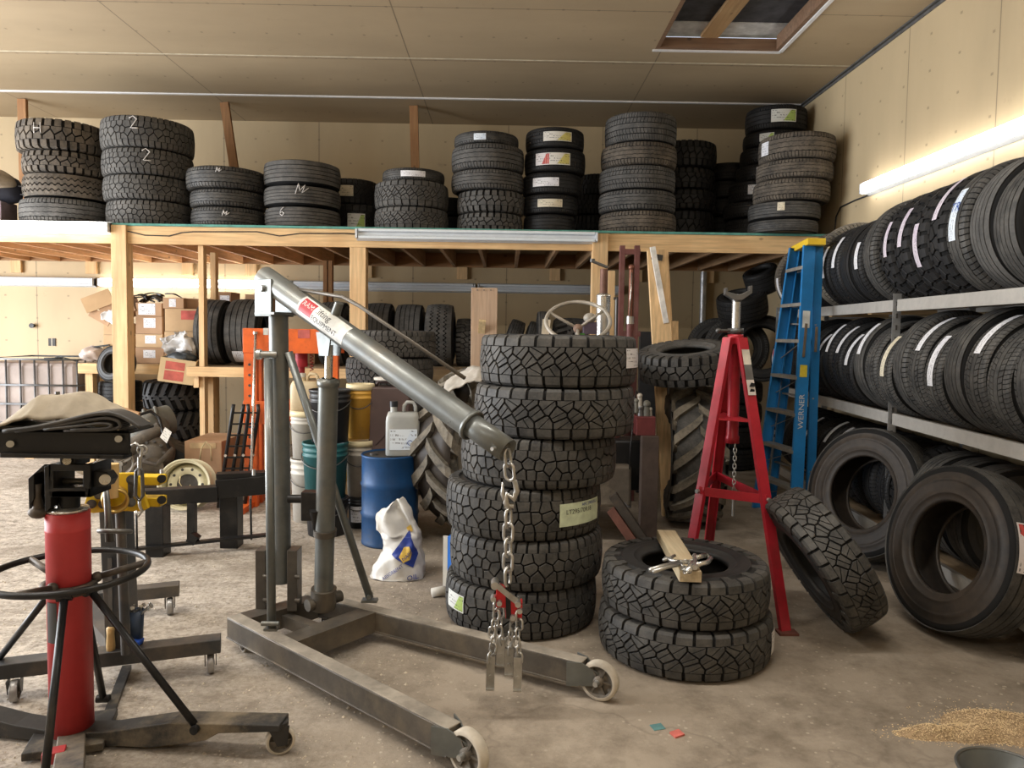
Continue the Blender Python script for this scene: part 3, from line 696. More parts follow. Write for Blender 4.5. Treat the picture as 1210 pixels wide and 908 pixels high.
stack([('rib', 880, 960, 257, 'dark smooth', RB_BLK, {}), ('rib', 880, 962, 235, 'dark smooth', RB_BLK, D(stickers=[(-115, .07, -.2, .7, 'c')])), ('hw', 885, 972, 208, 'dusty worn', RB_BRN, {}), ('hw', 888, 975, 185, 'dusty worn', RB_BRN, {}), ('hw', 890, 977, 157, 'dusty worn', RB_BRN, D(stickers=[(-165, .12, -.5, .5, 'w')]))], 7.84, 'rightmost mezzanine stack')
# ---------------------------------------------------------------- steel rack on the right with its tires
RX0, RDX = 2.65, .0747; RY0 = 4.99
def rxf(Y): return RX0 + RDX * (Y - RY0)
RD = V((RDX, 1, 0)).normalized(); RP = V((1, -RDX, 0)).normalized()
def rk(Y, dep, z): p = V((rxf(Y), Y, z)); return p + RP * dep
SH = [.22, 1.04, 1.81]; YR0, YR1 = 2.6, 7.70; RDEP = .50
t = thing('tire_rack', 'long galvanised three shelf steel rack along the right wall', 'rack', (2.8, 5, 0))
for Y in (YR1, RY0, YR0):
    for dep in (0, RDEP):
        a, b = rk(Y, dep, 0), rk(Y, dep, 1.85)
        s = 1 if dep == 0 else -1
        mb = MB().bar(a, b, .055, .004, RD).bar(a + RP * s * .02 + RD * .027, b + RP * s * .02 + RD * .027, .004, .04, RD)
        for k in range(22):
            if dep == 0: mb.box(rk(Y, -.003, .1 + k * .08), (.012, .02, .032), mi=1)
        mb.build('upright', [GALV, DARKT], t)
    mb = MB()
    for z in (.5, 1.3): mb.bar(rk(Y, .02, z), rk(Y, RDEP - .02, z + .3), .02, .02)
    mb.build('brace', GALV, t)
RBEAM = plain('rack_beam_grey', (.52, .50, .46), .5, .45, .15)
for z in SH:
    for y0, y1 in ((RY0 + .03, YR1 - .03), (YR0 + .03, RY0 - .03)):
        for dep in (-.012, RDEP):
            MB().prism([(0, 0), (.045, 0), (.045, .02), (.03, .02), (.03, .078), (0, .078)], rk(y0, dep, z - .08), RP, V((0, 0, 1)), rk(y1, dep, 0) - rk(y0, dep, 0)).build('beam', RBEAM, t)
        MB().prism([(0, 0), (RDEP - .03, 0), (RDEP - .03, .012), (0, .012)], rk(y0, .034, z - .05), RP, V((0, 0, 1)), rk(y1, 0, 0) - rk(y0, 0, 0)).build('shelf_panel', wood('particle_board', (.45, .34, .22), 'y'), t)
    if z > .5: 
        for Y in (5.5, 6.3, 3.6): MB().bar(rk(Y, .03, z - .07), rk(Y, RDEP, z - .07), .07, .035).build('support', OAK, t)
def rtire(Y, shelf, kind, R, W, label, mat=RB_NEW, sk=(), tilt=0.0, fx=.1, side=RB_SID):
    c = rk(Y, R - fx, SH[shelf] - .035 + R)
    ax = (RD + RP * tilt).normalized()
    tire(kind, c, ax, label, R=R, W=W, mat=mat, side=side, stickers=sk, spin=random.uniform(0, 6) if not sk else random.choice((0, .7, 1.9)), group='tires on the steel rack')
def ypx(x, fx=.1): return (RX0 - RDX * RY0 - fx) / ((x - 597) / F - RDX)
ORD = ['first', 'second', 'third', 'fourth', 'fifth', 'sixth', 'seventh', 'eighth', 'ninth', 'tenth', 'eleventh', 'twelfth', 'thirteenth', 'fourteenth', 'fifteenth', 'sixteenth', 'seventeenth', 'eighteenth', 'nineteenth', 'twentieth', 'twenty-first', 'twenty-second', 'twenty-third', 'twenty-fourth']
TOPR = [  # left edge px, kind, R, look, sticker
    (899, 'hw', .36, 'tan dusted', RB_BRN, [(-20, .25, -.7, -.2, 'w')]), (913, 'tour', .335, 'black', RB_NEW, []), (925, 'tour', .33, 'black', RB_NEW, [(-10, .2, -.5, .1, 'w')]),
    (937, 'hw', .37, 'tan dusted', RB_TRC, []), (948, 'hw', .35, 'black', RB_NEW, []), (958, 'hw', .38, 'tan dusted', RB_TRC, []), (969, 'tour', .35, 'black', RB_NEW, [(8, .27, -.4, .1, 'w')]), (981, 'tour', .35, 'black', RB_NEW, [(18, .26, -.4, .15, 'w')]),
    (993, 'rib', .35, 'black', RB_NEW, []), (1006, 'hw', .35, 'black', RB_NEW, [(5, .2, -.6, -.1, 'w')]), (1020, 'hw', .385, 'blue grey walled', RB_BLK, []),
    (1040, 'mt', .385, 'black lug', RB_NEW, [(8, .24, -.5, -.1, 'p')]), (1058, 'mt', .385, 'black lug', RB_NEW, [(16, .26, -.4, .1, 'p')]), (1077, 'mt', .385, 'black lug', RB_NEW, [(-6, .27, -.3, .2, 'p')]), (1098, 'mt', .39, 'black lug', RB_NEW, [(34, .3, -.2, .3, 'p')]),
    (1121, 'hw', .39, 'black highway', RB_BLK, [(12, .3, -.3, .35, 'b', [('TR', .62, .5, .075, INK_BLUE, True)])]), (1150, 'rib', .38, 'grey ribbed', RB_DST, []), (1179, 'rib', .36, 'black ribbed', RB_BLK, [])]
for i, (x, k, R, look, mat, sk) in enumerate(TOPR):
    Y = min(ypx(x), 7.5 - .213 * i); rtire(Y, 2, k, R, .2 if Y > 4.6 else .215, '%s tire, %s from the far end of the top rack shelf' % (look, ORD[i]), mat, sk)
MIDY = []; Y = 7.5
while Y > 2.75:
    MIDY.append(Y); Y -= .215
look_mid = ['tour', 'hw', 'tour', 'tour', 'rib', 'tour']
for i, Y in enumerate(MIDY):
    k = look_mid[i % 6]; R = .335 + .02 * ((i * 5) % 3 - 1) + (.01 if Y < 4.8 else 0)
    sk = []
    if i in (1, 4, 6, 7, 8, 9, 10): sk = [(28 + 5 * (i % 3), .27, -.35, .15, 'w')]
    if i == 0: sk = [(0, .2, -.5, .0, 'r')]
    if i == 12: sk = [(22, .3, -.3, .25, 'c')]
    if i in (14, 17): sk = [(46, .3, -.3, .25, 'w')]
    if i == 15: sk = [(18, .32, -.3, .3, 'w')]
    rtire(Y, 1, k, R, .205, 'black %s tire, %s from the far end of the middle rack shelf' % ('stickered' if sk else 'bare', ORD[i]), RB_NEW if i < 10 else RB_BLK, sk, fx=.11)
for i in range(16):
    Y = 7.4 - .235 * i
    if Y < 4.1: break
    sk = [(40 + 4 * (i % 3), .27, -.3, .2, 'w')] if i in (3, 5, 6, 7, 8) else []
    rtire(Y, 0, ['tour', 'hw', 'tour', 'mt'][i % 4] if i < 12 else 'rib', .33, .21, 'black %s tire, %s from the far end of the bottom rack shelf' % ('stickered' if sk else 'bare', ORD[i]), RB_NEW if i < 12 else RB_BLK, sk, fx=.04)
# ---------------------------------------------------------------- tires standing about on the floor
LAY = [('at2', 528, 712), ('at2', 533, 718), ('at2', 528, 715), ('at2', 545, 732), ('at', 560, 752), ('at', 566, 754)]
PL = ['bottom', 'second from bottom', 'third from bottom', 'third from top', 'second from top', 'top']
zz = .002; HT = [.25, .256, .262, .252, .256, .262]
for i, (k, x0, x1) in enumerate(LAY):
    sk = {0: [(-147, .16, -.2, .5, 'g')], 2: [(-46, .30, -.42, .45, 't', [('LT295/70R18', .42, .62, .033, INK_BLACK, False), ('AFE 298/6XL5', .70, .86, .024, INK_BLUE, False)])], 5: [(-27, .20, -.25, .5, 'w')]}.get(i, [])
    pc = aY((x0 + x1) / 2, 400, 4.0)
    tire(k, (pc.x, 4.0, zz + HT[i] / 2), (0, 0, 1), '%s tire, %s of tall six tire stack behind chain' % ('chunky black all terrain' if k == 'at' else 'black block tread', PL[i]),
         R=(x1 - x0) / 2 / F * 4.0 * .985, W=HT[i] + .004, mat=RB_BLK, stickers=sk, group='six stacked all terrain tires', spin=.4 + i * 1.3)
    zz += HT[i]
for i, (x0, x1, z0, z1) in enumerate(((713, 922, .002, .226), (716, 917, .228, .452))):
    pc = aY((x0 + x1) / 2, 400, 3.58)
    tire('at', (pc.x, 3.58, (z0 + z1) / 2), (0, 0, 1), ('lower black all terrain tire with white barcode sticker in the two tire pile', 'upper black all terrain tire of two tire pile, wood block on it')[i],
         R=(x1 - x0) / 2 / F * 3.58 * .985, W=z1 - z0, mat=RB_BLK, stickers=[(-24, .15, -.45, .5, 'w')] if i == 0 else [], group='two tires piled by the red stand', spin=.2 + i)
n = V((-.82, -.01, -.50)).normalized(); R, W = .388, .225
tire('at', aZ(971, 660, R * math.sqrt(1 - n.z ** 2) + W / 2 * abs(n.z) - .012), n, 'all terrain tire tipped over against the big dusty truck tire', R=R, W=W, mat=RB_BLK, spin=1.1)
def lean(px, py, n, R, W, label, **k):
    n = V(n).normalized(); zc = R * math.sqrt(1 - n.z ** 2) + W / 2 * abs(n.z) - .01
    s = aZ(px, py, zc + n.z * W / 2)
    return tire('truck', s - n * (W / 2), n, label, R=R, W=W, mat=RB_BLK, side=RB_SBR, **k)
lean(1112, 645, (-.96, -.17, .22), .44, .24, 'large bald truck tire with red and white sticker leaning on rack', spin=.5, ref=(0, 0, 1),
     stickers=[(-74, .24, -.3, .8, 'r')], group=None)
lean(1014, 581, (-.89, -.40, .24), .46, .25, 'chalk marked truck tire leaning on rack behind the tipped all terrain tire', spin=2, ref=(0, 0, 1))
# tractor tires
tc = aY(571, 500, 5.62)
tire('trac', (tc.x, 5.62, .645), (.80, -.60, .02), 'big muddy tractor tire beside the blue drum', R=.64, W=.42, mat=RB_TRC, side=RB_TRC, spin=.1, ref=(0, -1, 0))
tc = aY(819, 500, 6.05)
tire('trac', (tc.x, 6.05, .572), (1, -.12, 0), 'narrow muddy tractor tire standing under the tilted bald tire', R=.57, W=.43, mat=RB_TRC, side=RB_BLK, spin=.2, ref=(0, -1, 0))
tc = aY(807, 436, 5.88)
tire('mt', (tc.x + .03, 5.9, 1.33), (-.13, -.17, 1), 'worn dusty tire lying tilted on top of the tractor tire', R=.385, W=.25, mat=RB_BLK, side=RB_DST, spin=0)
# under the mezzanine
def stand(kind, x0, x1, Y, z0, R, label, mat=RB_BLK, axis=(1, 0, 0), **k):
    pc = aY((x0 + x1) / 2, 400, Y); W = (x1 - x0) / F * Y * k.pop('wf', .95)
    return tire(kind, (pc.x, Y, z0 + R), axis, label, R=R, W=W, mat=mat, ref=(0, -1, 0), **k)
G2 = 'tires on the timber shelf'
stand('rib', 240, 274, 8.22, SZ, .36, 'black ribbed implement tire on timber shelf right of the thin stud', RB_BLK, group=G2)
stand('rib', 274, 318, 8.2, SZ, .365, 'black ribbed implement tire with sticker on timber shelf behind orange press', RB_BLK, group=G2, spin=0, stickers=[(48, .18, -.5, .1, 'w')])
stand('rib', 379, 413, 8.3, SZ, .36, 'black ribbed tire on timber shelf just left of middle post', RB_BLK, group=G2)
stand('rib', 431, 467, 8.75, SZ, .365, 'grey ribbed tire standing just right of the middle post', RB_DST, group=G2)
stand('rib', 467, 503, 8.75, SZ, .36, 'grey ribbed tire standing left of the zigzag tread tire', RB_DST, group=G2)
stand('zz', 503, 538, 8.55, SZ, .36, 'grey zigzag tread tire standing on the timber shelf', RB_DST, group=G2)
stand('mt', 539, 562, 8.6, SZ, .28, 'small dark lug tire between zigzag tire and wide plank', RB_BLK, group=G2)
stand('rib', 594, 614, 8.6, SZ - .02, .29, 'slanted small ribbed tire just right of the wide plank', RB_BLK, (1, 0, -.35), group=G2)
stand('rib', 617, 634, 8.6, SZ - .02, .28, 'slanted small ribbed tire left of the tall thin ribbed tire', RB_BLK, (1, 0, -.3), group=G2)
stand('rib', 633, 649, 8.4, SZ, .325, 'tall thin grey ribbed tire left of the steering wheel', RB_DST, group=G2)
stand('skid', 652, 694, 8.4, SZ, .29, 'chevron tread tire seen through the steering wheel', RB_BLK, group=G2)
NM = ['bottom', 'second from bottom', 'third from bottom', 'third from top', 'second from top', 'top']
for i in range(6):
    x0, x1 = ((409, 513), (411, 516))[i % 2]
    lying('at2', x0, x1, 7.12, .002 + i * .259, .259 + i * .259, 'grey all terrain tire, %s in stack before middle post' % NM[i], mat=RB_DST if i > 3 else RB_BLK, group='stack in front of the middle post')
for i in range(3):
    lying('skid', 171 + 3 * (i % 2), 246, 8.18, .002 + i * .325, .325 + i * .325, 'black deep tread tire, %s of pile under the red printed carton' % POS[3][i], mat=RB_NEW, group='deep tread tires under the timber shelf')
for i in range(4):
    lying('hw', 116 + 2 * (i % 2), 166, 8.36, .002 + i * .235, .235 + i * .235, 'black small tire, %s of the pile behind the left post' % POS[4][i], mat=RB_NEW, group='small tires behind the left post')
pc = aY(138, 434, 7.92); tire('rib', (pc.x, 7.92, 1.145), (-.3, -.93, .2), 'small smooth tire perched upright behind the left post', R=.20, W=.18, mat=RB_BLK, name='tire')
# heap in the back right corner
for i in range(4):
    lying('hw', 815, 902, 8.7, .002 + i * .255, .255 + i * .255, 'black tire, %s of the pile low in the back right corner' % POS[4][i], mat=RB_NEW, group='pile in the back right corner')
for i, (px, Y, R) in enumerate(((848, 8.92, .37), (870, 8.66, .375), (900, 8.40, .385))):
    pc = aY(px, 400, Y); tire(('hw', 'hw', 'tour')[i], (pc.x, Y, 1.022 + R), (-.25, -.95, .12), 'black tire standing on corner pile, %s of three' % ('leftmost', 'middle', 'rightmost')[i], R=R, W=.20, mat=RB_BLK, ref=(0, 0, 1), group='tires standing on the corner pile')
pc = aY(877, 361, 8.35); tire('tour', (pc.x, 8.35, pc.z), (-.25, -.3, 1), 'black tire lying tilted over the corner pile', R=.28, W=.27, mat=RB_NEW)
pc = aY(901, 333, 8.4); tire('tour', (pc.x, 8.4, pc.z + .02), (-.5, -.3, 1), 'highest black tire of corner heap, beneath the mezzanine joists', R=.2, W=.27, mat=RB_NEW)
# ---------------------------------------------------------------- grey engine hoist
HGR = plain('hoist_grey_paint', (.165, .175, .168), .36, .45, .28, 7, (.22, .19, .15), .06)
HFR = plain('hoist_frame_steel', (.115, .102, .086), .42, .5, .35, 6, (.22, .18, .13), .08); HFT = plain('hoist_frame_dust', (.30, .265, .215), .7, .1, .4, 7, (.12, .10, .08), .1)
CHR = plain('bright_steel', (.62, .61, .58), .28, .9, .15, 12, bmp=.04); CHN = plain('chain_zinc', (.50, .49, .46), .34, .85, .3, 18, bmp=.1)
BOLT = plain('bolt_zinc', (.5, .5, .48), .35, .8, .2); BLKM = plain('black_metal', (.011, .011, .0115), .4, .2, .3, 8, (.045, .04, .035))
WHEEL = plain('caster_wheel_dusty', (.50, .45, .37), .75, 0, .3, 10); WHUB = plain('caster_hub_iron', (.16, .14, .115), .6, .5, .3)
def wheel_mb(c, ax, r, w):
    m = MB().lathe([(r * .80, -w * .5), (r * .93, -w * .5), (r, -w * .36), (r, w * .36), (r * .93, w * .5), (r * .80, w * .5)], c, ax, 32, mi=0)
    for s in (-1, 1):
        m.lathe([(.001, s * w * .56), (r * .26, s * w * .56), (r * .28, s * w * .12), (r * .72, s * w * .12), (r * .74, s * w * .47), (r * .81, s * w * .5)], c, ax, 32, mi=1)
    x, y, d = frame(V(ax))
    for k in range(6): a = 2 * pi * k / 6; q = x * cos(a) + y * sin(a); m.bar(V(c) + q * r * .2, V(c) + q * r * .76, w * .75, r * .09, d, mi=1) if False else m.bar(V(c) + q * r * .2, V(c) + q * r * .76, r * .09, w * .7, d, mi=1)
    return m
HZ = .155
A, B, C_, D_ = aZ(268, 729, HZ), aZ(529, 862, HZ), aZ(371, 699.5, HZ), aZ(693, 778, HZ)
inw = (C_ - A).normalized()
hoist = thing('engine_hoist', 'grey steel engine hoist with long boom over wheeled frame', 'engine hoist', ((A + C_) / 2 - V((0, 0, HZ))))
Z1 = V((0, 0, 1))
def chan(p, q, w, h, mi=0):
    """rectangular steel leg with its top face at the given height"""
    return MB().bar(p + V((0, 0, -.0555)), q + V((0, 0, -.0555)), w, .099).bar(p + V((0, 0, -.003)), q + V((0, 0, -.003)), w, .006, mi=1).bar(p + V((0, 0, -.101)), q + V((0, 0, -.101)), w + .012, .008)
lw = .068
Lp, Lq = A + inw * lw / 2, B + (aZ(545, 856, .1) - B).normalized() * .03
lo = (B - A).normalized(); ln = V((-lo.y, lo.x, 0)); ln = ln if ln.dot(inw) > 0 else -ln
ro = (D_ - C_).normalized(); rn = V((-ro.y, ro.x, 0)); rn = rn if rn.dot(inw) > 0 else -rn
chan(A + ln * lw / 2, B + ln * lw / 2, lw, .105).build('base_leg', [HFR, HFT], hoist, bev=.003)
chan(C_ - rn * .02 - ro * .02, D_ - rn * .02, .066, .105).build('base_leg', [HFR, HFT], hoist, bev=.003)
mbq = MB()
r0, r1 = A + ln * lw + lo * .05, C_ - rn * .06 + ro * .05
MB().bar(r0 + V((0, 0, -.05)), r1 + V((0, 0, -.05)), .1, .098).build('cross_rail', HFR, hoist)
f0, f1 = aZ(338, 756, HZ - .002), aZ(437, 720, HZ - .002); MB().bar(f0 + V((0, 0, -.052)), f1 + V((0, 0, -.052)), .105, .1).build('cross_rail', HFR, hoist)
MB().bar((A + C_) / 2 + V((0, 0, -.06)), (f0 + f1) / 2 + V((0, 0, -.06)), .05, .06).build('spine', HFR, hoist)
MY = (A.y + C_.y) / 2 - .01
mt, mbm = aY(329, 372, MY), aY(333, 688, MY)
MB().cyl(mbm, mt, .047, n=28).build('mast', HGR, hoist)
for px in (311, 348):
    a, b = aY(px, 648, MY - .02), aY(px, 716, MY - .02); m = MB().bar(V((a.x, a.y, HZ - .01)), a, .05, .09, V((0, 1, 0)))
    for z in (HZ + .05, HZ + .17): m.cyl(V((a.x + .02, a.y - .06, z)), V((a.x + .045, a.y - .06, z)), .012, n=8)
    m.build('mast_bracket', HFR, hoist, bev=.002)
b0 = aY(317, 424, MY - .075); b1 = aZ(321, 744, HZ)
MB().tube([b0 + V((0, 0, .0)), b1], .021, 12).box(b1 + V((0, 0, .004)), (.06, .05, .012)).cyl(b1 + V((-.04, -.02, .035)), b1 + V((.04, -.02, .035)), .012, n=8).build('brace', HGR, hoist)
MB().cyl(b0 + V((-.05, 0, .02)), b0 + V((.03, .03, .02)), .017, n=8).cyl(b0 + V((-.055, 0, .02)), b0 + V((-.035, 0, .02)), .026, n=8).build('brace_bolt', BOLT, hoist)
c0 = aY(341, 416, MY - .03); c1 = aZ(437, 711, HZ)
MB().tube([c0, c1 + V((0, 0, .02))], .02, 12).box(c1 + V((0, 0, .006)), (.08, .05, .012)).cyl(c1 + V((0, -.03, .03)), c1 + V((0, .03, .03)), .012, n=8).build('brace', HGR, hoist)
BEY = 2.87
P0, P1 = aY(321, 334, MY), aY(600, 533, BEY)
hor = V((P1.x - P0.x, P1.y - P0.y, 0)).normalized(); pn = V((-hor.y, hor.x, 0))
def bo(px, py):
    d = ray(px, py); k = pn.dot(P0 - CAMP) / pn.dot(d); return CAMP + d * k
bd = (P1 - P0).normalized(); E0 = bo(558, 503)
E0 = P0 + bd * (E0 - P0).dot(bd)
S0 = P0 - bd * .06
boom = MB().cyl(S0, E0, .058, n=28).build('boom', HGR, hoist)
MB().lathe([(.0585, 0), (.066, 0), (.066, .016), (.0585, .016)], E0 - bd * .012, bd, 28).build('collar', HGR, boom)
ext = MB().lathe([(.049, -.1), (.049, (P1 - E0).length), (.043, (P1 - E0).length), (.043, -.1)], E0, bd, 28, closed=True).build('extension_tube', HGR, hoist)
vz = bd.cross(pn).normalized(); vz = vz if vz.z > 0 else -vz
MB().cyl(P1 - bd * .03 - pn * .07, P1 - bd * .03 + pn * .07, .008, n=8).build('cross_pin', BOLT, ext)
mpl = MB()
cm = aY(324, 360, MY)
for s in (-1, 1): mpl.box(cm + pn * s * .062 + V((.0, 0, .03)), (.012, .125, .18), Matrix.Rotation(math.atan2(pn.y, pn.x), 3, 'Z'))
mpl.box(V((mt.x, mt.y, mt.z + .004)), (.17, .15, .014), Matrix.Rotation(math.atan2(pn.y, pn.x), 3, 'Z')).build('pivot_bracket', HGR, hoist, bev=.002)
MB().cyl(cm + V((0, 0, .075)) - pn * .085, cm + V((0, 0, .075)) + pn * .085, .017, n=8).build('pivot_bolt', BOLT, hoist)
# decal on the boom
side = CAMP - (P0 + P1) / 2; side = (side - bd * side.dot(bd)).normalized(); tv = bd.cross(side)
if tv.z < 0: tv = -tv
def bs(u, v, r=.0588):               # u metres along the boom from its upper end, v metres around
    a = v / r; return P0 + bd * u + (side * cos(a) + tv * sin(a)) * r
u0 = (bo(366, 368) - P0).dot(bd); u1 = (bo(402, 400) - P0).dot(bd); uc = (u0 + u1) / 2; L_ = u1 - u0
def patch(x0, x1, y0, y1, mat, nm, par, r=.0588):
    m = MB(); n = 14
    for i in range(n + 1):
        for j in range(n + 1): m.v.append(bs(x0 + (x1 - x0) * j / n, y0 + (y1 - y0) * i / n, r))
    for i in range(n):
        for j in range(n): m.f.append([i * (n + 1) + j, i * (n + 1) + j + 1, (i + 1) * (n + 1) + j + 1, (i + 1) * (n + 1) + j]); m.sm.append(True); m.mi.append(0)
    return m.build(nm, mat, par)
dw = plain('decal_white', (.66, .66, .62), .45, bmp=0); dr = plain('decal_red', (.42, .035, .045), .45, bmp=0)
dec = patch(u0 - .03, u1 + .07, -.055, .05, dw, 'decal', boom); dec['label'] = 'white decal with red emblem and lettering'
em = MB().add([bs(u0 - .02 + x * .1, -.05 + y * .1, .0594) for x, y in ((.05, .18), (.95, .18), (.95, .66), (.8, .95), (.2, .95), (.05, .66))], [(0, 1, 2, 3, 4, 5)])
patch(u0 - .015, u0 + .075, -.034, .04, dr, 'emblem', boom, .0592)
text_on(MB(), 'RAM', lambda x, y: bs(u0 + .03 + x, .012 + y, .0598), .034, sx=1.1).build('lettering', dw, boom)
text_on(MB(), 'lifting', lambda x, y: bs(u0 + .14 + x, .016 + y, .0598), .046, sx=1.0).build('lettering', INK_BLACK, boom)
text_on(MB(), 'EQUIPMENT', lambda x, y: bs(u0 + .17 + x, -.026 + y, .0598), .032, sx=1.05).build('lettering', INK_BLACK, boom)
# tension rod and strut above the boom
MB().tube([bo(327, 338), bo(405, 351), bo(425, 362), bo(549, 447)], .009, 8).build('tension_rod', HFR, hoist)
MB().cyl(bo(392, 384), bo(401, 358), .024, .02, n=14).build('rod_strut', HGR, hoist)
# hydraulic jack
j0 = aZ(382, 722, HZ); JY = j0.y
ja, jb = V((j0.x, j0.y, HZ)), bo(388, 454); jc = bo(389, 408)
jd = (jb - ja).normalized()
jack = MB().cyl(ja + jd * .06, jb, .046, n=24).lathe([(.046, 0), (.052, .004), (.052, .03), (.03, .04)], jb - jd * .012, jd, 24).build('hydraulic_cylinder', HGR, hoist)
MB().cyl(jb, jc, .019, n=14).build('piston_rod', CHR, jack)
MB().cyl(ja + jd * .02, ja + jd * .12, .062, n=20).build('cylinder_foot', HFR, jack)
MB().cyl(ja - inw * .09 + V((0, 0, .05)), ja + inw * .1 + V((0, 0, .05)), .03, n=14).build('pivot_tube', HFR, jack)
MB().cyl(ja + jd * .40, ja + jd * .43, .056, n=20).build('clamp_band', HFR, jack)
for s in (-1, 1): MB().prism([(-.05, .06), (.05, .06), (.03, -.05), (-.03, -.05)], jc + pn * s * .035, hor, Z1, pn * .008).build('boom_lug', HGR, hoist)
pc = aY(365, 590, JY - .05); pm_ = MB().box(pc + V((.02, 0, -.03)), (.10, .07, .14)).cyl(pc + V((-.10, 0, .0)), pc + V((-.02, 0, .0)), .021, n=12).cyl(pc + V((-.02, 0, -.02)), pc + V((.10, .05, -.06)), .024, n=12).cyl(pc + V((.04, -.03, -.04)), pc + V((.04, .02, -.18)), .03, n=12)
pm_.build('pump', BLKM, jack, bev=.004)
# casters
def hoist_wheel(end, px, py, dirn, nrm):
    c = V((end.x, end.y, .083)) + dirn * .10
    w = wheel_mb(c, nrm, .083, .045).build('caster', [WHEEL, WHUB], hoist)
    for s in (-1, 1):
        e = end + nrm * s * .042; d = V((c.x, c.y, 0)) - V((e.x, e.y, 0)); d = d.normalized(); k = (c - e).dot(d)
        MB().prism([(-.03, 0), (.03, 0), (k + .022, -.05), (k + .024, -.085), (k - .02, -.098), (-.03, -.105)], V((e.x, e.y, HZ)), d, Z1, nrm * s * .006).build('fork_plate', HGR, w)
    MB().cyl(c - nrm * .05, c + nrm * .05, .011, n=10).build('axle', BOLT, w)
hoist_wheel(D_ - rn * .02 - ro * .03, 704, 815, ro, rn); hoist_wheel(B + ln * lw / 2 - lo * .03, 546, 897, lo, ln)
for e, nn, oo in ((A + ln * lw / 2, ln, lo), (C_ - rn * .02, rn, ro)):
    wheel_mb(V((e.x, e.y, .025)) + oo * .1, nn, .025, .02).build('caster', [WHEEL, WHUB], hoist)
# ---------------------------------------------------------------- chain and load leveler hanging from the boom
def link(mb, c, d, side_, L=.05, w=.016, r=.0052, mi=0):
    pts = []
    for k in range(16):
        a = 2 * pi * k / 16; pts.append(c + d * ((L / 2 - w) * (1 if cos(a) > 0 else -1) + w * cos(a)) + side_ * (w * sin(a)))
    mb.tube(pts, r, 6, True, mi)
def chain(parent, p, q, L=.05, w=.016, r=.0052, sw=0.0):
    d = (q - p); n = max(1, int(d.length / (L - 2.4 * r))); d = d.normalized(); x = frame(d)[0]; y = d.cross(x)
    for i in range(n):
        c = p + (q - p) * ((i + .5) / n) + V((sin(i * 1.7) * sw, cos(i * 1.3) * sw, 0))
        mb = MB(); link(mb, c, d, (x + y * .6).normalized() if i % 2 else (y - x * .6).normalized(), L, w, r); mb.build('link', CHN, parent)
K = lambda x, y: aY(x, y, BEY)
hc = thing('hoist_chain', 'shiny steel chain with hook hanging from the boom end', 'chain', K(601, 690))
chain(hc, K(599, 533), K(603, 566), .07, .021, .007); chain(hc, K(601, 604), K(600, 690), .075, .021, .007)
hk = [K(604, 598), K(604, 588), K(610, 582), K(611, 573), K(605, 567), K(598, 571), K(594, 567), K(594, 560)]
hk = [K(601, 604), K(601, 594), K(608, 590), K(612, 580), K(608, 570), K(601, 573)]
MB().tube([K(602, 602), K(598, 594), K(599, 584), K(607, 590), K(611, 580), K(608, 569), K(603, 566)], [.012, .014, .013, .014, .013, .011, .008], 10).cyl(K(596, 598), K(607, 598), .011, n=8).tube([K(599, 596), K(594, 584), K(594, 570)], [.011, .009, .004], 8).build('hook', CHN, hc)
lv = thing('load_leveler', 'red load leveler bar with four short hanging chains', 'load leveler', K(598, 812))
MB().bar(K(585, 690), K(613, 713), .022, .012, V((0, 1, 0))).cyl(K(585, 690) - V((0, .03, 0)), K(585, 690) + V((0, .03, 0)), .016, n=14).cyl(K(612, 712) - V((0, .03, 0)), K(612, 712) + V((0, .03, 0)), .012, n=12).build('bar', CHN, lv)
redb = plain('leveler_red', (.55, .025, .03), .4, .1, .15)
MB().prism([(-.02, -.045), (.03, -.05), (.03, .03), (-.02, .05)], K(592, 705), (1, .1, 0), (0, 0, 1), (0, .03, 0)).build('red_plate', redb, lv, bev=.003)
MB().prism([(-.035, -.05), (.03, -.055), (.032, .02), (-.035, .04)], K(608, 717), (1, .1, 0), (0, 0, 1), (0, .03, 0)).build('red_plate', redb, lv, bev=.003)
MB().bar(K(600, 690), K(601, 731), .02, .01, V((0, 1, 0))).build('strap', BLKM, lv)
for x, y in ((583, 707), (590, 712), (606, 729), (614, 721)): MB().cyl(K(x, y) - V((0, .02, 0)), K(x, y) + V((0, .02, 0)), .011, n=10).build('bolt', BOLT, lv)
for (x0, y0, x1, y1, y2, dy) in ((586, 712, 580, 782, 815, 0), (590, 712, 592, 768, 800, .05), (606, 730, 602, 778, 806, .04), (612, 722, 612, 782, 815, -.01)):
    o_ = V((0, dy, 0)); chain(lv, K(x0, y0) + o_, K(x1, y1) + o_, .045, .014, .005, .006)
    a = K(x1, y1 - 6) + o_; b = K(x1 - 1, y2) + o_
    if y2 < 810: b = V((b.x, b.y, a.z - .11))
    MB().bar(a, b, .034, .006, V((0, 1, 0))).bar(b + V((0, -.012, .003)), b + V((0, .022, .003)), .034, .006).cyl(a.lerp(b, .6) - V((0, .008, 0)), a.lerp(b, .6) + V((0, .008, 0)), .008, n=8).build('end_bracket', CHN, lv)
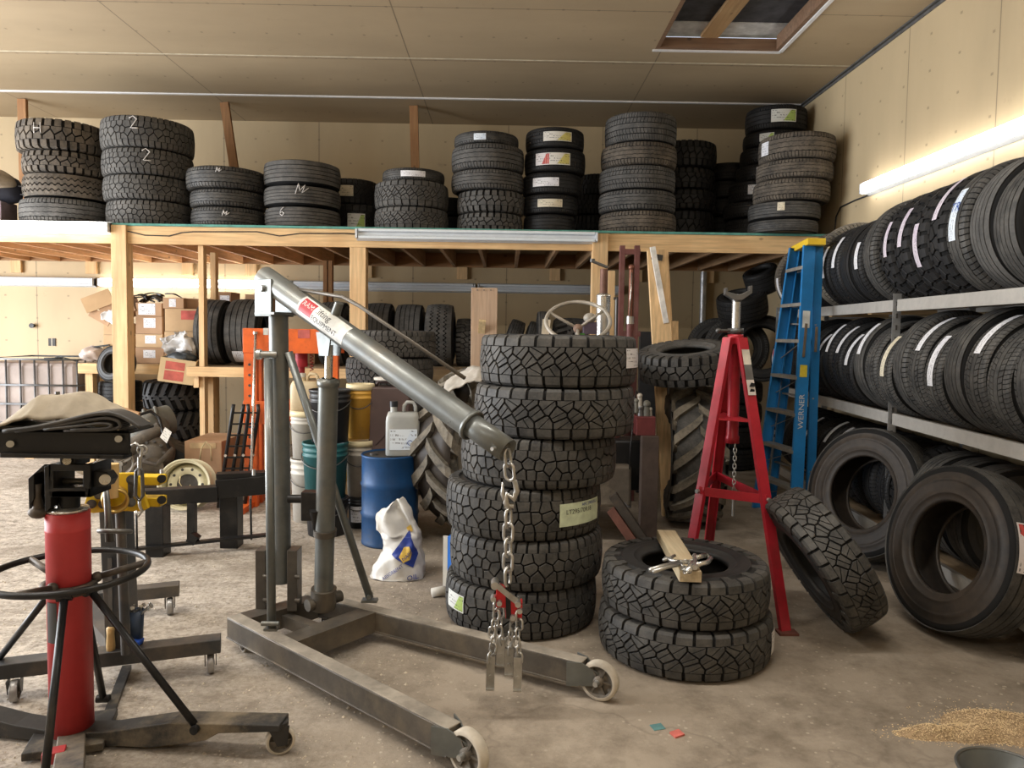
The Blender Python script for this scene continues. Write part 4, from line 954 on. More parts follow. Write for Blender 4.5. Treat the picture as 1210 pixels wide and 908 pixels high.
# ---------------------------------------------------------------- red tripod stand
RED = plain('stand_red_paint', (.40, .017, .03), .38, .1, .22, 6, (.18, .02, .02), .05)
ctr = aY(869, 400, 4.28); cx, cy = ctr.x, 4.28
rs = thing('tripod_stand', 'tall red tripod support stand with threaded steel saddle top', 'stand', (cx, cy, 0))
T_ = 1.54
feet = [aZ(930, 749, 0), V((1.0, 4.07, 0)), aZ(854, 672, 0)]
feet[2] = V((cx + .02, cy + .55, 0))
mids = []
for i, f in enumerate(feet):
    d = V((f.x - cx, f.y - cy, 0)).normalized(); tp = V((cx, cy, T_)) + d * .075; wd = d.cross(Z1)
    ax = (tp - f).normalized(); nrm = ax.cross(wd).normalized()
    m = MB().prism([(-.029, 0), (.029, 0), (.029, -.026), (.024, -.026), (.024, -.005), (-.024, -.005), (-.024, -.026), (-.029, -.026)], f, wd, nrm if nrm.dot(d) > 0 else -nrm, tp - f)
    lg = m.build('leg', RED, rs)
    MB().box(f + V((0, 0, .006)), (.10, .07, .012)).build('foot_plate', plain('foot_rusty', (.14, .05, .035), .7), lg)
    MB().bar(tp + V((0, 0, -.02)), V((cx, cy, T_ - .02)), .06, .035).build('gusset', RED, rs)
    mids.append((f.lerp(tp, .43), f.lerp(tp, .70)))
    if i == 0:
        w0 = [f.lerp(tp, k) + d * .004 + nrm * (0.003 if nrm.dot(d) > 0 else -.003) for k in (.955, .90, .845, .79)]
        for k in range(3):
            q = [w0[k] - wd * .025, w0[k] + wd * .025, w0[k + 1] + wd * .025, w0[k + 1] - wd * .025]
            o = MB().add(q, [(0, 1, 2, 3)]).build('warning_sticker', (plain('sticker_plain_cream', (.60, .56, .48), .5, bmp=0), plain('sticker_plain_grey', (.13, .125, .12), .5, bmp=0), plain('sticker_plain_white', (.66, .6, .55), .5, bmp=0))[k], lg)
        tb = MB()
        for dz_ in (0, .035): tb.prism([(-.018, -.012), (.018, -.012), (.006, .012), (-.018, .008)], w0[2].lerp(w0[3], .5) + V((0, 0, dz_ - .02)) + d * .003 + nrm * .004, wd, Z1, d * .0006)
        tb.build('pictogram', INK_BLACK, lg)
for k in range(3):
    a, b = mids[k][0], mids[(k + 1) % 3][0]; MB().bar(a, b, .008, .05, Z1).build('tie_bar', RED, rs)
    for p in (a, b): pass
MB().prism([(mids[k][1].x - cx, mids[k][1].y - cy) for k in range(3)], (cx, cy, mids[0][1].z), (1, 0, 0), (0, 1, 0), (0, 0, -.012)).build('plate', RED, rs)
for k in range(3):
    p = mids[k][0]; d = V((p.x - cx, p.y - cy, 0)).normalized(); MB().cyl(p + d * .01, p + d * .026, .013, n=8).build('bolt', BOLT, rs)
MB().lathe([(.028, .92), (.04, .92), (.04, .96), (.034, .97), (.034, T_ - .02), (.045, T_ - .015), (.045, T_ + .015), (.026, T_ + .02)], (cx, cy, 0), n=24).build('tube', RED, rs)
sc = MB(); prof = [(.024, T_ - .1)]
for i in range(26): z = T_ + .02 + i * .0075; prof += [(.026, z), (.021, z + .0037)]
sc.lathe(prof + [(.02, T_ + .235), (.001, T_ + .235)], (cx, cy, 0), n=18)
sc.build('screw', CHN, rs)
dkst = plain('dark_steel', (.12, .118, .115), .42, .6, .25)
MB().lathe([(.026, 0), (.045, 0), (.045, .03), (.026, .03)], (cx, cy, T_ + .022), n=18, closed=True).cyl((cx - .11, cy - .03, T_ + .037), (cx + .045, cy + .01, T_ + .037), .01, n=10).sph((cx - .11, cy - .03, T_ + .037), .016).build('lock_nut', dkst, rs)
hz = T_ + .235
MB().prism([(-.075, .012), (-.075, .05), (-.06, .05), (-.06, .028), (-.015, .014), (.015, .014), (.06, .036), (.06, .062), (.075, .062), (.075, .02), (.022, -.02), (-.022, -.022)], (cx, cy - .035, hz), (1, -.15, 0), Z1, (.01, .07, 0)).cyl((cx, cy, hz - .03), (cx, cy, hz + .01), .027, n=16).build('saddle', dkst, rs, bev=.002)
chain(rs, V((cx - .0, cy - .06, .92)), V((cx - .0, cy - .06, .62)), .03, .009, .003)
MB().cyl((cx, cy - .06, .50), (cx, cy - .06, .62), .008, n=8).build('locking_pin', BOLT, rs)
# ---------------------------------------------------------------- blue step ladder leaning on the rack
BLU = plain('ladder_blue_fibreglass', (.02, .19, .47), .42, 0, .18, 5, bmp=.04); ALU = plain('aluminium_scuffed', (.42, .40, .36), .45, .6, .3, 9)
nt_, nb = aY(957, 290, 6.1), aZ(940, 621, 0); ft, fb = aY(938, 294, 6.5), aZ(894, 600, 0)
rt_, rb = aY(968, 289, 6.12), aZ(957, 617, 0); gt, gb = aY(946, 293, 6.52), aZ(910, 601, 0)
ld = thing('step_ladder', 'folded blue step ladder with yellow cap leaning on rack', 'ladder', (nb + fb) / 2)
sy = (ft - nt_).normalized()
def rail(p, q, w, th, flange):
    ax = (q - p).normalized(); x = V((1, 0, 0)); x = (x - ax * x.dot(ax)).normalized(); y = ax.cross(x)
    y = y if y.y > 0 else -y
    return MB().prism([(-w / 2, 0), (w / 2, 0), (w / 2, flange), (w / 2 - th, flange), (w / 2 - th, th), (-w / 2 + th, th), (-w / 2 + th, flange), (-w / 2, flange)], p, x, y, q - p)
rails = []
for p, q, w, fl in ((nb, nt_, .095, .032), (fb, ft, .09, -.032), (rb, rt_, .07, .028), (gb, gt, .065, -.028)):
    rails.append(rail(p, q, w, .005, fl).build('rail', BLU, ld))
for k in range(1, 8):
    f = k * .305 / nt_.z; a, b = nb.lerp(nt_, f), fb.lerp(ft, f); a = a + V((0, .006, 0)); b = V((b.x, b.y - .006, a.z))
    d = (b - a)
    MB().prism([(-.05, 0), (.05, 0), (.05, -.028), (.045, -.028), (.045, -.004), (-.045, -.004), (-.045, -.028), (-.05, -.028)], a, V((1, 0, 0)), Z1, d).build('step', ALU, ld)
    if k < 6: MB().bar(a.lerp(b, .1) + V((0, 0, -.02)), V((b.x, b.y, b.z)).lerp(a, .02) + V((0, 0, -.17)), .012, .004).build('step_brace', ALU, ld)
    if k in (1, 3, 5): g0, g1 = rb.lerp(rt_, f + .05), gb.lerp(gt, f + .05); MB().bar(g0, g1, .03, .012).build('cross_bar', ALU, ld)
YEL = plain('cap_yellow', (.78, .52, .03), .5, 0, .12)
c4 = [aY(935, 293, 6.6), aY(954, 290, 6.02), aY(976, 287, 6.02), aY(966, 288, 6.6)]
zt = nt_.z
cap = MB()
o4 = [V((c.x, c.y, zt - .005)) for c in c4]; t4 = [p + V((0, 0, .055)) for p in o4]
cap.add(o4 + t4, [(3, 2, 1, 0), (4, 5, 6, 7), (0, 1, 5, 4), (1, 2, 6, 5), (2, 3, 7, 6), (3, 0, 4, 7)]).build('top_cap', YEL, ld, bev=.006)
ru = (nt_ - nb).normalized(); rx = (V((1, 0, 0)) - ru * ru.x).normalized(); rnm = V((0, -1, 0))
def rpt(f, u, v): return nb.lerp(nt_, f) + ru * u + rx * v + V((0, -.0022, 0))
text_on(MB(), 'WERNER', lambda x, y: rpt(.405, x, -y), .062, sx=1.15).build('lettering', dw, rails[0])
for f, h, m in ((.55, .05, plain('label_yellow', (.7, .55, .05), .5, bmp=0)), (.735, .07, dw)):
    o = MB().add([rpt(f, -h, -.03), rpt(f, -h, .03), rpt(f, h, .03), rpt(f, h, -.03)], [(0, 1, 2, 3)]).build('warning_label', m, rails[0])
MB().bar(rpt(.60, 0, -.01) + V((0, -.008, 0)), rpt(.72, 0, .0) + V((0, -.008, 0)), .02, .006, V((0, 1, 0))).bar(rpt(.62, 0, .07) + V((.02, .0, 0)), rpt(.71, 0, .07) + V((.02, .0, 0)), .02, .006, V((0, 1, 0))).build('spreader', plain('spreader_rusty', (.17, .13, .09), .6, .4), ld)
# ---------------------------------------------------------------- red transmission jack in the left foreground
TY = 2.69
g = aY(82, 700, TY); jx_, jy_ = g.x, TY
tj = thing('transmission_jack', 'red hydraulic transmission jack with black ring and tripod base', 'jack', (jx_, jy_, 0))
JR = plain('jack_red_paint', (.46, .04, .042), .5, .05, .16, 4, (.22, .03, .03), .06); ARM = plain('arm_dark_rusty', (.075, .062, .05), .55, .4, .4, 10, (.16, .12, .08))
BASE = plain('base_black_dirty', (.04, .038, .036), .55, .2, .4, 6, (.30, .24, .16))
zt = aY(82, 604, TY).z; R_ = .0735
body = MB().lathe([(.001, .03), (R_, .03), (R_, zt - .07), (R_ + .001, zt - .068), (R_ + .001, zt - .062), (R_, zt - .06), (R_, zt), (.001, zt)], (jx_, jy_, 0), n=40).build('cylinder', JR, tj)
o = MB(); 
for i in range(6):
    a0, a1 = RAD(-128 + i * 6), RAD(-122 + i * 6)
    o.add([(jx_ + (R_ + .002) * cos(a), jy_ + (R_ + .002) * sin(a), z) for a, z in ((a0, .40), (a1, .40), (a1, .55), (a0, .55))], [(0, 1, 2, 3)])
o.build('data_plate', sticker_mat('data_plate_black', (.03, .03, .03), (.03, .03, .03), (.4, .4, .4)), body)
hub = aY(82, 692, TY).z
MB().lathe([(R_ - .002, -.02), (R_ + .02, -.02), (R_ + .02, .015), (R_ - .002, .015)], (jx_, jy_, hub), n=32, closed=True).build('collar', ARM, tj)
rz = aY(82, 675, TY).z; ring = MB().torus((jx_, jy_, rz), .262, .0125, n=72, k=12).build('ring_handle', BLKM, tj)
for a in (25, 150, 265):
    a = RAD(a); e = V((jx_ + .255 * cos(a), jy_ + .255 * sin(a), rz)); s = V((jx_ + .09 * cos(a), jy_ + .09 * sin(a), hub + .02)); MB().tube([s, e], .013, 10).sph(s, .02).build('spoke', ARM, tj)
feet = [aZ(233, 860, .1), aZ(52, 925, .1), aZ(-10, 790, .1), aZ(122, 826, .03)]
for i, f in enumerate(feet):
    d = V((f.x - jx_, f.y - jy_, 0)).normalized(); s = V((jx_, jy_, hub - .01)) + d * .085
    MB().tube([s, f], .0135, 10).cyl(s - d.cross(Z1) * .025, s + d.cross(Z1) * .025, .02, n=12).cyl(f - d.cross(Z1) * .025, f + d.cross(Z1) * .025, .016, n=12).build('strut', BLKM if i < 3 else BLKM, tj)
def arm(end, w=.09):
    d = V((end.x - jx_, end.y - jy_, 0)); L0 = d.length; d = d.normalized(); n_ = d.cross(Z1)
    return MB().prism([(.0, .01), (L0 * .40, .015), (L0 * .66, .055), (L0 * .72, .085), (L0, .105), (L0, .13), (L0 * .5, .115), (L0 * .2, .065), (0, .05)], V((jx_, jy_, 0)) - n_ * w / 2, d, Z1, n_ * w), d, n_
ends = [aZ(336, 850, .13), aZ(75, 990, .13), aZ(-200, 812, .13)]
for i, e in enumerate(ends):
    m, d, n_ = arm(e); m.build('base_arm', BASE, tj, bev=.004)
    c = V((e.x, e.y, 0)) - d * .015 + V((0, 0, .052)) + n_ * 0
    wa = (n_ + d * .5).normalized() if i == 0 else n_
    ca = wheel_mb(c, wa, .052, .032).build('caster', [WHEEL, WHUB], tj)
    for s in (-1, 1): MB().prism([(-.045, .06), (.03, .06), (.022, -.012), (-.012, -.012)], c + wa * s * .022, (d - wa * d.dot(wa)).normalized(), Z1, wa * s * .004).build('fork', BASE, ca)
    MB().cyl(c + V((0, 0, .055)), c + V((0, 0, .07)), .03, n=14).build('swivel', BASE, ca)
bf = aZ(135, 795, .05); MB().bar(aZ(150, 792, .0) + V((0, 0, .012)), aZ(122, 866, 0) + V((0, 0, .012)), .038, .02).build('base_arm', BASE, tj)
MB().box((jx_, jy_, .025), (.26, .26, .03), Matrix.Rotation(.3, 3, 'Z')).build('base_plate', BASE, tj, bev=.004)
tag(MB().box(aZ(64, 893, .06) + V((.0, -.0, 0)), (.07, .05, .04), Matrix.Rotation(.4, 3, 'Z')).build('red_block', JR, tj, bev=.003))
# head
MB().lathe([(.001, 0), (R_ - .004, 0), (R_ - .004, .012), (.035, .016), (.032, .035), (.001, .035)], (jx_, jy_, zt), n=32).build('end_cap', CHR, tj)
q = lambda x, y, Y=TY: aY(x, y, Y)
def plate(mb, pts, Y, dy): 
    m = [q(x, y, Y) for x, y in pts]; n = len(m); return mb.add(m + [p + V((0, dy, 0)) for p in m], [list(range(n))[::-1], list(range(n, 2 * n))] + [(i, (i + 1) % n, n + (i + 1) % n, n + i) for i in range(n)])
yk = MB()
yk.cyl(q(82, 606), q(82, 584), .036, n=20)
for Y in (TY - .07, TY + .05):
    plate(yk, [(57, 549), (107, 549), (107, 557), (57, 557)], Y, .02); plate(yk, [(57, 577), (107, 577), (107, 588), (57, 588)], Y, .02)
    plate(yk, [(57, 557), (63, 557), (63, 577), (57, 577)], Y, .02); plate(yk, [(98, 557), (107, 557), (107, 577), (98, 577)], Y, .02)
plate(yk, [(57, 580), (107, 580), (107, 588), (57, 588)], TY - .07, .14); plate(yk, [(100, 549), (107, 549), (107, 588), (100, 588)], TY - .07, .14); plate(yk, [(57, 549), (62, 549), (62, 588), (57, 588)], TY - .07, .14)
yoke = yk.build('yoke', BLKM, tj, bev=.002)
sc_ = MB().cyl(q(62, 569), q(100, 569), .012, n=10); sc_.build('cross_shaft', dkst, yoke)
lk = MB(); plate(lk, [(107, 557), (126, 558), (132, 566), (127, 575), (107, 576)], TY - .05, .05)
lk.build('lug', BLKM, yoke, bev=.003); MB().cyl(q(124, 567, TY - .075), q(124, 567, TY + .02), .019, n=18).build('pivot_pin', CHR, yoke)
kl = MB(); plate(kl, [(70, 536), (90, 536), (88, 552), (71, 552)], TY - .06, .1); kl.build('clevis', BLKM, yoke, bev=.002); MB().cyl(q(79, 545, TY - .075), q(79, 545, TY + .06), .014, n=16).build('clevis_pin', CHR, yoke)
hm = MB()
plate(hm, [(33, 566), (40, 560), (52, 549), (60, 549), (60, 600), (50, 612), (38, 610), (34, 602)], TY - .02, .008); plate(hm, [(33, 566), (40, 560), (40, 590), (34, 600)], TY - .07, .05); plate(hm, [(52, 552), (60, 549), (60, 600), (53, 606)], TY - .07, .05)
hm.build('hook_bracket', BLKM, yoke, bev=.002)
MB().tube([q(45, 572, TY - .05), q(44, 585, TY - .05), q(46, 598, TY - .05), q(42, 608, TY - .05)], [.014, .012, .018, .02], 10).sph(q(45, 606, TY - .05), (.035, .025, .022)).build('latch', ARM, yoke)
pl = MB()
a, b = q(-60, 524, 2.52), q(153, 524, 2.52); zt1, zb1 = q(80, 509, 2.52).z, q(80, 537, 2.52).z; PD = 2.70
pl.b2((a.x, 2.52, zb1), (b.x, 2.53, zt1)).b2((a.x, 2.52, zt1 - .01), (b.x, PD, zt1)).b2((a.x, PD - .01, zb1), (b.x - .1, PD, zt1)).b2((q(4, 537, 2.52).x, 2.50, zb1 - .012), (b.x - .09, PD + .01, zb1 + .004)).b2((b.x - .1, 2.50, zb1 - .012), (b.x - .01, 2.56, zb1 + .004))
top = pl.build('top_plate', BLKM, tj, bev=.003)
for x, y in ((140, 519), (12, 525)): MB().cyl(q(x, y, 2.505), q(x, y, 2.525), .012, n=14).build('bolt', BOLT, top)
MB().cyl(V((q(68, 478, 2.63).x, 2.63, zt1)), q(68, 463, 2.63), .008, n=8).build('peg', dkst, top)
# folded tarpaulin on it
TAN_C = plain('canvas_tan', (.34, .29, .215), .9, 0, .22, 5, (.2, .17, .13), .3); BLK_C = plain('black_rubber_sheet', (.032, .031, .03), .55, 0, .3, 6, (.09, .08, .07))
tp = thing('folded_tarp', 'tan canvas folded over black rubber sheet on the jack plate', 'tarp', (q(85, 508, 2.7).x, 2.72, zt1))
def sheet(fn, nu, nv, mat, nm, par, th=.006):
    m = MB(); 
    for j in range(nv + 1):
        for i in range(nu + 1): m.v.append(V(fn(i / nu, j / nv)))
    for j in range(nv):
        for i in range(nu): k = j * (nu + 1) + i; m.f.append([k, k + 1, k + nu + 2, k + nu + 1]); m.sm.append(True); m.mi.append(0)
    o = m.build(nm, mat, par); s = o.modifiers.new('solid', 'SOLIDIFY'); s.thickness = th; s.offset = -1; return o
xl, xr = q(8, 508, 2.6).x, q(158, 508, 2.6).x
def canvas(u, v):
    x = xl + (xr - xl) * u; y = 2.50 + .22 * v
    h = max(0, min(1, u / .30)) * max(0, min(1, (1 - u) / .42))
    e = min(1, .30 + v * 2.2) * min(1, .8 + (1 - v) * 4)
    z = zt1 + .012 + .100 * h * e + .02 * h * noise.noise(V((x * 7, y * 9, 1))) + .006 * noise.noise(V((x * 30, y * 25, 3)))
    return (x, y, max(z, zt1 + .012))
sheet(canvas, 56, 20, TAN_C, 'canvas', tp, .007)
def fold(pts, nm, r=.007, dep=.07, y0=2.485):
    m = MB(); p = [aY(x, y, y0) for x, y in pts]; f = []
    for i in range(len(p) - 1):
        for k in range(5): f.append(p[i].lerp(p[i + 1], k / 5))
    f.append(p[-1])
    for _ in range(3): f = [f[0]] + [(f[i - 1] + f[i] * 2 + f[i + 1]) / 4 for i in range(1, len(f) - 1)] + [f[-1]]
    for a_, b_ in zip(f, f[1:]): m.bar(a_ + V((0, dep / 2, 0)), b_ + (b_ - a_) * .05 + V((0, dep / 2, 0)), dep, r * 2, (b_ - a_).cross(V((0, 1, 0))))
    m.tube(f, r, 8).build(nm, BLK_C, tp)
fold([(4, 510), (40, 506), (80, 497), (112, 489), (132, 488), (150, 495), (166, 506)], 'rubber_fold', .0075)
fold([(18, 510), (60, 505), (100, 497), (128, 494), (141, 498), (143, 505), (130, 508), (76, 509)], 'rubber_fold', .006, .06)
fold([(52, 508), (90, 504), (122, 500), (134, 503), (126, 507), (84, 508)], 'rubber_fold', .005, .05, 2.48)
MB().b2((xl, 2.53, zt1 + .001), (xr + .012, PD - .01, zt1 + .012)).build('rubber_sheet', BLK_C, tp)
# ---------------------------------------------------------------- orange shop press
ORG = plain('press_orange', (.70, .13, .025), .45, .1, .2, 6, (.22, .06, .03), .05)
PY = 6.35
sp = thing('shop_press', 'orange shop press frame behind the grey hoist mast', 'press', aZ(345, 600, 0).lerp(aZ(345, 600, 0), 0))
sp.location = WORLD[sp] = V((aY(345, 500, PY).x, PY, 0))
def vbar(x0, x1, Y, d, z0, z1): return MB().b2((aY(x0, 450, Y).x, Y, z0), (aY(x1, 450, Y).x, Y + d, z1))
zt = aY(300, 388, PY).z
m = vbar(288, 303, PY, .06, 0, zt); x = aY(288, 450, PY).x
for k in range(12): m.cyl((x + .05, PY - .002, .25 + k * .09), (x + .05, PY + .001, .25 + k * .09), .012, n=10, mi=1)
m.build('post', [ORG, DARKT], sp); vbar(303, 309, PY + .16, .06, 0, zt).build('post', ORG, sp)
vbar(392, 399, PY, .06, 0, zt - .04).build('post', ORG, sp); vbar(385, 391, PY + .16, .06, 0, zt - .04).build('post', ORG, sp)
a, b = aY(287, 388, PY), aY(400, 388, PY); MB().b2((a.x, PY - .008, a.z - .21), (b.x, PY - .001, a.z)).b2((a.x, PY + .225, a.z - .21), (b.x, PY + .232, a.z)).b2((a.x, PY, a.z - .012), (b.x, PY + .225, a.z)).build('top_beam', ORG, sp, bev=.004)
lp = MB().add([aY(x, y, PY - .011) for x, y in ((352, 390), (366, 390), (366, 400), (352, 400))], [(3, 2, 1, 0)]); lp.build('label_plate', plain('label_pinkish', (.55, .12, .1), .5, bmp=0), sp)
MB().add([aY(x, y, PY - .011) for x, y in ((311, 388), (317, 388), (317, 396), (311, 396))], [(3, 2, 1, 0)]).build('label_plate', dw, sp)
z = aY(300, 474, PY).z; MB().b2((a.x, PY - .01, z - .2), (b.x, PY - .002, z)).b2((a.x, PY + .225, z - .2), (b.x, PY + .232, z)).build('bed_beam', ORG, sp, bev=.003)
for px in (294, 395): c = aY(px, 600, PY).x; MB().b2((c - .05, PY - .28, 0), (c + .05, PY + .5, .05)).build('foot', ORG, sp)
zj = a.z - .21; cx_ = aY(352, 450, PY).x
rj = MB().cyl((cx_, PY + .11, zj), (cx_, PY + .11, zj - .12), .055, n=18).cyl((cx_, PY + .11, zj - .12), (cx_, PY + .11, zj - .2), .03, n=14)
for s in (-.09, .09):
    rj.tube([(cx_ + s + .014 * cos(k * .9), PY + .11 + .014 * sin(k * .9), zj - .004 * k) for k in range(40)], .004, 6)
rj.build('press_jack', plain('press_jack_red', (.3, .02, .03), .45, .2, .3), sp)
p = [aY(300, 396, PY - .07), aY(303, 420, PY - .07), aY(300, 480, PY - .07), aY(297, 562, PY - .07)]
ft_ = aZ(295.5, 606, 0); tag(MB().tube([aY(302, 395, PY - .03), ft_ + V((0, 0, .012))], .012, 8).cyl(aY(302, 395, PY - .03), aY(302, 392, PY - .03), .02, n=10).build('steel_rod', CHR), 'thin bright steel rod leaning upright on orange press post', 'rod')
# ---------------------------------------------------------------- buckets, jugs, drum
def bucket(px0, px1, py0, py1, Y, z0, mat, label, lid=None, band=None, group='buckets and jugs by the press', name='bucket', lab=None, bail=True):
    c = aY((px0 + px1) / 2, 500, Y); R = (px1 - px0) / 2 / F * Y; z1 = aY((px0 + px1) / 2, py0, Y).z; H = z1 - z0
    o = thing(name, label, 'bucket', (c.x, Y, z0), group)
    r = R * .87; t = .004
    bt = MB().lathe([(.001, 0), (r, 0), (r + (R - r) * .75, H * .76), (R * 1.0, H * .765), (R * 1.0, H * .785), (R * .97, H * .79), (R * .975, H * .85), (R, H * .855), (R, H * .875), (R * .975, H * .88), (R * .985, H * .95), (R * 1.02, H * .955), (R * 1.02, H), (R * .97, H), (R * .95, H * .9), (r * .97, .01), (.001, .01)], (c.x, Y, z0), n=32)
    bo_ = bt.build('body', mat, o)
    if lid: MB().lathe([(.001, H + .004), (R * .92, H + .004), (R * .94, H + .016), (R * 1.03, H + .016), (R * 1.05, H - .03), (R * 1.03, H - .03)], (c.x, Y, z0), n=32).build('lid', lid, o)
    if bail:
        pts = [V((c.x + R * 1.03 * cos(a), Y - R * 1.06 * sin(a) * .9 - .0, z0 + H * .82 - sin(a) * H * .30)) for a in [pi * k / 16 for k in range(17)]]
        pts = [V((c.x + R * 1.04 * cos(a), Y - R * 1.04 * sin(a), z0 + H * .80 - sin(a) * H * .22)) for a in [pi * k / 16 for k in range(17)]]
        MB().tube(pts, .004, 6).build('bail_handle', dkst, o)
    if lab:
        mb = MB(); n = 10; mb.uv = []
        for i in range(n + 1):
            a = RAD(lab[1]) + (i / n - .5) * lab[2]
            for j, f in ((0, lab[3]), (1, lab[4])): rr = r + (R - r) * f + .002; mb.v.append(V((c.x + rr * cos(a), Y + rr * sin(a), z0 + H * f))); mb.uv.append((i / n, j))
        for i in range(n): mb.f.append([2 * i, 2 * i + 2, 2 * i + 3, 2 * i + 1]); mb.sm.append(True); mb.mi.append(0)
        mb.build('paper_label', ST[lab[0]], o)
    return o, c, R, H
WB = plain('plastic_white_dirty', (.52, .49, .43), .5, 0, .15, 5, (.3, .25, .18)); YB_ = plain('plastic_amber', (.70, .38, .06), .45, 0, .14, 4, (.3, .2, .1))
CRM = plain('plastic_cream_lid', (.68, .58, .36), .5, 0, .15); TEAL = plain('plastic_teal', (.02, .11, .115), .45, 0, .15); BKB = plain('plastic_black', (.02, .021, .024), .45, 0, .2)
GRB = plain('plastic_greywhite', (.42, .38, .32), .55, 0, .2, 5, (.15, .12, .1))
Yb = 5.95
fl = lambda py, px, Y: aY(px, py, Y).z
bucket(344, 388, 541, 612, Yb, .002, WB, 'clean white bucket on floor, lowest under the cream jug', name='bucket')
z1 = fl(541, 360, Yb); bucket(344, 384, 487, 541, Yb, z1 + .004, WB, 'cream white bucket stacked beneath the cream square jug', CRM)
z2 = fl(487, 360, Yb)
def jug(px0, px1, py0, py1, Y, z0, dep, mat, label, neck=.3, name='jug', grp='buckets and jugs by the press', cap=None, yaw=0.0):
    c = aY((px0 + px1) / 2, 500, Y); W = (px1 - px0) / F * Y; z1 = aY(px0, py0, Y).z; H = z1 - z0
    o = thing(name, label, 'jug', (c.x, Y, z0), grp)
    rm = Matrix.Rotation(yaw, 3, 'Z'); P_ = lambda x, y, z: V((c.x, Y, z0)) + rm @ V((x, y, z))
    m = MB()
    secs = [(0, .92), (.02, 1.0), (.62, 1.0), (.70, .97), (.80, .86)]
    vs = []; n = 24
    for f, s in secs:
        for k in range(n):
            a = 2 * pi * k / n; ex = .45
            x = abs(cos(a)) ** ex * (1 if cos(a) > 0 else -1); y = abs(sin(a)) ** ex * (1 if sin(a) > 0 else -1)
            vs.append(P_(x * W / 2 * s, y * dep / 2 * s, f * H))
    fs = [(j * n + k, j * n + (k + 1) % n, (j + 1) * n + (k + 1) % n, (j + 1) * n + k) for j in range(len(secs) - 1) for k in range(n)] + [tuple(range(n))[::-1], tuple(range((len(secs) - 1) * n, len(secs) * n))]
    m.add(vs, fs, True); m.build('body', mat, o)
    nx = (neck - .5) * W * .7
    MB().cyl(P_(nx, 0, H * .78), P_(nx, 0, H * .93), W * .1, n=16).build('neck', mat, o)
    MB().cyl(P_(nx, 0, H * .90), P_(nx, 0, H * 1.0), W * .12, n=16).build('cap', cap or BKB, o)
    hx = W * .12 if neck < .5 else -W * .12; s = 1 if neck < .5 else -1
    MB().tube([P_(hx - s * .1 * W, 0, H * .76), P_(hx - s * .08 * W, 0, H * .92), P_(hx, 0, H * .98), P_(hx + s * .18 * W, 0, H * .98), P_(hx + s * .25 * W, 0, H * .90), P_(hx + s * .26 * W, 0, H * .72)], W * .055, 10).build('handle', mat, o)
    return o, P_, W, H
o, P_, W, H = jug(345, 380, 441, 487, Yb, z2 + .006, .2, plain('plastic_cream', (.58, .47, .30), .5, 0, .15, 4, (.3, .2, .1)), 'cream square jug on top of the white buckets', .3, cap=WB)
# teal and black buckets behind the jack
bucket(361, 412, 588, 645, 5.55, .002, BKB, 'black bucket on floor under the teal bucket')
z1 = fl(588, 385, 5.55); bucket(358, 411, 522, 588, 5.55, z1 + .004, TEAL, 'dark teal bucket stacked behind the hoist jack')
z1 = fl(522, 385, 5.55); 
bucket(366, 414, 460, 522, 5.55, z1 + .004, BKB, 'black bucket on top of the teal bucket')
# amber bucket stack
bucket(411, 438, 585, 640, 5.75, .002, BKB, 'black bucket with white label left of blue drum', lab=('w', -95, 1.1, .2, .7))
z1 = fl(585, 425, 5.75); bucket(409, 443, 522, 585, 5.75, z1 + .004, GRB, 'dirty grey white bucket under the amber bucket', CRM)
z1 = fl(520, 425, 5.75); bucket(410, 442, 456, 522, 5.75, z1 + .016, YB_, 'amber yellow bucket with cream rim, highest left of brown jerrycan', CRM)
jug(401, 415, 541, 592, 6.1, .3, .12, plain('plastic_yellow', (.65, .42, .03), .45), 'narrow yellow jug squeezed behind teal bucket', .5)[0]
# crate under the yellow jug so it stands on something
c_ = aY(408, 500, 6.1); tag(MB().b2((c_.x - .09, 6.0, .002), (c_.x + .09, 6.22, .296)).build('wooden_block', OAKZ), 'small wooden block under the narrow yellow jug', 'block')
# blue drum
DRB = plain('drum_blue', (.008, .052, .15), .45, .15, .35, 5, (.07, .07, .07), .1)
DYc, DR = 5.35, .205; dc = aY(461, 560, DYc); dz = aY(461, 541, DYc - .2).z
dm = thing('blue_drum', 'scuffed blue steel drum behind the white sack', 'drum', (dc.x, DYc, 0))
pr = [(.001, .004), (DR - .01, .004), (DR, .0), (DR + .004, .012), (DR, .024)]
for f in (.34, .67): pr += [(DR, dz * f - .02), (DR + .009, dz * f), (DR, dz * f + .02)]
MB().lathe(pr + [(DR, dz - .02), (DR + .006, dz - .01), (DR, dz), (DR - .008, dz - .012), (.001, dz - .014)], (dc.x, DYc, 0), n=40).build('body', DRB, dm)
MB().lathe([(DR - .012, dz - .011), (.001, dz - .009)], (dc.x, DYc, 0), n=32).build('lid', plain('drum_lid_dark', (.05, .045, .04), .6), dm)
for a, r in ((200, .03), (-40, .016)): MB().cyl((dc.x + .12 * cos(RAD(a)), DYc + .12 * sin(RAD(a)), dz - .01), (dc.x + .12 * cos(RAD(a)), DYc + .12 * sin(RAD(a)), dz + .004), r, n=14).build('bung', dkst, dm)
GRYJ = plain('plastic_grey_jug', (.36, .37, .355), .45, 0, .12, 5, (.45, .38, .25))
o, P_, W, H = jug(456, 496, 474, 541, 5.28, dz - .004, .11, GRYJ, 'grey oil jug with blue white label on blue drum', .12, grp=None, yaw=.12)
mb = MB(); mb.uv = []
for x, z in ((-.38, .12), (.42, .12), (.42, .50), (-.38, .50)): mb.v.append(P_(x * W, -.0575, z * H)); mb.uv.append(((x + .38) / .8, (z - .12) / .38))
mb.f = [[0, 1, 2, 3]]; mb.sm = [False]; mb.mi = [0]; mb.build('label', ST['b'], o)
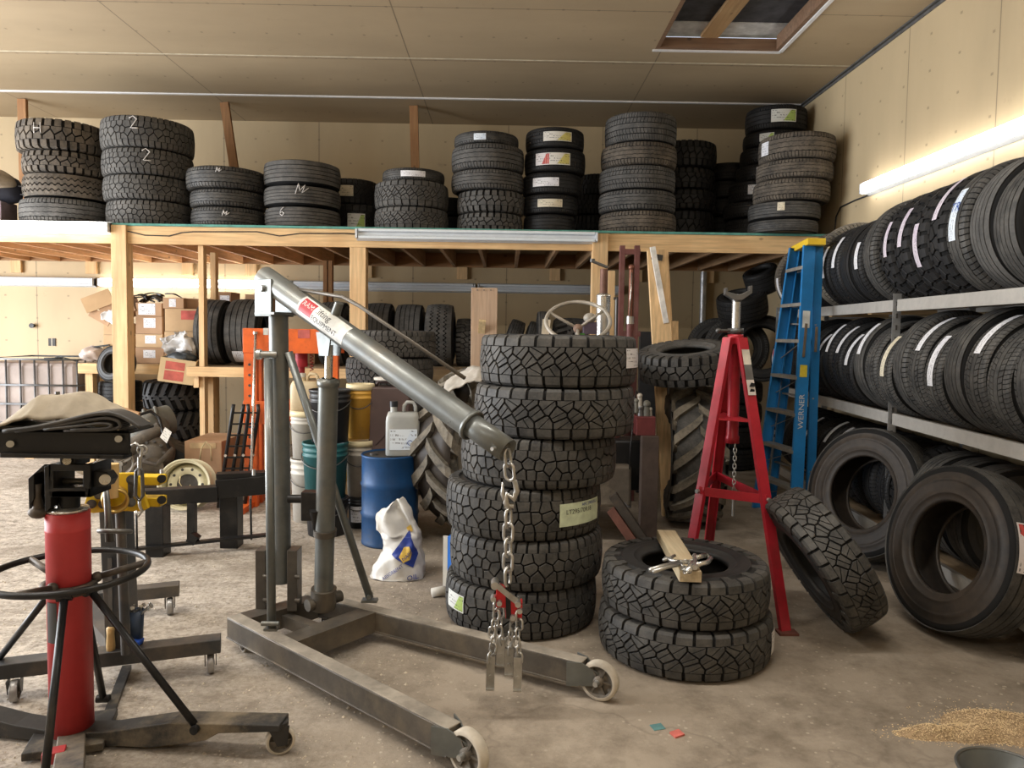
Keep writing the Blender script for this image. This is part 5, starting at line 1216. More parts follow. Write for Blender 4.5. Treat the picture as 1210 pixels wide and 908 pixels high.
MB().torus(P_(.22 * W, -.0585, .25 * H), .017, .0025, (0, 1, 0), 24, 6).build('ring_mark', INK_BLUE, o)
# brown square jerrycan behind the drum, on a crate
bj = aY(462, 500, 5.8); zb = aY(462, 535, 5.8).z
tag(MB().b2((bj.x - .15, 5.68, .002), (bj.x + .17, 5.95, zb - .004)).build('wooden_crate', wood('crate_wood', (.2, .14, .09), 'x')), 'dark wooden crate standing behind the blue drum', 'crate')
BRP = plain('plastic_brown_purple', (.10, .066, .062), .5, 0, .18, 3, (.2, .14, .1))
jc_ = thing('jerrycan', 'large brown square jerrycan standing behind the grey jug', 'jerrycan', (bj.x, 5.8, zb))
x0, x1, zt = aY(438, 500, 5.8).x, aY(486, 500, 5.8).x, aY(460, 456, 5.8).z
MB().prism([(x0, zb), (x1, zb), (x1, zt - .05), (x1 - .05, zt - .005), (x0 + .02, zt - .005), (x0, zt - .025)], (0, 5.7, 0), (1, 0, 0), (0, 0, 1), (0, .2, 0)).build('body', BRP, jc_, bev=.018)
MB().bar((x0 + .05, 5.697, zb + .08), (x0 + .16, 5.697, zb + .2), .02, .01, V((0, 1, 0))).bar((x1 - .05, 5.697, zb + .08), (x1 - .16, 5.697, zb + .2), .02, .01, V((0, 1, 0))).build('rib', BRP, jc_)
MB().tube([(x0 + .04, 5.8, zt - .01), (x0 + .06, 5.8, zt + .03), (x0 + .2, 5.8, zt + .03), (x0 + .22, 5.8, zt - .01)], .014, 10).build('handle', BRP, jc_)
tag(MB().lathe([(.001, 0), (.12, 0), (.125, .006), (.125, .02), (.001, .02)], (bj.x - .01, 5.8, zt + .045), n=28).build('pail_cover', WB), 'white bucket lid lying on top of the brown jerrycan', 'lid')
# ---------------------------------------------------------------- white sack
def ring_pts(f):
    key = [(0, 470, 64, 688, .145), (.07, 470, 63, 681, .15), (.2, 473, 56, 664, .145), (.36, 477, 44, 648, .12), (.5, 475, 45, 636, .095), (.62, 470, 52, 625, .08), (.76, 468, 46, 611, .06), (.88, 470, 28, 600, .035), (1, 471, 8, 589, .012)]
    for a, b in zip(key, key[1:]):
        if f <= b[0] + 1e-9: k = (f - a[0]) / (b[0] - a[0]); return [a[i] + (b[i] - a[i]) * k for i in range(1, 5)]
SY = 4.62; sk = MB(); nr, nn = 44, 56
for j in range(nr + 1):
    cx_, w_, py, d_ = ring_pts(j / nr)
    for i in range(nn):
        a = 2 * pi * i / nn; e = .75; ca, sa = cos(a), sin(a)
        x = abs(ca) ** e * (1 if ca > 0 else -1); y = abs(sa) ** e * (1 if sa > 0 else -1)
        p = aY(cx_ + x * w_ / 2, py, SY); p = V((p.x, SY + y * d_, max(p.z, 0)))
        if j > 1: p += noise.noise_vector(p * 9) * .016 + V([abs(k) * (1 if k > 0 else -1) for k in noise.noise_vector(p * 20 + V((3, 1, 2)))]) * .012 + noise.noise_vector(p * 42) * .004
        if j > 24: p.y += .03 * sin(x * 5 + j * .2)
        p.z = max(p.z, .002); sk.v.append(p)
for j in range(nr):
    for i in range(nn): sk.f.append([j * nn + i, j * nn + (i + 1) % nn, (j + 1) * nn + (i + 1) % nn, (j + 1) * nn + i]); sk.sm.append(True); sk.mi.append(0)
sk.f.append(list(range(nn))[::-1]); sk.sm.append(False); sk.mi.append(0); sk.f.append(list(range(nr * nn, (nr + 1) * nn))); sk.sm.append(False); sk.mi.append(0)
SACK = plain('sack_white_plastic', (.60, .585, .55), .42, 0, .1, 6, (.45, .38, .28), .1)
sack = thing('sack', 'slumped white plastic sack with blue band against the blue drum', 'sack', (aY(470, 600, SY).x, SY, 0))
sk.build('bag', SACK, sack)
bvh = BVHTree.FromPolygons(sk.v, sk.f)
def onsack(px, py, off=.003):
    q_ = aY(px, py, SY); h = bvh.ray_cast(V((q_.x, 3.0, q_.z)), V((0, 1, 0)))
    return (h[0] if h[0] else V((q_.x, SY - .02, q_.z))) + V((0, -off, 0))
def sackpatch(quad, mat, nm, off, n=12):
    m = MB()
    for j in range(n + 1):
        for i in range(n + 1):
            u, v = i / n, j / n; x = (quad[0][0] * (1 - u) + quad[1][0] * u) * (1 - v) + (quad[3][0] * (1 - u) + quad[2][0] * u) * v; y = (quad[0][1] * (1 - u) + quad[1][1] * u) * (1 - v) + (quad[3][1] * (1 - u) + quad[2][1] * u) * v
            m.v.append(onsack(x, y, off))
    for j in range(n):
        for i in range(n): k = j * (n + 1) + i; m.f.append([k, k + 1, k + n + 2, k + n + 1]); m.sm.append(True); m.mi.append(0)
    return m.build(nm, mat, sack)
BLB = plain('band_blue', (.02, .045, .26), .45, bmp=0); YLW = plain('emblem_yellow', (.75, .50, .10), .45, bmp=0)
sackpatch([(466, 649), (485, 624), (496, 650), (491, 664)], BLB, 'printed_band', .006, 24)
hx = [(480 + x, 648 + y) for x, y in ((0, -7), (6, -7.5), (9, -1), (7, 6), (0, 9), (-5, 3))]
em_ = MB()
for i in range(6):
    for j in range(8):
        for k_ in range(6):
            q4 = []
            for dj, dk in ((0, 0), (1, 0), (1, 1), (0, 1)):
                f = (k_ + dk) / 6; g_ = (j + dj) / 8; p_ = (hx[i][0] * (1 - g_) + hx[(i + 1) % 6][0] * g_, hx[i][1] * (1 - g_) + hx[(i + 1) % 6][1] * g_)
                q4.append(onsack(484.5 + (p_[0] + .5 - 484.5) * f * 1.05, 649 + (p_[1] - 649) * f * 1.05, .010))
            em_.add(q4, [(0, 1, 2, 3)], True)
em_.build('emblem', YLW, sack)
def sacktext(s, px, py, size, ang, mat, off):
    c, s_ = cos(ang), sin(ang); text_on(MB(), s, lambda x, y: onsack(px + x * c + y * s_, py + x * s_ - y * c, off), size).build('lettering', mat, sack)
sacktext('NAPA', 485, 649.5, 5.6, -.7, BLB, .015)
sacktext('ABSORBENT', 468, 668, 5.2, -.62, BLB, .008); sacktext('OIL', 491, 674, 8, -.1, BLB, .010)
sackpatch([(481, 622), (487, 617), (489, 625), (484, 627)], YLW, 'printed_patch', .004, 5)
# blue box beside the tall stack, small white cap
bx = aZ(527, 705, 0); bp = thing('blue_carton', 'bright blue flat carton standing left of the six tire stack', 'carton', (bx.x + .02, bx.y + .12, 0))
MB().box((bx.x + .03, bx.y + .13, .165), (.09, .035, .33), Matrix.Rotation(1.15, 3, 'Z')).build('carton', plain('carton_blue', (.03, .17, .62), .4, 0, .08), bp, bev=.003)
MB().box((bx.x - .012, bx.y + .105, .17), (.012, .03, .32), Matrix.Rotation(1.15, 3, 'Z')).build('white_edge', WB, bp)
p = aZ(520, 699, .03); tag(MB().lathe([(.001, -.05), (.026, -.05), (.028, .02), (.02, .045), (.001, .05)], p, (1, .3, .1), 20).build('white_bottle', WB), 'small white bottle lying on floor beside blue carton', 'bottle')
# ---------------------------------------------------------------- cartons on the shelf
CB = plain('cardboard', (.40, .25, .145), .85, 0, .14, 4); CB2 = plain('cardboard_light', (.50, .34, .19), .85, 0, .14, 4); CBD = plain('cardboard_dark', (.30, .17, .09), .85, 0, .15, 4); TAPE = plain('packing_tape', (.50, .36, .20), .35, bmp=0)
def carton(px0, px1, py0, py1, Y, dep, label, mat=CB, lab=None, z0=None, yaw=0.0, grp='cardboard cartons on the shelf', red=None):
    a, b = aY(px0, py1, Y), aY(px1, py0, Y); z0 = a.z if z0 is None else z0
    c = V(((a.x + b.x) / 2, Y + dep / 2, z0)); o = thing('carton', label, 'carton', c, grp)
    w, h = b.x - a.x, b.z - z0 - .003; r = Matrix.Rotation(yaw, 3, 'Z')
    MB().box(c + V((0, 0, h / 2)), (w, dep, h), r).build('box', mat, o, bev=.004)
    T = lambda x, z: c + r @ V((x * w / 2, -dep / 2 - .0015, z * h))
    MB().add([c + r @ V((x, y, h + .001)) for x, y in ((-w / 2, -.025), (w / 2, -.025), (w / 2, .025), (-w / 2, .025))], [(0, 1, 2, 3)]).build('tape', TAPE, o)
    if lab:
        mb = MB(); x0, x1, q0, q1 = lab[:4]; mb.v = [T(x0, q0), T(x1, q0), T(x1, q1), T(x0, q1)]; mb.uv = [(0, 0), (1, 0), (1, 1), (0, 1)]; mb.f = [[0, 1, 2, 3]]; mb.sm = [False]; mb.mi = [0]
        mb.build('shipping_label', ST[lab[4] if len(lab) > 4 else 'w'], o)
    if red:
        x0, x1, q0, q1 = red; MB().add([T(x0, q0), T(x1, q0), T(x1, q1), T(x0, q1)], [(0, 1, 2, 3)]).build('red_print', plain('print_red', (.50, .10, .08), .7, bmp=0), o)
    return o
cY = 8.2
yA = [(411, 434), (395, 411), (374, 395), (358, 374)]; z0 = SZ + .002
for i, (y0, y1) in enumerate(yA):
    carton(160.5, (193.5, 192, 191.5, 191)[i], y0, y1, cY, .34, 'brown carton right beside the left post, %s of its column' % POS[4][i], (CB, CB2, CB, CB)[i], [(-.45, .4, .35, .85), (-.3, .5, .3, .9), (-.4, .5, .35, .9), (-.8, .5, .1, .95)][i], z0); z0 = aY(175, y0, cY).z + .002
z0 = SZ + .002
for i, (y0, y1) in enumerate(((410, 434), (396, 410), (382, 396))):
    carton(122, 157, y0, y1, cY + .05, .34, 'light carton behind the left post, %s of its column' % POS[3][i], CB2, None, z0); z0 = aY(140, y0, cY).z + .002
z0 = SZ + .002
for i, (x0, x1, y0, y1, mt_, lb, rd) in enumerate(((194.5, 232, 411, 434, CB, None, None), (194.5, 232, 392, 411, CB2, None, None), (195, 233, 365, 392, CB2, None, (.0, 1, .52, .92)), (192.5, 217, 352, 365, CB, (-.4, .25, .15, .9), None))):
    carton(x0, x1, y0, y1, 8.17, .36, ('brown carton, bottom of column left of thin stud', 'light carton hidden behind the clear plastic bag', 'light carton with red printed panel left of thin stud', 'small carton with label on top of red panelled carton')[i], mt_, lb, z0, red=rd); z0 = aY(210, y0, 8.17).z + .002
z0 = aY(225, 365, 8.17).z + .002
carton(219, 246, 353, 365, 8.25, .3, 'plain small carton behind the thin studs', CBD, (.2, .8, .1, .5), z0)
carton(255, 273, 345, 434, 8.85, .3, 'tall narrow carton behind the ribbed implement tires', CBD, (-.4, .8, .82, .95), SZ + .002); carton(290, 318, 348, 434, 8.85, .3, 'tall wide carton behind the ribbed implement tires', CB, (-.2, .7, .85, .95), SZ + .002)
carton(345, 372, 405, 434, 8.6, .3, 'brown carton seen through the orange press frame', CB, None, SZ + .002)
# open carton tilted on the light column
za = aY(140, 382, 8.2).z + .004
oc = thing('open_carton', 'opened carton with loose flaps tipped left of the post', 'carton', (aY(128, 380, 8.2).x, 8.2, za))
k = aY(131, 366, 8.2); r = Matrix.Rotation(-.42, 3, 'Y') @ Matrix.Rotation(.2, 3, 'Z')
MB().box((k.x + .06, 8.3, za + .15), (.34, .3, .20), r).build('box', CB, oc); 
MB().box((k.x - .10, 8.12, za + .235), (.30, .012, .17), r).build('flap', CB2, oc); MB().box((k.x - .08, 8.13, za + .06), (.24, .01, .1), Matrix.Rotation(.5, 3, 'Y')).build('flap', CB, oc)
clear = plain('plastic_film', (.60, .60, .60), .25, 0, .25, 7, bmp=.3)
m = MB().sph((k.x + .06, 8.13, za + .07), (.12, .04, .07), 28, 18).jit(.05, 12, 2).jit(.02, 30); m.build('plastic_film', clear, oc)
# dark scrap on top of the cartons
z_ = aY(175, 357, cY).z + .004; sc_ = thing('rubber_scraps', 'tangle of dark rubber scraps piled on top of cartons', 'scraps', (aY(178, 350, cY).x, cY + .15, z_))
rnd = random.Random(4)
for i in range(13):
    x = aY(157 + rnd.random() * 44, 350, cY).x; y = cY + rnd.random() * .25; z = z_ + .012 + rnd.random() * .04 + (.02 if i % 3 == 0 else 0); l = .1 + rnd.random() * .14; a = rnd.uniform(-.5, .5)
    pts = [V((x + l * (t - .5), y + .03 * sin(t * 3 + i), z + l * sin(a) * (t - .5) + .03 * sin(t * pi))) for t in [q_ / 5 for q_ in range(6)]]
    mb = MB()
    for p, q_ in zip(pts, pts[1:]): mb.bar(p, q_, .05, .012)
    mb.build('strip', (BLKM, ARM, plain('scrap_grey', (.12, .11, .10), .7))[i % 3], sc_)
# printed carton with bag on the deep tread tires
pz = .985
tc_ = thing('printed_carton', 'tan open carton with red print lying over the deep tread tires', 'carton', (aY(206, 455, 7.75).x, 7.85, pz))
rr = Matrix.Rotation(RAD(9), 3, 'Y') @ Matrix.Rotation(.25, 3, 'Z'); cc = aY(206, 438, 7.72) + V((0, .12, 0))
bw, bd_, bh = .34, .26, .25; mb = MB()
for c0, s in (((0, -bd_ / 2, 0), (bw, .01, bh)), ((0, bd_ / 2, 0), (bw, .01, bh)), ((-bw / 2, 0, 0), (.01, bd_, bh)), ((bw / 2, 0, 0), (.01, bd_, bh)), ((0, 0, -bh / 2), (bw, bd_, .01))): mb.box(cc + rr @ V(c0), s, rr)
mb.build('box', plain('cardboard_tan', (.62, .47, .27), .8, 0, .1, 4), tc_)
mb = MB()
PR = plain('print_red_soft', (.55, .13, .10), .7, bmp=0)
for z0_, h0 in ((.05, .085), (-.055, .10)):
    mb.add([cc + rr @ V((x, -bd_ / 2 - .006, z)) for x, z in ((-.12, z0_ - h0 / 2), (.07, z0_ - h0 / 2), (.07, z0_ + h0 / 2), (-.12, z0_ + h0 / 2))], [(0, 1, 2, 3)])
mb.build('red_print', PR, tc_)
mb = MB().sph(cc + rr @ V((0, 0, .12)), (.16, .12, .07), 24, 14).jit(.03, 11, 5); tag(mb.build('dark_bag', plain('bag_dark_plastic', (.035, .045, .055), .3, 0, .3)), 'crumpled dark plastic bag sitting in the printed carton', 'bag')
bgz = aY(213, 406, 7.95); mb = MB().sph(bgz, (.20, .10, .12), 48, 32).jit(.09, 6, 1).jit(.05, 14, 9).jit(.02, 30, 4); tag(mb.build('clear_plastic_bag', clear), 'crumpled clear plastic bag in front of the red panelled carton', 'bag')
bgz = aY(109, 421, 8.2); mb = MB().sph((bgz.x, 8.25, SZ + .09), (.15, .14, .085), 36, 20).jit(.04, 7, 3).jit(.012, 25); 
for p in mb.v: p.z = max(p.z, SZ + .003)
tag(mb.build('paper_sack', plain('sack_pinkish', (.46, .38, .33), .6, 0, .25)), 'pale pinkish sack lying on left end of timber shelf', 'sack')
tag(MB().bar(aY(105, 413, 8.2) + V((0, .05, .02)), aY(127, 410, 8.2) + V((0, .05, .02)), .06, .015).build('dark_strip', BLKM), 'short black strip lying on the pale pinkish sack', 'strip')
# ---------------------------------------------------------------- caged tank
ty = 8.55; tx1 = aY(92, 470, ty).x; tx0 = tx1 - 1.15; zt = aY(60, 425, ty).z
ib = thing('caged_tank', 'square white plastic tank in steel cage at far left', 'tank', ((tx0 + tx1) / 2, ty + .5, 0))
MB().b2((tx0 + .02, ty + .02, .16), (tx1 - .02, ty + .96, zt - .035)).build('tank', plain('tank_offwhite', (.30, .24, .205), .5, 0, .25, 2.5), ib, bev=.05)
MB().cyl(((tx0 + tx1) / 2, ty + .5, zt - .04), ((tx0 + tx1) / 2, ty + .5, zt + .0), .1, n=20).build('tank_lid', BKB, ib)
cage = MB(); CG = plain('cage_tube_dark', (.10, .10, .10), .4, .5)
for k in range(8):
    x = tx0 + (tx1 - tx0) * k / 7
    MB().tube([(x, ty, .14), (x, ty, zt)], .011, 8).build('cage_bar', CG, ib)
for k in range(1, 6):
    y = ty + .98 * k / 6
    MB().tube([(tx1, y, .14), (tx1, y, zt)], .011, 8).build('cage_bar', CG, ib)
for z in (.2, .42, .64, .86, zt):
    MB().tube([(tx0, ty - .012, z), (tx1 + .012, ty - .012, z), (tx1 + .012, ty + .99, z), (tx0, ty + .99, z)], .011, 8, True).build('cage_hoop', CG, ib)
for x in (tx0 + .1, (tx0 + tx1) / 2, tx1 - .1): MB().b2((x - .05, ty, 0), (x + .05, ty + .98, .09)).build('pallet_runner', OAKY, ib)
MB().b2((tx0, ty, .09), (tx1, ty + .98, .13)).build('pallet_deck', OAK, ib)
tag(MB().tube([aY(x, y, ty + .3) for x, y in ((55, 425), (70, 422), (80, 424), (90, 427))], .008, 6).build('hose', BLKM), 'thin dark hose lying on the caged tank', 'hose')
# ---------------------------------------------------------------- wheeled grey frame behind the red jack
GST = plain('stand_dark_grey', (.06, .062, .064), .45, .3, .25, 6, (.16, .13, .1), .05)
es = thing('engine_stand', 'dark grey wheeled engine stand behind the red jack', 'engine stand', (aY(138, 700, 3.6).x, 3.6, 0))
p0, p1 = aZ(-60, 789, .16), aZ(261, 752, .16)
def beam(p, q, w=.085, h=.062): return MB().bar(p + V((0, 0, -h / 2)), q + V((0, 0, -h / 2)), w, h)
beam(p0, p1).build('base_beam', GST, es, bev=.003)
q0, q1 = aZ(104, 700, .16), aZ(212, 689, .16); beam(q0, q1).build('base_beam', GST, es, bev=.003)
cb = aZ(137, 768, .16); CLY = cb.y + .06; beam(V((cb.x, CLY, .158)), V((q0.x - .06, q0.y, .158)), .085).build('spine', GST, es)
ct = aY(137, 585, CLY); MB().bar(V((cb.x, CLY, .10)), V((ct.x, CLY, ct.z)), .10, .10, V((0, 1, 0))).build('column', GST, es, bev=.004)
for c in (aZ(249, 795, 0), aZ(18, 829, 0), aZ(201, 726, 0)):
    w = wheel_mb(V((c.x, c.y, .045)), (.9, .35, 0), .045, .03).build('caster', [plain('wheel_grey_steel', (.33, .32, .31), .4, .5), WHUB], es)
    ax_ = V((.9, .35, 0)).normalized()
    for s in (-1, 1): MB().prism([(-.035, .05), (.035, .05), (.015, -.01), (-.015, -.01)], V((c.x, c.y, .047)) + ax_ * s * .021, (-.35, .9, 0), Z1, ax_ * s * .004).build('fork', GST, w)
# can of bolts, pry tool, blue clip
c = aZ(161, 761, .162); cyy = c.y; bc = thing('bolt_can', 'dark blue can full of shiny bolts beside grey column', 'can', c)
zt = aY(160, 721, cyy).z; hh = zt - .162; MB().lathe([(.001, 0), (.027, 0), (.034, hh), (.031, hh), (.025, .01), (.001, .01)], c, n=24).build('can', plain('can_dark_blue', (.03, .05, .09), .45), bc)
rnd = random.Random(2)
for k in range(9):
    a = rnd.uniform(0, 6.28); p = V((c.x + .02 * cos(a), cyy + .02 * sin(a), zt - .02)); q_ = p + V((rnd.uniform(-.035, .05), rnd.uniform(-.02, .02), .035)); MB().cyl(p, q_, .005, n=8).cyl(q_, q_ + (q_ - p) * .12, .010, n=6).build('bolt', CHR, bc)
FYY = CLY - .065
c = aY(131, 772, FYY); pt = thing('hand_file', 'slim file with wooden handle hanging by the grey column', 'file', c)
c2 = aY(131, 741, FYY); c3 = aY(130, 660, FYY)
MB().lathe([(.001, 0), (.016, .004), (.018, .03), (.015, .08), (.016, c2.z - c.z - .005), (.01, c2.z - c.z), (.001, c2.z - c.z)], c, n=16).build('handle', plain('handle_wood', (.62, .42, .18), .5), pt)
MB().bar(c2, c3, .018, .006).build('blade', dkst, pt)
p = aZ(156, 764, .165); tag(MB().prism([(-.035, 0), (.03, 0), (.035, .02), (.01, .03), (-.035, .022)], p + V((0, -.01, 0)), (1, .1, 0), Z1, (0, .05, 0)).build('blue_clip', plain('plastic_blue', (.02, .08, .42), .4), None, bev=.004), 'small blue plastic clip lying on the grey stand beam', 'clip')
# ---------------------------------------------------------------- black welded stand with yellow clamp
BY = 5.0
bs_ = thing('welded_stand', 'low black welded steel stand in front of cream wheel', 'stand', (aY(250, 640, BY).x, BY, 0))
def bb(x0, y0, x1, y1, Y, d, mat=BLKM): a, b = aY(x0, y1, Y), aY(x1, y0, Y); return MB().b2((a.x, Y, a.z), (b.x, Y + d, b.z))
def leg(x0, x1, y0, Y, d, nm='leg'): a, b = aY(x0, y0, Y), aY(x1, y0, Y); MB().b2((a.x, Y, 0), (b.x, Y + d, a.z)).build(nm, BLKM, bs_, bev=.003)
leg(171, 192, 598, 4.9, .12); leg(259, 280, 566, 5.12, .12)
MB().bar(aY(168, 588, 4.95), aY(258, 583, 5.08), .10, .105).build('beam', BLKM, bs_, bev=.004); MB().bar(aY(256, 577, 5.1), aY(322, 571, 5.2), .12, .13).build('beam', BLKM, bs_, bev=.004)
MB().bar(aY(256, 562, 5.1), aY(322, 559, 5.2), .10, .03).build('flange', BLKM, bs_)
MB().bar(aY(227, 636, 5.0), aY(227, 594, 5.0), .05, .05).build('drop_post', BLKM, bs_)
MB().bar(aY(150, 650, 4.85), aY(318, 632, 5.1), .05, .018).build('lower_bar', BLKM, bs_); MB().bar(aY(226, 641, 4.97), aY(232, 632, 4.97), .06, .06).build('shoe', BLKM, bs_)
MB().tube([aY(162, 652, 4.85), aY(161, 600, 4.85)], .008, 6).build('rod', BLKM, bs_); MB().tube([aY(297, 638, 5.1), aY(296, 590, 5.1)], .008, 6).build('rod', BLKM, bs_)
for x in (191, 300): MB().cyl(aY(x, 562, 5.0), aY(x, 555, 5.0), .012, n=8).build('stud_bolt', BOLT, bs_)
YP = plain('clamp_yellow', (.66, .43, .015), .5, .1, .22, 5, (.12, .10, .08)); CY = CLY - .13
bc_ = thing('trolley_clamp', 'yellow two plate beam clamp with brass pipe beside the black stand', 'clamp', (aY(150, 600, CY).x, CY, aY(150, 605, CY).z))
def yplate(pts, Y, d, nm, mat, par, bev=.003): 
    p_ = [aY(x, y, Y) for x, y in pts]; n = len(p_); return MB().add(p_ + [q_ + V((0, d, 0)) for q_ in p_], [list(range(n))[::-1], list(range(n, 2 * n))] + [(i, (i + 1) % n, n + (i + 1) % n, n + i) for i in range(n)]).build(nm, mat, par, bev=bev)
yplate([(97, 604), (105, 577), (118, 575), (131, 577), (131, 604), (110, 607)], CY, .02, 'side_plate', YP, bc_)
yplate([(133, 560), (160, 559), (168, 580), (175, 601), (168, 605), (133, 604)], CY + .02, .02, 'side_plate', YP, bc_)
for y0, y1 in ((561, 571), (586, 596)):
    a, b = aY(168, y1, CY + .1), aY(195, y0, CY + .1); MB().b2((a.x, CY + .05, a.z), (b.x, CY + .12, b.z)).build('jaw_bar', YP, bc_, bev=.004)
    MB().cyl(aY(191, (y0 + y1) / 2, CY + .045), aY(191, (y0 + y1) / 2, CY + .06), .018, n=14).build('bolt_head', BLKM, bc_)
for x, y in ((108, 596), (117, 585), (155, 567), (155, 594), (122, 596)): MB().cyl(aY(x, y, CY - .02), aY(x, y, CY + .06), .019, n=14).cyl(aY(x, y, CY - .03), aY(x, y, CY - .018), .012, n=6).build('bolt_head', dkst, bc_)
for x in (155,): yplate([(152, 566), (159, 566), (159, 583), (152, 583)], CY + .015, .006, 'slot', DARKT, bc_)
BRS = plain('brass_pipe', (.55, .36, .10), .38, .6, .3, 10); 
c = aY(136, 591, CY - .06); MB().lathe([(.040, -.03), (.05, -.03), (.05, .06), (.040, .06)], c, (-.5, .85, 0), 28, closed=True).build('pipe', BRS, bc_)
MB().cyl(aY(132.5, 588, CY - .08), aY(133, 548, CY - .08), .024, n=18).build('brass_bar', wood('brass_wood', (.62, .42, .17), 'z'), bc_)
MB().lathe([(.03, -.02), (.075, -.02), (.08, 0), (.075, .02), (.03, .02)], aY(142, 583, CY + .05), (.2, 1, 0), 32, closed=True).build('sprocket', dkst, bc_)
h0, h1 = aY(125, 575, CY - .2), aY(130, 640, CY - .2)
MB().tube([h0, h0.lerp(h1, .5), h1], [.010, .012, .017], 12).torus(h1 + V((.02, 0, .04)), .055, .009, (0, .3, 1), 28, 8).build('lever', plain('lever_grey', (.16, .155, .145), .4, .6), bc_)
MB().cyl(V((aY(142, 604, CY).x, CY + .03, 0.16)), aY(142, 604, CY + .03), .02, n=10).build('support_tube', GST, bc_)
tbk = thing('turnbuckle', 'hanging steel turnbuckle with hook right of the black plate', 'turnbuckle', aY(165, 605, 3.0))
U = lambda x, y: aY(x, y, 2.85)
a = V((q(153, 524, 2.52).x, 2.85, zt1 - .02))
MB().tube([U(150, 530), U(160, 524), U(168, 530), U(166, 545), U(165, 556)], .006, 8).build('hook', CHN, tbk); MB().torus(U(168, 532), .018, .004, (0, 1, 0), 20, 6).build('ring', CHN, tbk)
MB().tube([U(161, 557), U(160, 586), U(165, 592), U(169, 586), U(168, 557), U(165, 552)], .007, 8, True).build('frame', dkst, tbk)
MB().tube([U(165, 590), U(165, 598), U(168, 604), U(164, 610), U(160, 604)], .006, 8).build('hook', CHN, tbk); MB().cyl(U(165, 540), U(165, 562), .008, n=8).build('threaded_rod', CHN, tbk)
# ---------------------------------------------------------------- cream wheel
WY = 6.25; wc = aY(222, 574, WY); WR = aY(252, 574, WY).x - wc.x
cw_ = thing('cream_truck_rim', 'cream painted steel truck wheel leaning behind the black stand', 'wheel', (wc.x, WY, 0))
CRW = plain('wheel_cream', (.62, .58, .40), .42, .1, .14, 5, (.35, .28, .18)); axw = V((.10, -1, .18)).normalized()
cz = V((wc.x, WY, WR * .985)); R_ = WR
wm = MB().lathe([(R_ * .86, .0), (R_ * .97, .0), (R_, .014), (R_ * .98, .02), (R_ * .90, .0), (R_ * .86, -.05), (R_ * .82, -.13), (R_ * .88, -.17), (R_, -.18)], cz + axw * .09, axw, 48)
wm.build('rim', CRW, cw_); MB().lathe([(R_ * .40, -.02), (R_ * .52, 0), (R_ * .72, .0), (R_ * .80, -.05), (R_ * .84, -.06)], cz + axw * .03, axw, 48).build('disc', CRW, cw_)
xw, yw, _ = frame(axw)
for k in range(10): a = 2 * pi * k / 10; c = cz + axw * .032 + (xw * cos(a) + yw * sin(a)) * R_ * .60; MB().cyl(c, c + axw * .002, .012, n=12).build('bolt_hole', DARKT, cw_)
MB().disc(cz - axw * .0, R_ * .42, axw, 32).build('hub_opening', DARKT, cw_)
tag(MB().tube([cz + axw * .12 + V((-.02, 0, .08)), cz + axw * .13 + V((-.03, 0, .02)), cz + axw * .13 + V((.02, 0, -.06)), cz + axw * .12 + V((.06, 0, .0))], .004, 6).build('twine_loop', plain('twine', (.55, .45, .25), .9)), 'thin tan twine dangling in the cream wheel', 'twine')
# ---------------------------------------------------------------- old gearbox heap
GY = 6.6; gc = aY(180, 550, GY); GB = plain('gearbox_grimy', (.10, .082, .062), .75, .2, .4, 7, (.30, .25, .18), .3); GBG = plain('gearbox_grey', (.12, .115, .095), .65, .2, .3, 6, (.1, .08, .06), .2)
gx = thing('old_gearbox', 'grimy old tractor gearbox with hoses and paper tag', 'gearbox', (gc.x, GY, 0))
G = lambda x, y, Y=GY: aY(x, y, Y)
MB().box(G(170, 560) + V((0, .1, 0)), (.50, .40, .42), Matrix.Rotation(.2, 3, 'Z')).box(G(160, 590), (.3, .3, .3)).jit(.03, 5).build('housing', GB, gx, bev=.03)
MB().cyl(G(158, 508), G(185, 500) + V((0, .25, 0)), .14, n=24).sph(G(178, 506), (.16, .14, .13), 20, 12).torus(G(167, 505) + V((0, .08, 0)), .145, .016, (.9, .5, .1)).torus(G(176, 503) + V((0, .15, 0)), .148, .014, (.9, .5, .1)).build('bell_housing', GBG, gx)
for k in range(9):
    a = 2 * pi * k / 9; MB().cyl(G(180, 535, 6.36) + V((.10 * cos(a), 0, .10 * sin(a))), G(180, 535, 6.42) + V((.10 * cos(a), 0, .10 * sin(a))), .013, n=6).build('cover_bolt', dkst, gx)
MB().tube([G(150, 560, 6.25), G(165, 545, 6.2), G(185, 550, 6.25), G(205, 530, 6.3)], .02, 8).cyl(G(160, 575, 6.3), G(200, 560, 6.35), .04, n=14).build('shift_linkage', ARM, gx)
MB().cyl(G(150, 532, 6.4), G(190, 505, 6.5), .075, .055, n=18).build('axle_tube', GB, gx)
MB().sph(G(185, 535, 6.5), (.16, .13, .15), 20, 14).cyl(G(180, 553, 6.35), G(180, 553, 6.5), .09, n=20).build('cover', GB, gx)
wp = G(143, 548, 6.2); m = MB().torus(wp, .10, .016, (.2, -1, .1), 36, 8)
for k in range(3): a = 2 * pi * k / 3 + .5; m.bar(wp, wp + V((cos(a) * .1, 0, sin(a) * .1)), .02, .015)
m.cyl(wp - V((0, .02, 0)), wp + V((0, .06, 0)), .025, n=14); m.build('pulley', plain('pulley_iron', (.2, .18, .15), .5, .5), gx)
m = MB().torus(G(102, 545, 6.3), .10, .022, (.3, -1, 0), 36, 8); m.build('flywheel_ring', plain('ring_tan', (.36, .30, .22), .6, .2), gx)
MB().tube([G(160, 497, 6.4), G(166, 490, 6.4), G(178, 486, 6.5), G(188, 494, 6.5), G(192, 510, 6.45), G(200, 530, 6.4)], .014, 8).tube([G(145, 500, 6.4), G(152, 486, 6.4), G(158, 492, 6.4), G(162, 506, 6.4)], .016, 8).build('hose', BLKM, gx)
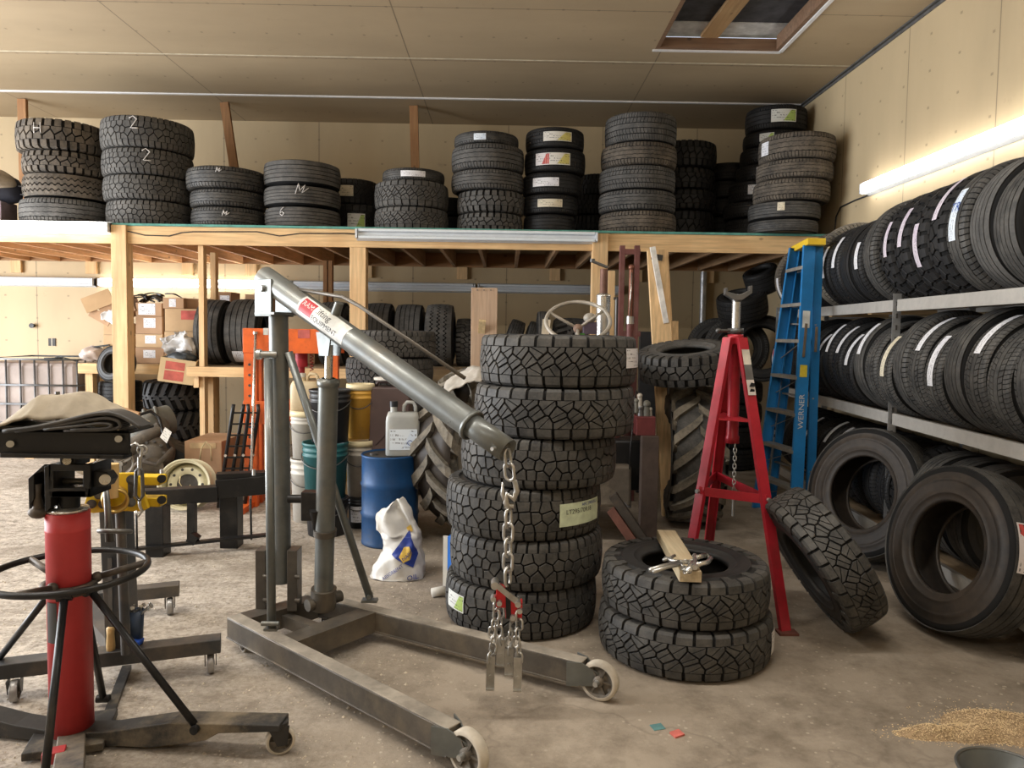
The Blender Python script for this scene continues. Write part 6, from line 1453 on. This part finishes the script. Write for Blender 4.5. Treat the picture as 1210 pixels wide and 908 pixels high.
MB().bar(G(150, 495, 6.3), G(153, 484, 6.3), .18, .03).build('bracket', wood('stick', (.5, .3, .15), 'x'), gx)
tg = MB(); tg.v = [G(189, 517, 6.3), G(195, 505, 6.3), G(203, 511, 6.3), G(197, 524, 6.3)]; tg.uv = [(0, 0), (0, 1), (1, 1), (1, 0)]; tg.f = [[0, 1, 2, 3]]; tg.sm = [False]; tg.mi = [0]; tg.build('paper_tag', sticker_mat('paper_tag_white', (.68, .66, .6), (.68, .66, .6)), gx)
m = MB().box(G(205, 545, 6.75), (.38, .3, .30), Matrix.Rotation(.5, 3, 'Y')).box(G(222, 545, 6.85), (.3, .3, .2), Matrix.Rotation(.7, 3, 'Y')).jit(.03, 6)
for p in m.v: p.z = max(p.z, .003)
tag(m.build('black_fender', plain('fender_black', (.025, .024, .023), .5, 0, .4)), 'black bent panels heaped right of the old gearbox', 'panel')
# long carton, black folding ramps
a, b = aY(218, 545, 6.55), aY(262, 522, 6.55)
lc = thing('long_carton', 'long brown carton on floor right behind the cream wheel', 'carton', ((a.x + b.x) / 2, 6.75, 0))
MB().b2((a.x, 6.55, .002), (b.x, 7.1, b.z)).build('box', CB, lc, bev=.006); MB().bar((a.x + .05, 6.547, b.z - .04), (b.x - .05, 6.547, b.z - .04), .05, .002, V((0, 1, 0))).build('tape', TAPE, lc)
MB().tube([aY(236, 545, 6.5), aY(238, 530, 6.5), aY(243, 522, 6.5), aY(249, 528, 6.5), aY(250, 545, 6.5)], .006, 6).build('twine', plain('twine', (.55, .45, .25), .9), lc)
for i, (x0, x1, xt) in enumerate(((262, 273, 276), (272, 282, 288))):
    o = thing('folding_ramp', ('left', 'right')[i] + ' one of two black folding ramps leaning on orange press', 'ramp', aZ(x0, 610, 0))
    f = aZ(x0 - 4, 603, 0); tpp = aY(xt, 478, 6.2 + .06 * i); d = V((.14, .03, 0))
    for k in range(2): MB().tube([f + d * k + V((0, 0, .02)), f.lerp(tpp, .93) + d * k * .9, tpp + d * k * .8], .016, 8).build('side_rail', BLKM, o)
    for k in range(9): p = f.lerp(tpp, .08 + k * .105); MB().bar(p, p + d, .03, .012).build('rung', BLKM, o)
    for k in range(2): MB().cyl(f.lerp(tpp, .52) + d * k - V((0, .02, 0)), f.lerp(tpp, .52) + d * k + V((0, .01, 0)), .012, n=8).build('rivet', CHR, o)
# ---------------------------------------------------------------- planks, posts and the red lift frame behind the tall stack
a, b = aY(557, 340, 6.6), aY(588, 340, 6.6); pk = thing('wide_plank', 'wide weathered plank standing behind the tall tire stack', 'plank', ((a.x + b.x) / 2, 6.6, 0))
MB().b2((a.x, 6.6, 0), (b.x, 6.65, a.z)).build('plank', GREYW, pk, bev=.004)
for x in (564, 572, 580): p = aY(x, 343, 6.598); MB().cyl(p, p - V((0, .01, 0)), .006, n=6).build('nail', dkst, pk)
tag(MB().bar(aZ(556, 560, 0.0) + V((0, -.1, .02)), aY(570, 379, 6.52), .06, .025, V((0, 1, 0))).build('wood_lath', wood('lath', (.70, .54, .30), 'z')), 'pale slim lath leaning on the wide weathered plank', 'lath')
tag(MB().bar(aY(641, 430, 6.6), aY(646, 378, 6.7), .07, .025, V((0, 1, 0))).bar(aY(641, 430, 6.6), V((aY(640, 430, 6.6).x, 6.5, .003)), .07, .025, V((0, 1, 0))).build('pale_stake', wood('stake_pale', (.62, .55, .42), 'z')), 'short pale stake left of the steering wheel', 'stake')
bd1 = thing('leaning_boards', 'yellowish boards with white trim strip leaning beneath the beam', 'boards', aZ(785, 560, 0))
for x0, y0, x1, w, Y, mt_ in ((776, 296, 791, .17, 6.5, OAKZ), (786, 298, 800, .05, 6.58, OAKZ), (795, 380, 797, .09, 6.56, OAKZ)):
    tp_ = aY(x0, y0, Y); bt_ = aY(x1, 560, Y - .25); bt_ = tp_ + (bt_ - tp_) * (tp_.z / (tp_.z - bt_.z))
    MB().bar(bt_ + V((0, 0, .003)), tp_, w, .04, V((0, 1, 0))).build('board', mt_, bd1, bev=.003)
MB().bar(aY(771, 292, 6.44), aY(787, 382, 6.40), .045, .03, V((0, 1, 0))).build('white_trim', plain('trim_white', (.72, .70, .66), .5), bd1)
MB().bar(aY(770, 303, 6.44), aY(783, 305, 6.44), .05, .01, V((0, 1, 0))).build('tape_band', DARKT, bd1)
MRN = plain('maroon_paint', (.16, .06, .055), .5, .2, .25, 6, (.22, .15, .12)); FY = 6.75
lf = thing('maroon_lift_frame', 'tall maroon steel lift frame with ram under mezzanine beam', 'frame', (aY(745, 420, FY).x, FY, 0))
for x0, x1 in ((733, 739), (750.5, 756.5)): a, b = aY(x0, 290, FY), aY(x1, 290, FY); MB().b2((a.x, FY, 0), (b.x, FY + .05, a.z)).build('upright', MRN, lf, bev=.003)
for y in (294, 391, 470): a, b = aY(733, y, FY), aY(757, y, FY); MB().b2((a.x, FY + .002, a.z - .05), (b.x, FY + .048, a.z)).build('cross_bar', MRN, lf)
c = aY(744, 420, FY); z0, z1_, z2_ = .05, aY(744, 383, FY).z, aY(745, 316, FY).z
MB().cyl((c.x, FY + .02, z0), (c.x, FY + .02, z1_), .036, n=18).build('ram_cylinder', MRN, lf); MB().cyl((c.x, FY + .02, z1_), (c.x, FY + .02, z2_), .022, n=14).sph((c.x, FY + .02, z2_), .03).build('ram_rod', plain('ram_rusty', (.28, .12, .08), .45, .5), lf)
MB().cyl((c.x, FY + .02, z1_), (c.x, FY + .02, z1_ + .07), .04, n=18).build('gland', CHN, lf)
MB().tube([(c.x - .012, FY - .01, z1_ + .05), (c.x - .0, FY - .01, z2_ - .05)], .006, 6).build('pipe', CHR, lf)
tag(MB().cyl(V((aY(729, 400, 6.85).x, 6.85, .002)), aY(729, 353, 6.85), .016, n=12).cyl(aY(729, 353, 6.85) - V((.03, 0, 0)), aY(729, 353, 6.85) + V((.03, 0, 0)), .014, n=10).build('steel_stake', dkst), 'thin grey stake with tee top left of maroon frame', 'stake')
a, b = aY(719, 320, 7.05), aY(727, 320, 7.05); tag(MB().b2((a.x, 7.05, .002), (b.x, 7.1, a.z)).build('timber_stud', OAKZ), 'loose timber stud standing between right post and maroon frame', 'stud')
tag(MB().b2(aY(757, 392, 7.1) + V((0, 0, 0)), V((aY(777, 392, 7.1).x, 7.18, .002))).build('dark_sheet', plain('sheet_dark', (.045, .047, .05), .5)), 'dark sheet standing right of the maroon lift frame', 'sheet')
# ---------------------------------------------------------------- old tractor behind the tall stack
TYY = 5.35
tr = thing('old_tractor', 'old tractor behind the six tire stack, only wheel and stack pipe showing', 'tractor', (aY(690, 500, TYY).x, 5.6, 0))
GRW = plain('steering_grey', (.36, .33, .28), .5, .1, .2, 8, (.2, .15, .1)); wn = V((-.06, -.62, .78)).normalized(); wc = aY(683, 379.5, TYY)
SRW = .232; MB().torus(wc, SRW, .0145, wn, 64, 10).build('steering_wheel', GRW, tr)
xa, ya, _ = frame(wn); hb = wc - wn * .07
for a in (35, 155, 270): d = xa * cos(RAD(a)) + ya * sin(RAD(a)); MB().tube([hb, hb.lerp(wc + d * SRW, .6), wc + d * SRW], .011, 8).build('spoke', GRW, tr)
MB().sph(hb, .035).build('hub', plain('hub_rust', (.22, .14, .10), .6), tr); MB().cyl(hb, hb - V((0, -.08, .45)), .018, n=12).build('steering_column', GRW, tr)
c = aY(712.5, 380, 5.9); zb_, zt_ = 1.0, aY(713, 351, 5.9).z
MB().cyl((c.x, 5.9, zb_), (c.x, 5.9, zt_), .056, n=28).lathe([(.056, 0), (.06, .01), (.03, .03), (.001, .03)], (c.x, 5.9, zt_), n=28).build('muffler', CHR, tr)
MB().cyl((c.x, 5.9, zt_), aY(714, 318, 5.9), .032, n=18).build('stack_pipe', plain('pipe_rust', (.16, .08, .055), .6, .3), tr)
cp = aY(709, 313, 5.9); MB().bar(cp + V((-.07, 0, .03)), cp + V((.06, 0, -.02)), .07, .015).cyl(cp + V((-.06, 0, .02)), cp + V((-.06, 0, .045)), .02, n=10).build('rain_flap', dkst, tr)
MB().sph(aY(697, 376, 5.7), (.05, .05, .04)).build('filler_dome', GRW, tr); MB().b2(aY(690, 395, 5.68), aY(704, 381, 5.78)).build('dash_panel', plain('dash_purple', (.07, .05, .07), .5), tr)
MB().b2(aY(685, 403, 5.4), aY(690, 394, 5.44)).build('green_cap', plain('cap_green', (.08, .35, .05), .4), tr)
MB().b2((wc.x - .1, 5.0 + .45, .55), (wc.x + .35, 6.6, 1.34)).build('hood', plain('hood_dull_red', (.14, .05, .04), .5, .2, .3, 4, (.1, .08, .06)), tr, bev=.06)
MB().b2((wc.x - .08, 5.25, .30), (wc.x + .40, 6.4, .60)).build('chassis', GB, tr, bev=.02)
a, b = aY(752, 515, 5.15), aY(775, 493, 5.15); MB().b2((a.x, 5.15, a.z), (b.x, 5.3, b.z)).build('valve_block', plain('valve_red', (.13, .03, .03), .5, .2, .3), tr, bev=.004)
for x, y, r in ((757, 488, .025), (764, 484, .03), (756, 474, .02), (768, 490, .018), (752, 480, .02)): MB().cyl(aY(x, y + 8, 5.22), aY(x, y - 6, 5.22), r, r * .8, n=14).sph(aY(x, y - 6, 5.22), r).build('fitting', (GRW, dkst, GBG)[int(x) % 3], tr)
MB().tube([aY(748, 500, 5.2), aY(745, 530, 5.2), aY(744, 555, 5.2)], .006, 6).tube([aY(760, 480, 5.25), aY(752, 462, 5.25), aY(748, 480, 5.25)], .01, 6).build('hose', BLKM, tr)
a, b = aY(759, 516, 5.1), aY(779, 516, 5.1); MB().b2((a.x, 5.1, .0), (b.x, 5.18, a.z)).build('frame_post', plain('post_brown_steel', (.075, .055, .045), .6, .3, .3), tr, bev=.003)
for k, (x0, y0, x1, y1) in enumerate(((724, 585, 762, 640), (722, 602, 752, 645))): MB().bar(aY(x0, y0, 5.0), aY(x1, y1, 4.95), .05, .06).build('drawbar', (ARM, plain('bar_rust', (.15, .06, .04), .65))[k], tr)
MB().b2(aY(722, 580, 5.35), aY(758, 515, 5.6)).build('axle_housing', BLKM, tr, bev=.02)
MB().cyl(aY(736, 600, 5.3), aY(736, 560, 5.35), .06, n=18).build('cylinder', plain('cyl_grey', (.12, .12, .12), .5), tr)
# cloth over the left tractor tire, seat cover
GCL = plain('cloth_dusty_grey', (.42, .39, .34), .95, 0, .22, 6, (.25, .21, .17), .3)
cl = MB(); n1, n2 = 30, 20; c0 = aY(560, 432, 5.45)
for j in range(n2 + 1):
    for i in range(n1 + 1):
        u, v = i / n1, j / n2
        x = aY(527 + 44 * u, 440, 5.35).x; y = 5.05 + .8 * v
        z = 1.305 - .11 * (1 - u) ** 2.0 - .20 * max(0, (.5 - v)) ** 1.2 - .16 * max(0, v - .5) + .035 * noise.noise(V((x * 8, y * 6, 0))) + .014 * noise.noise(V((x * 24, y * 18, 4)))
        cl.v.append(V((x, y, z)))
for j in range(n2):
    for i in range(n1): k = j * (n1 + 1) + i; cl.f.append([k, k + 1, k + n1 + 2, k + n1 + 1]); cl.sm.append(True); cl.mi.append(0)
o = cl.build('dust_cloth', GCL); s = o.modifiers.new('s', 'SOLIDIFY'); s.thickness = .012; tag(o, 'grey cloth draped over top of the big muddy tractor tire', 'cloth')
# ---------------------------------------------------------------- on the two tire pile
a, b = aZ(787, 632, .48), aZ(816, 682, .48); 
tag(MB().bar(a, b, .098, .05, Z1).build('wood_block', wood('block_grey_pine', (.56, .46, .30), 'y'), None, bev=.003), 'short pale lumber block lying across the upper pile tire', 'lumber')
hkz = thing('pulling_hooks', 'bundle of steel pulling hooks resting on the lumber block', 'hooks', aZ(800, 665, .51))
Hk = lambda x, y, z=.53: aZ(x, y, z)
for pts, r in ((((768, 674), (785, 669), (803, 665)), .011), (((772, 676), (790, 670), (806, 667)), .009), (((786, 660), (798, 664), (814, 665)), .01), (((797, 657), (792, 660), (784, 662)), .008)):
    MB().tube([Hk(*p) for p in pts], r, 8).build('hook_arm', CHN, hkz)
MB().tube([Hk(820, 660), Hk(836, 656), Hk(840, 660), Hk(836, 665), Hk(822, 668)], .011, 10).cyl(Hk(821, 657), Hk(821, 671), .012, n=10).build('shackle', CHR, hkz)
MB().tube([Hk(822, 662), Hk(816, 668), Hk(814, 675)], [.010, .012, .014], 10).build('hook_arm', CHR, hkz)
chain(hkz, Hk(806, 664), Hk(822, 664), .03, .01, .0035); chain(hkz, Hk(806, 668), Hk(811, 677, .525), .03, .01, .0035)
# ---------------------------------------------------------------- dark bag at far left, scraps and grain on the floor
p = aY(8, 222, 8.0); db = thing('black_duffel', 'dark bag with strap loop at far left end of mezzanine', 'bag', (p.x, 8.0, ZD))
m = MB().sph((p.x - .12, 8.0, aY(8, 225, 8.0).z), (.27, .2, .17), 32, 20).jit(.05, 5, 2); m.build('bag', plain('bag_navy', (.02, .022, .035), .7, 0, .3), db)
m = MB().sph((p.x - .02, 7.95, aY(8, 215, 8.0).z), (.16, .16, .09), 24, 14, Matrix.Rotation(.5, 3, 'Y')).jit(.03, 8); m.build('flap', plain('bag_tan', (.28, .23, .17), .8), db)
MB().tube([aY(x, y, 7.9) for x, y in ((22, 220), (29, 221), (34, 227), (31, 230), (24, 230))], .008, 6).build('strap', BLKM, db)
MB().box((p.x - .15, 8.0, (ZD + aY(8, 240, 8.0).z) / 2 + .0), (.34, .26, aY(8, 240, 8.0).z - ZD)).build('box', plain('crate_mauve', (.14, .10, .10), .7), db)
p = aZ(777, 860, 0); tag(MB().box(p + V((0, 0, .002)), (.05, .04, .002), Matrix.Rotation(.3, 3, 'Z') @ Matrix.Rotation(.05, 3, 'X')).build('paper_scrap', plain('paper_teal', (.10, .22, .22), .8)), 'tiny teal paper scrap on the concrete floor', 'paper')
p = aZ(800, 869, 0); tag(MB().box(p + V((0, 0, .005)), (.045, .035, .008), Matrix.Rotation(.5, 3, 'Z') @ Matrix.Rotation(.1, 3, 'X')).build('paper_scrap', plain('paper_red', (.62, .16, .13), .8)), 'tiny red crumpled paper scrap on the concrete floor', 'paper')
rnd = random.Random(9); gm = MB(); grain = plain('grain_tan', (.62, .46, .26), .9, 0, .3, 60); gmd = plain('grain_bed', (.36, .25, .14), .95, 0, .4, 70, bmp=.8)
ga = [(aZ(1178, 858, 0), .22, .13), (aZ(1105, 868, 0), .15, .05), (aZ(1145, 868, 0), .16, .07), (aZ(1215, 865, 0), .2, .13)]
def ghe(x, y):
    return max([0] + [.035 * max(0, 1 - math.hypot((x - c.x) / rx_, (y - c.y) / ry_) ** 2) * (1 + .4 * noise.noise(V((x * 20, y * 20, 0)))) for c, rx_, ry_ in ga])
n = 46; X0, Y0, X1, Y1_ = aZ(1060, 870, 0).x, 2.55, 2.55, 3.15; gb_ = MB()
for j in range(n + 1):
    for i in range(n + 1): x = X0 + (X1 - X0) * i / n; y = Y0 + (Y1_ - Y0) * j / n; h = ghe(x, y); gb_.v.append(V((x, y, h if h > 0 else -.004)))
for j in range(n):
    for i in range(n):
        k = j * (n + 1) + i; q4 = [k, k + 1, k + n + 2, k + n + 1]
        if max(gb_.v[w].z for w in q4) > 0: gb_.f.append(q4); gb_.sm.append(True); gb_.mi.append(1)
def grit(x, y, z, s):
    c = V((x, y, z)); v = [c + V(p) * s for p in ((1, 0, 0), (-1, 0, 0), (0, 1, 0), (0, -1, 0), (0, 0, .8), (0, 0, -.8))]; gb_.add(v, [(0, 2, 4), (2, 1, 4), (1, 3, 4), (3, 0, 4)])
for i in range(4200):
    c, rx_, ry_ = ga[rnd.randrange(4)]; a, r = rnd.uniform(0, 6.28), math.sqrt(rnd.random()) * (1.12 if i % 5 else 1.7); x, y = c.x + rx_ * r * cos(a), c.y + ry_ * r * sin(a)
    grit(x, y, ghe(x, y) + .001, rnd.uniform(.0018, .0034))
o = gb_.build('spilled_grain', [grain, gmd], None, origin=aZ(1150, 870, 0)); tag(o, 'spilled tan granules swept together by the dark bowl', 'granules', kind='stuff')
c = aZ(1190, 914, .10); bw_ = thing('metal_basin', 'dark round metal basin at lower right corner of floor', 'basin', (c.x, c.y, 0))
BR = aZ(1190, 914, .1).x - aZ(1139, 914, .1).x
MB().lathe([(.001, .002), (BR * .72, .002), (BR * .97, .095), (BR, .1), (BR, .104), (BR * .95, .1), (BR * .70, .01), (.001, .01)], (c.x, c.y, 0), n=48).build('basin', plain('basin_grey', (.10, .105, .10), .4, .4, .2), bw_)
MB().torus((c.x, c.y, .102), BR, .006, n=60, k=8).build('rim', plain('basin_rim', (.16, .16, .15), .35, .6), bw_)
gr = MB(); rnd = random.Random(3)
peb = plain('pebble_dust', (.50, .43, .33), .95, 0, .4, 20)
for i in range(1500):
    px, py = rnd.uniform(-20, 520), rnd.uniform(560, 905); p = aZ(px, py, 0); s = rnd.uniform(.002, .0065) * (1 if i % 6 else 1.5)
    v = [p + V((rnd.uniform(.7, 1.2) * a * s, rnd.uniform(.7, 1.2) * b * s, max(0, k) * s)) for a, b, k in ((1, 0, 0), (0, 1, 0), (-1, 0, 0), (0, -1, 0), (.1, .1, .9))]
    gr.add(v, [(0, 1, 4), (1, 2, 4), (2, 3, 4), (3, 0, 4)])
o = gr.build('loose_grit', peb, None, origin=(0, 0, 0)); tag(o, 'loose pale grit scattered over the floor at left', 'grit', kind='stuff')
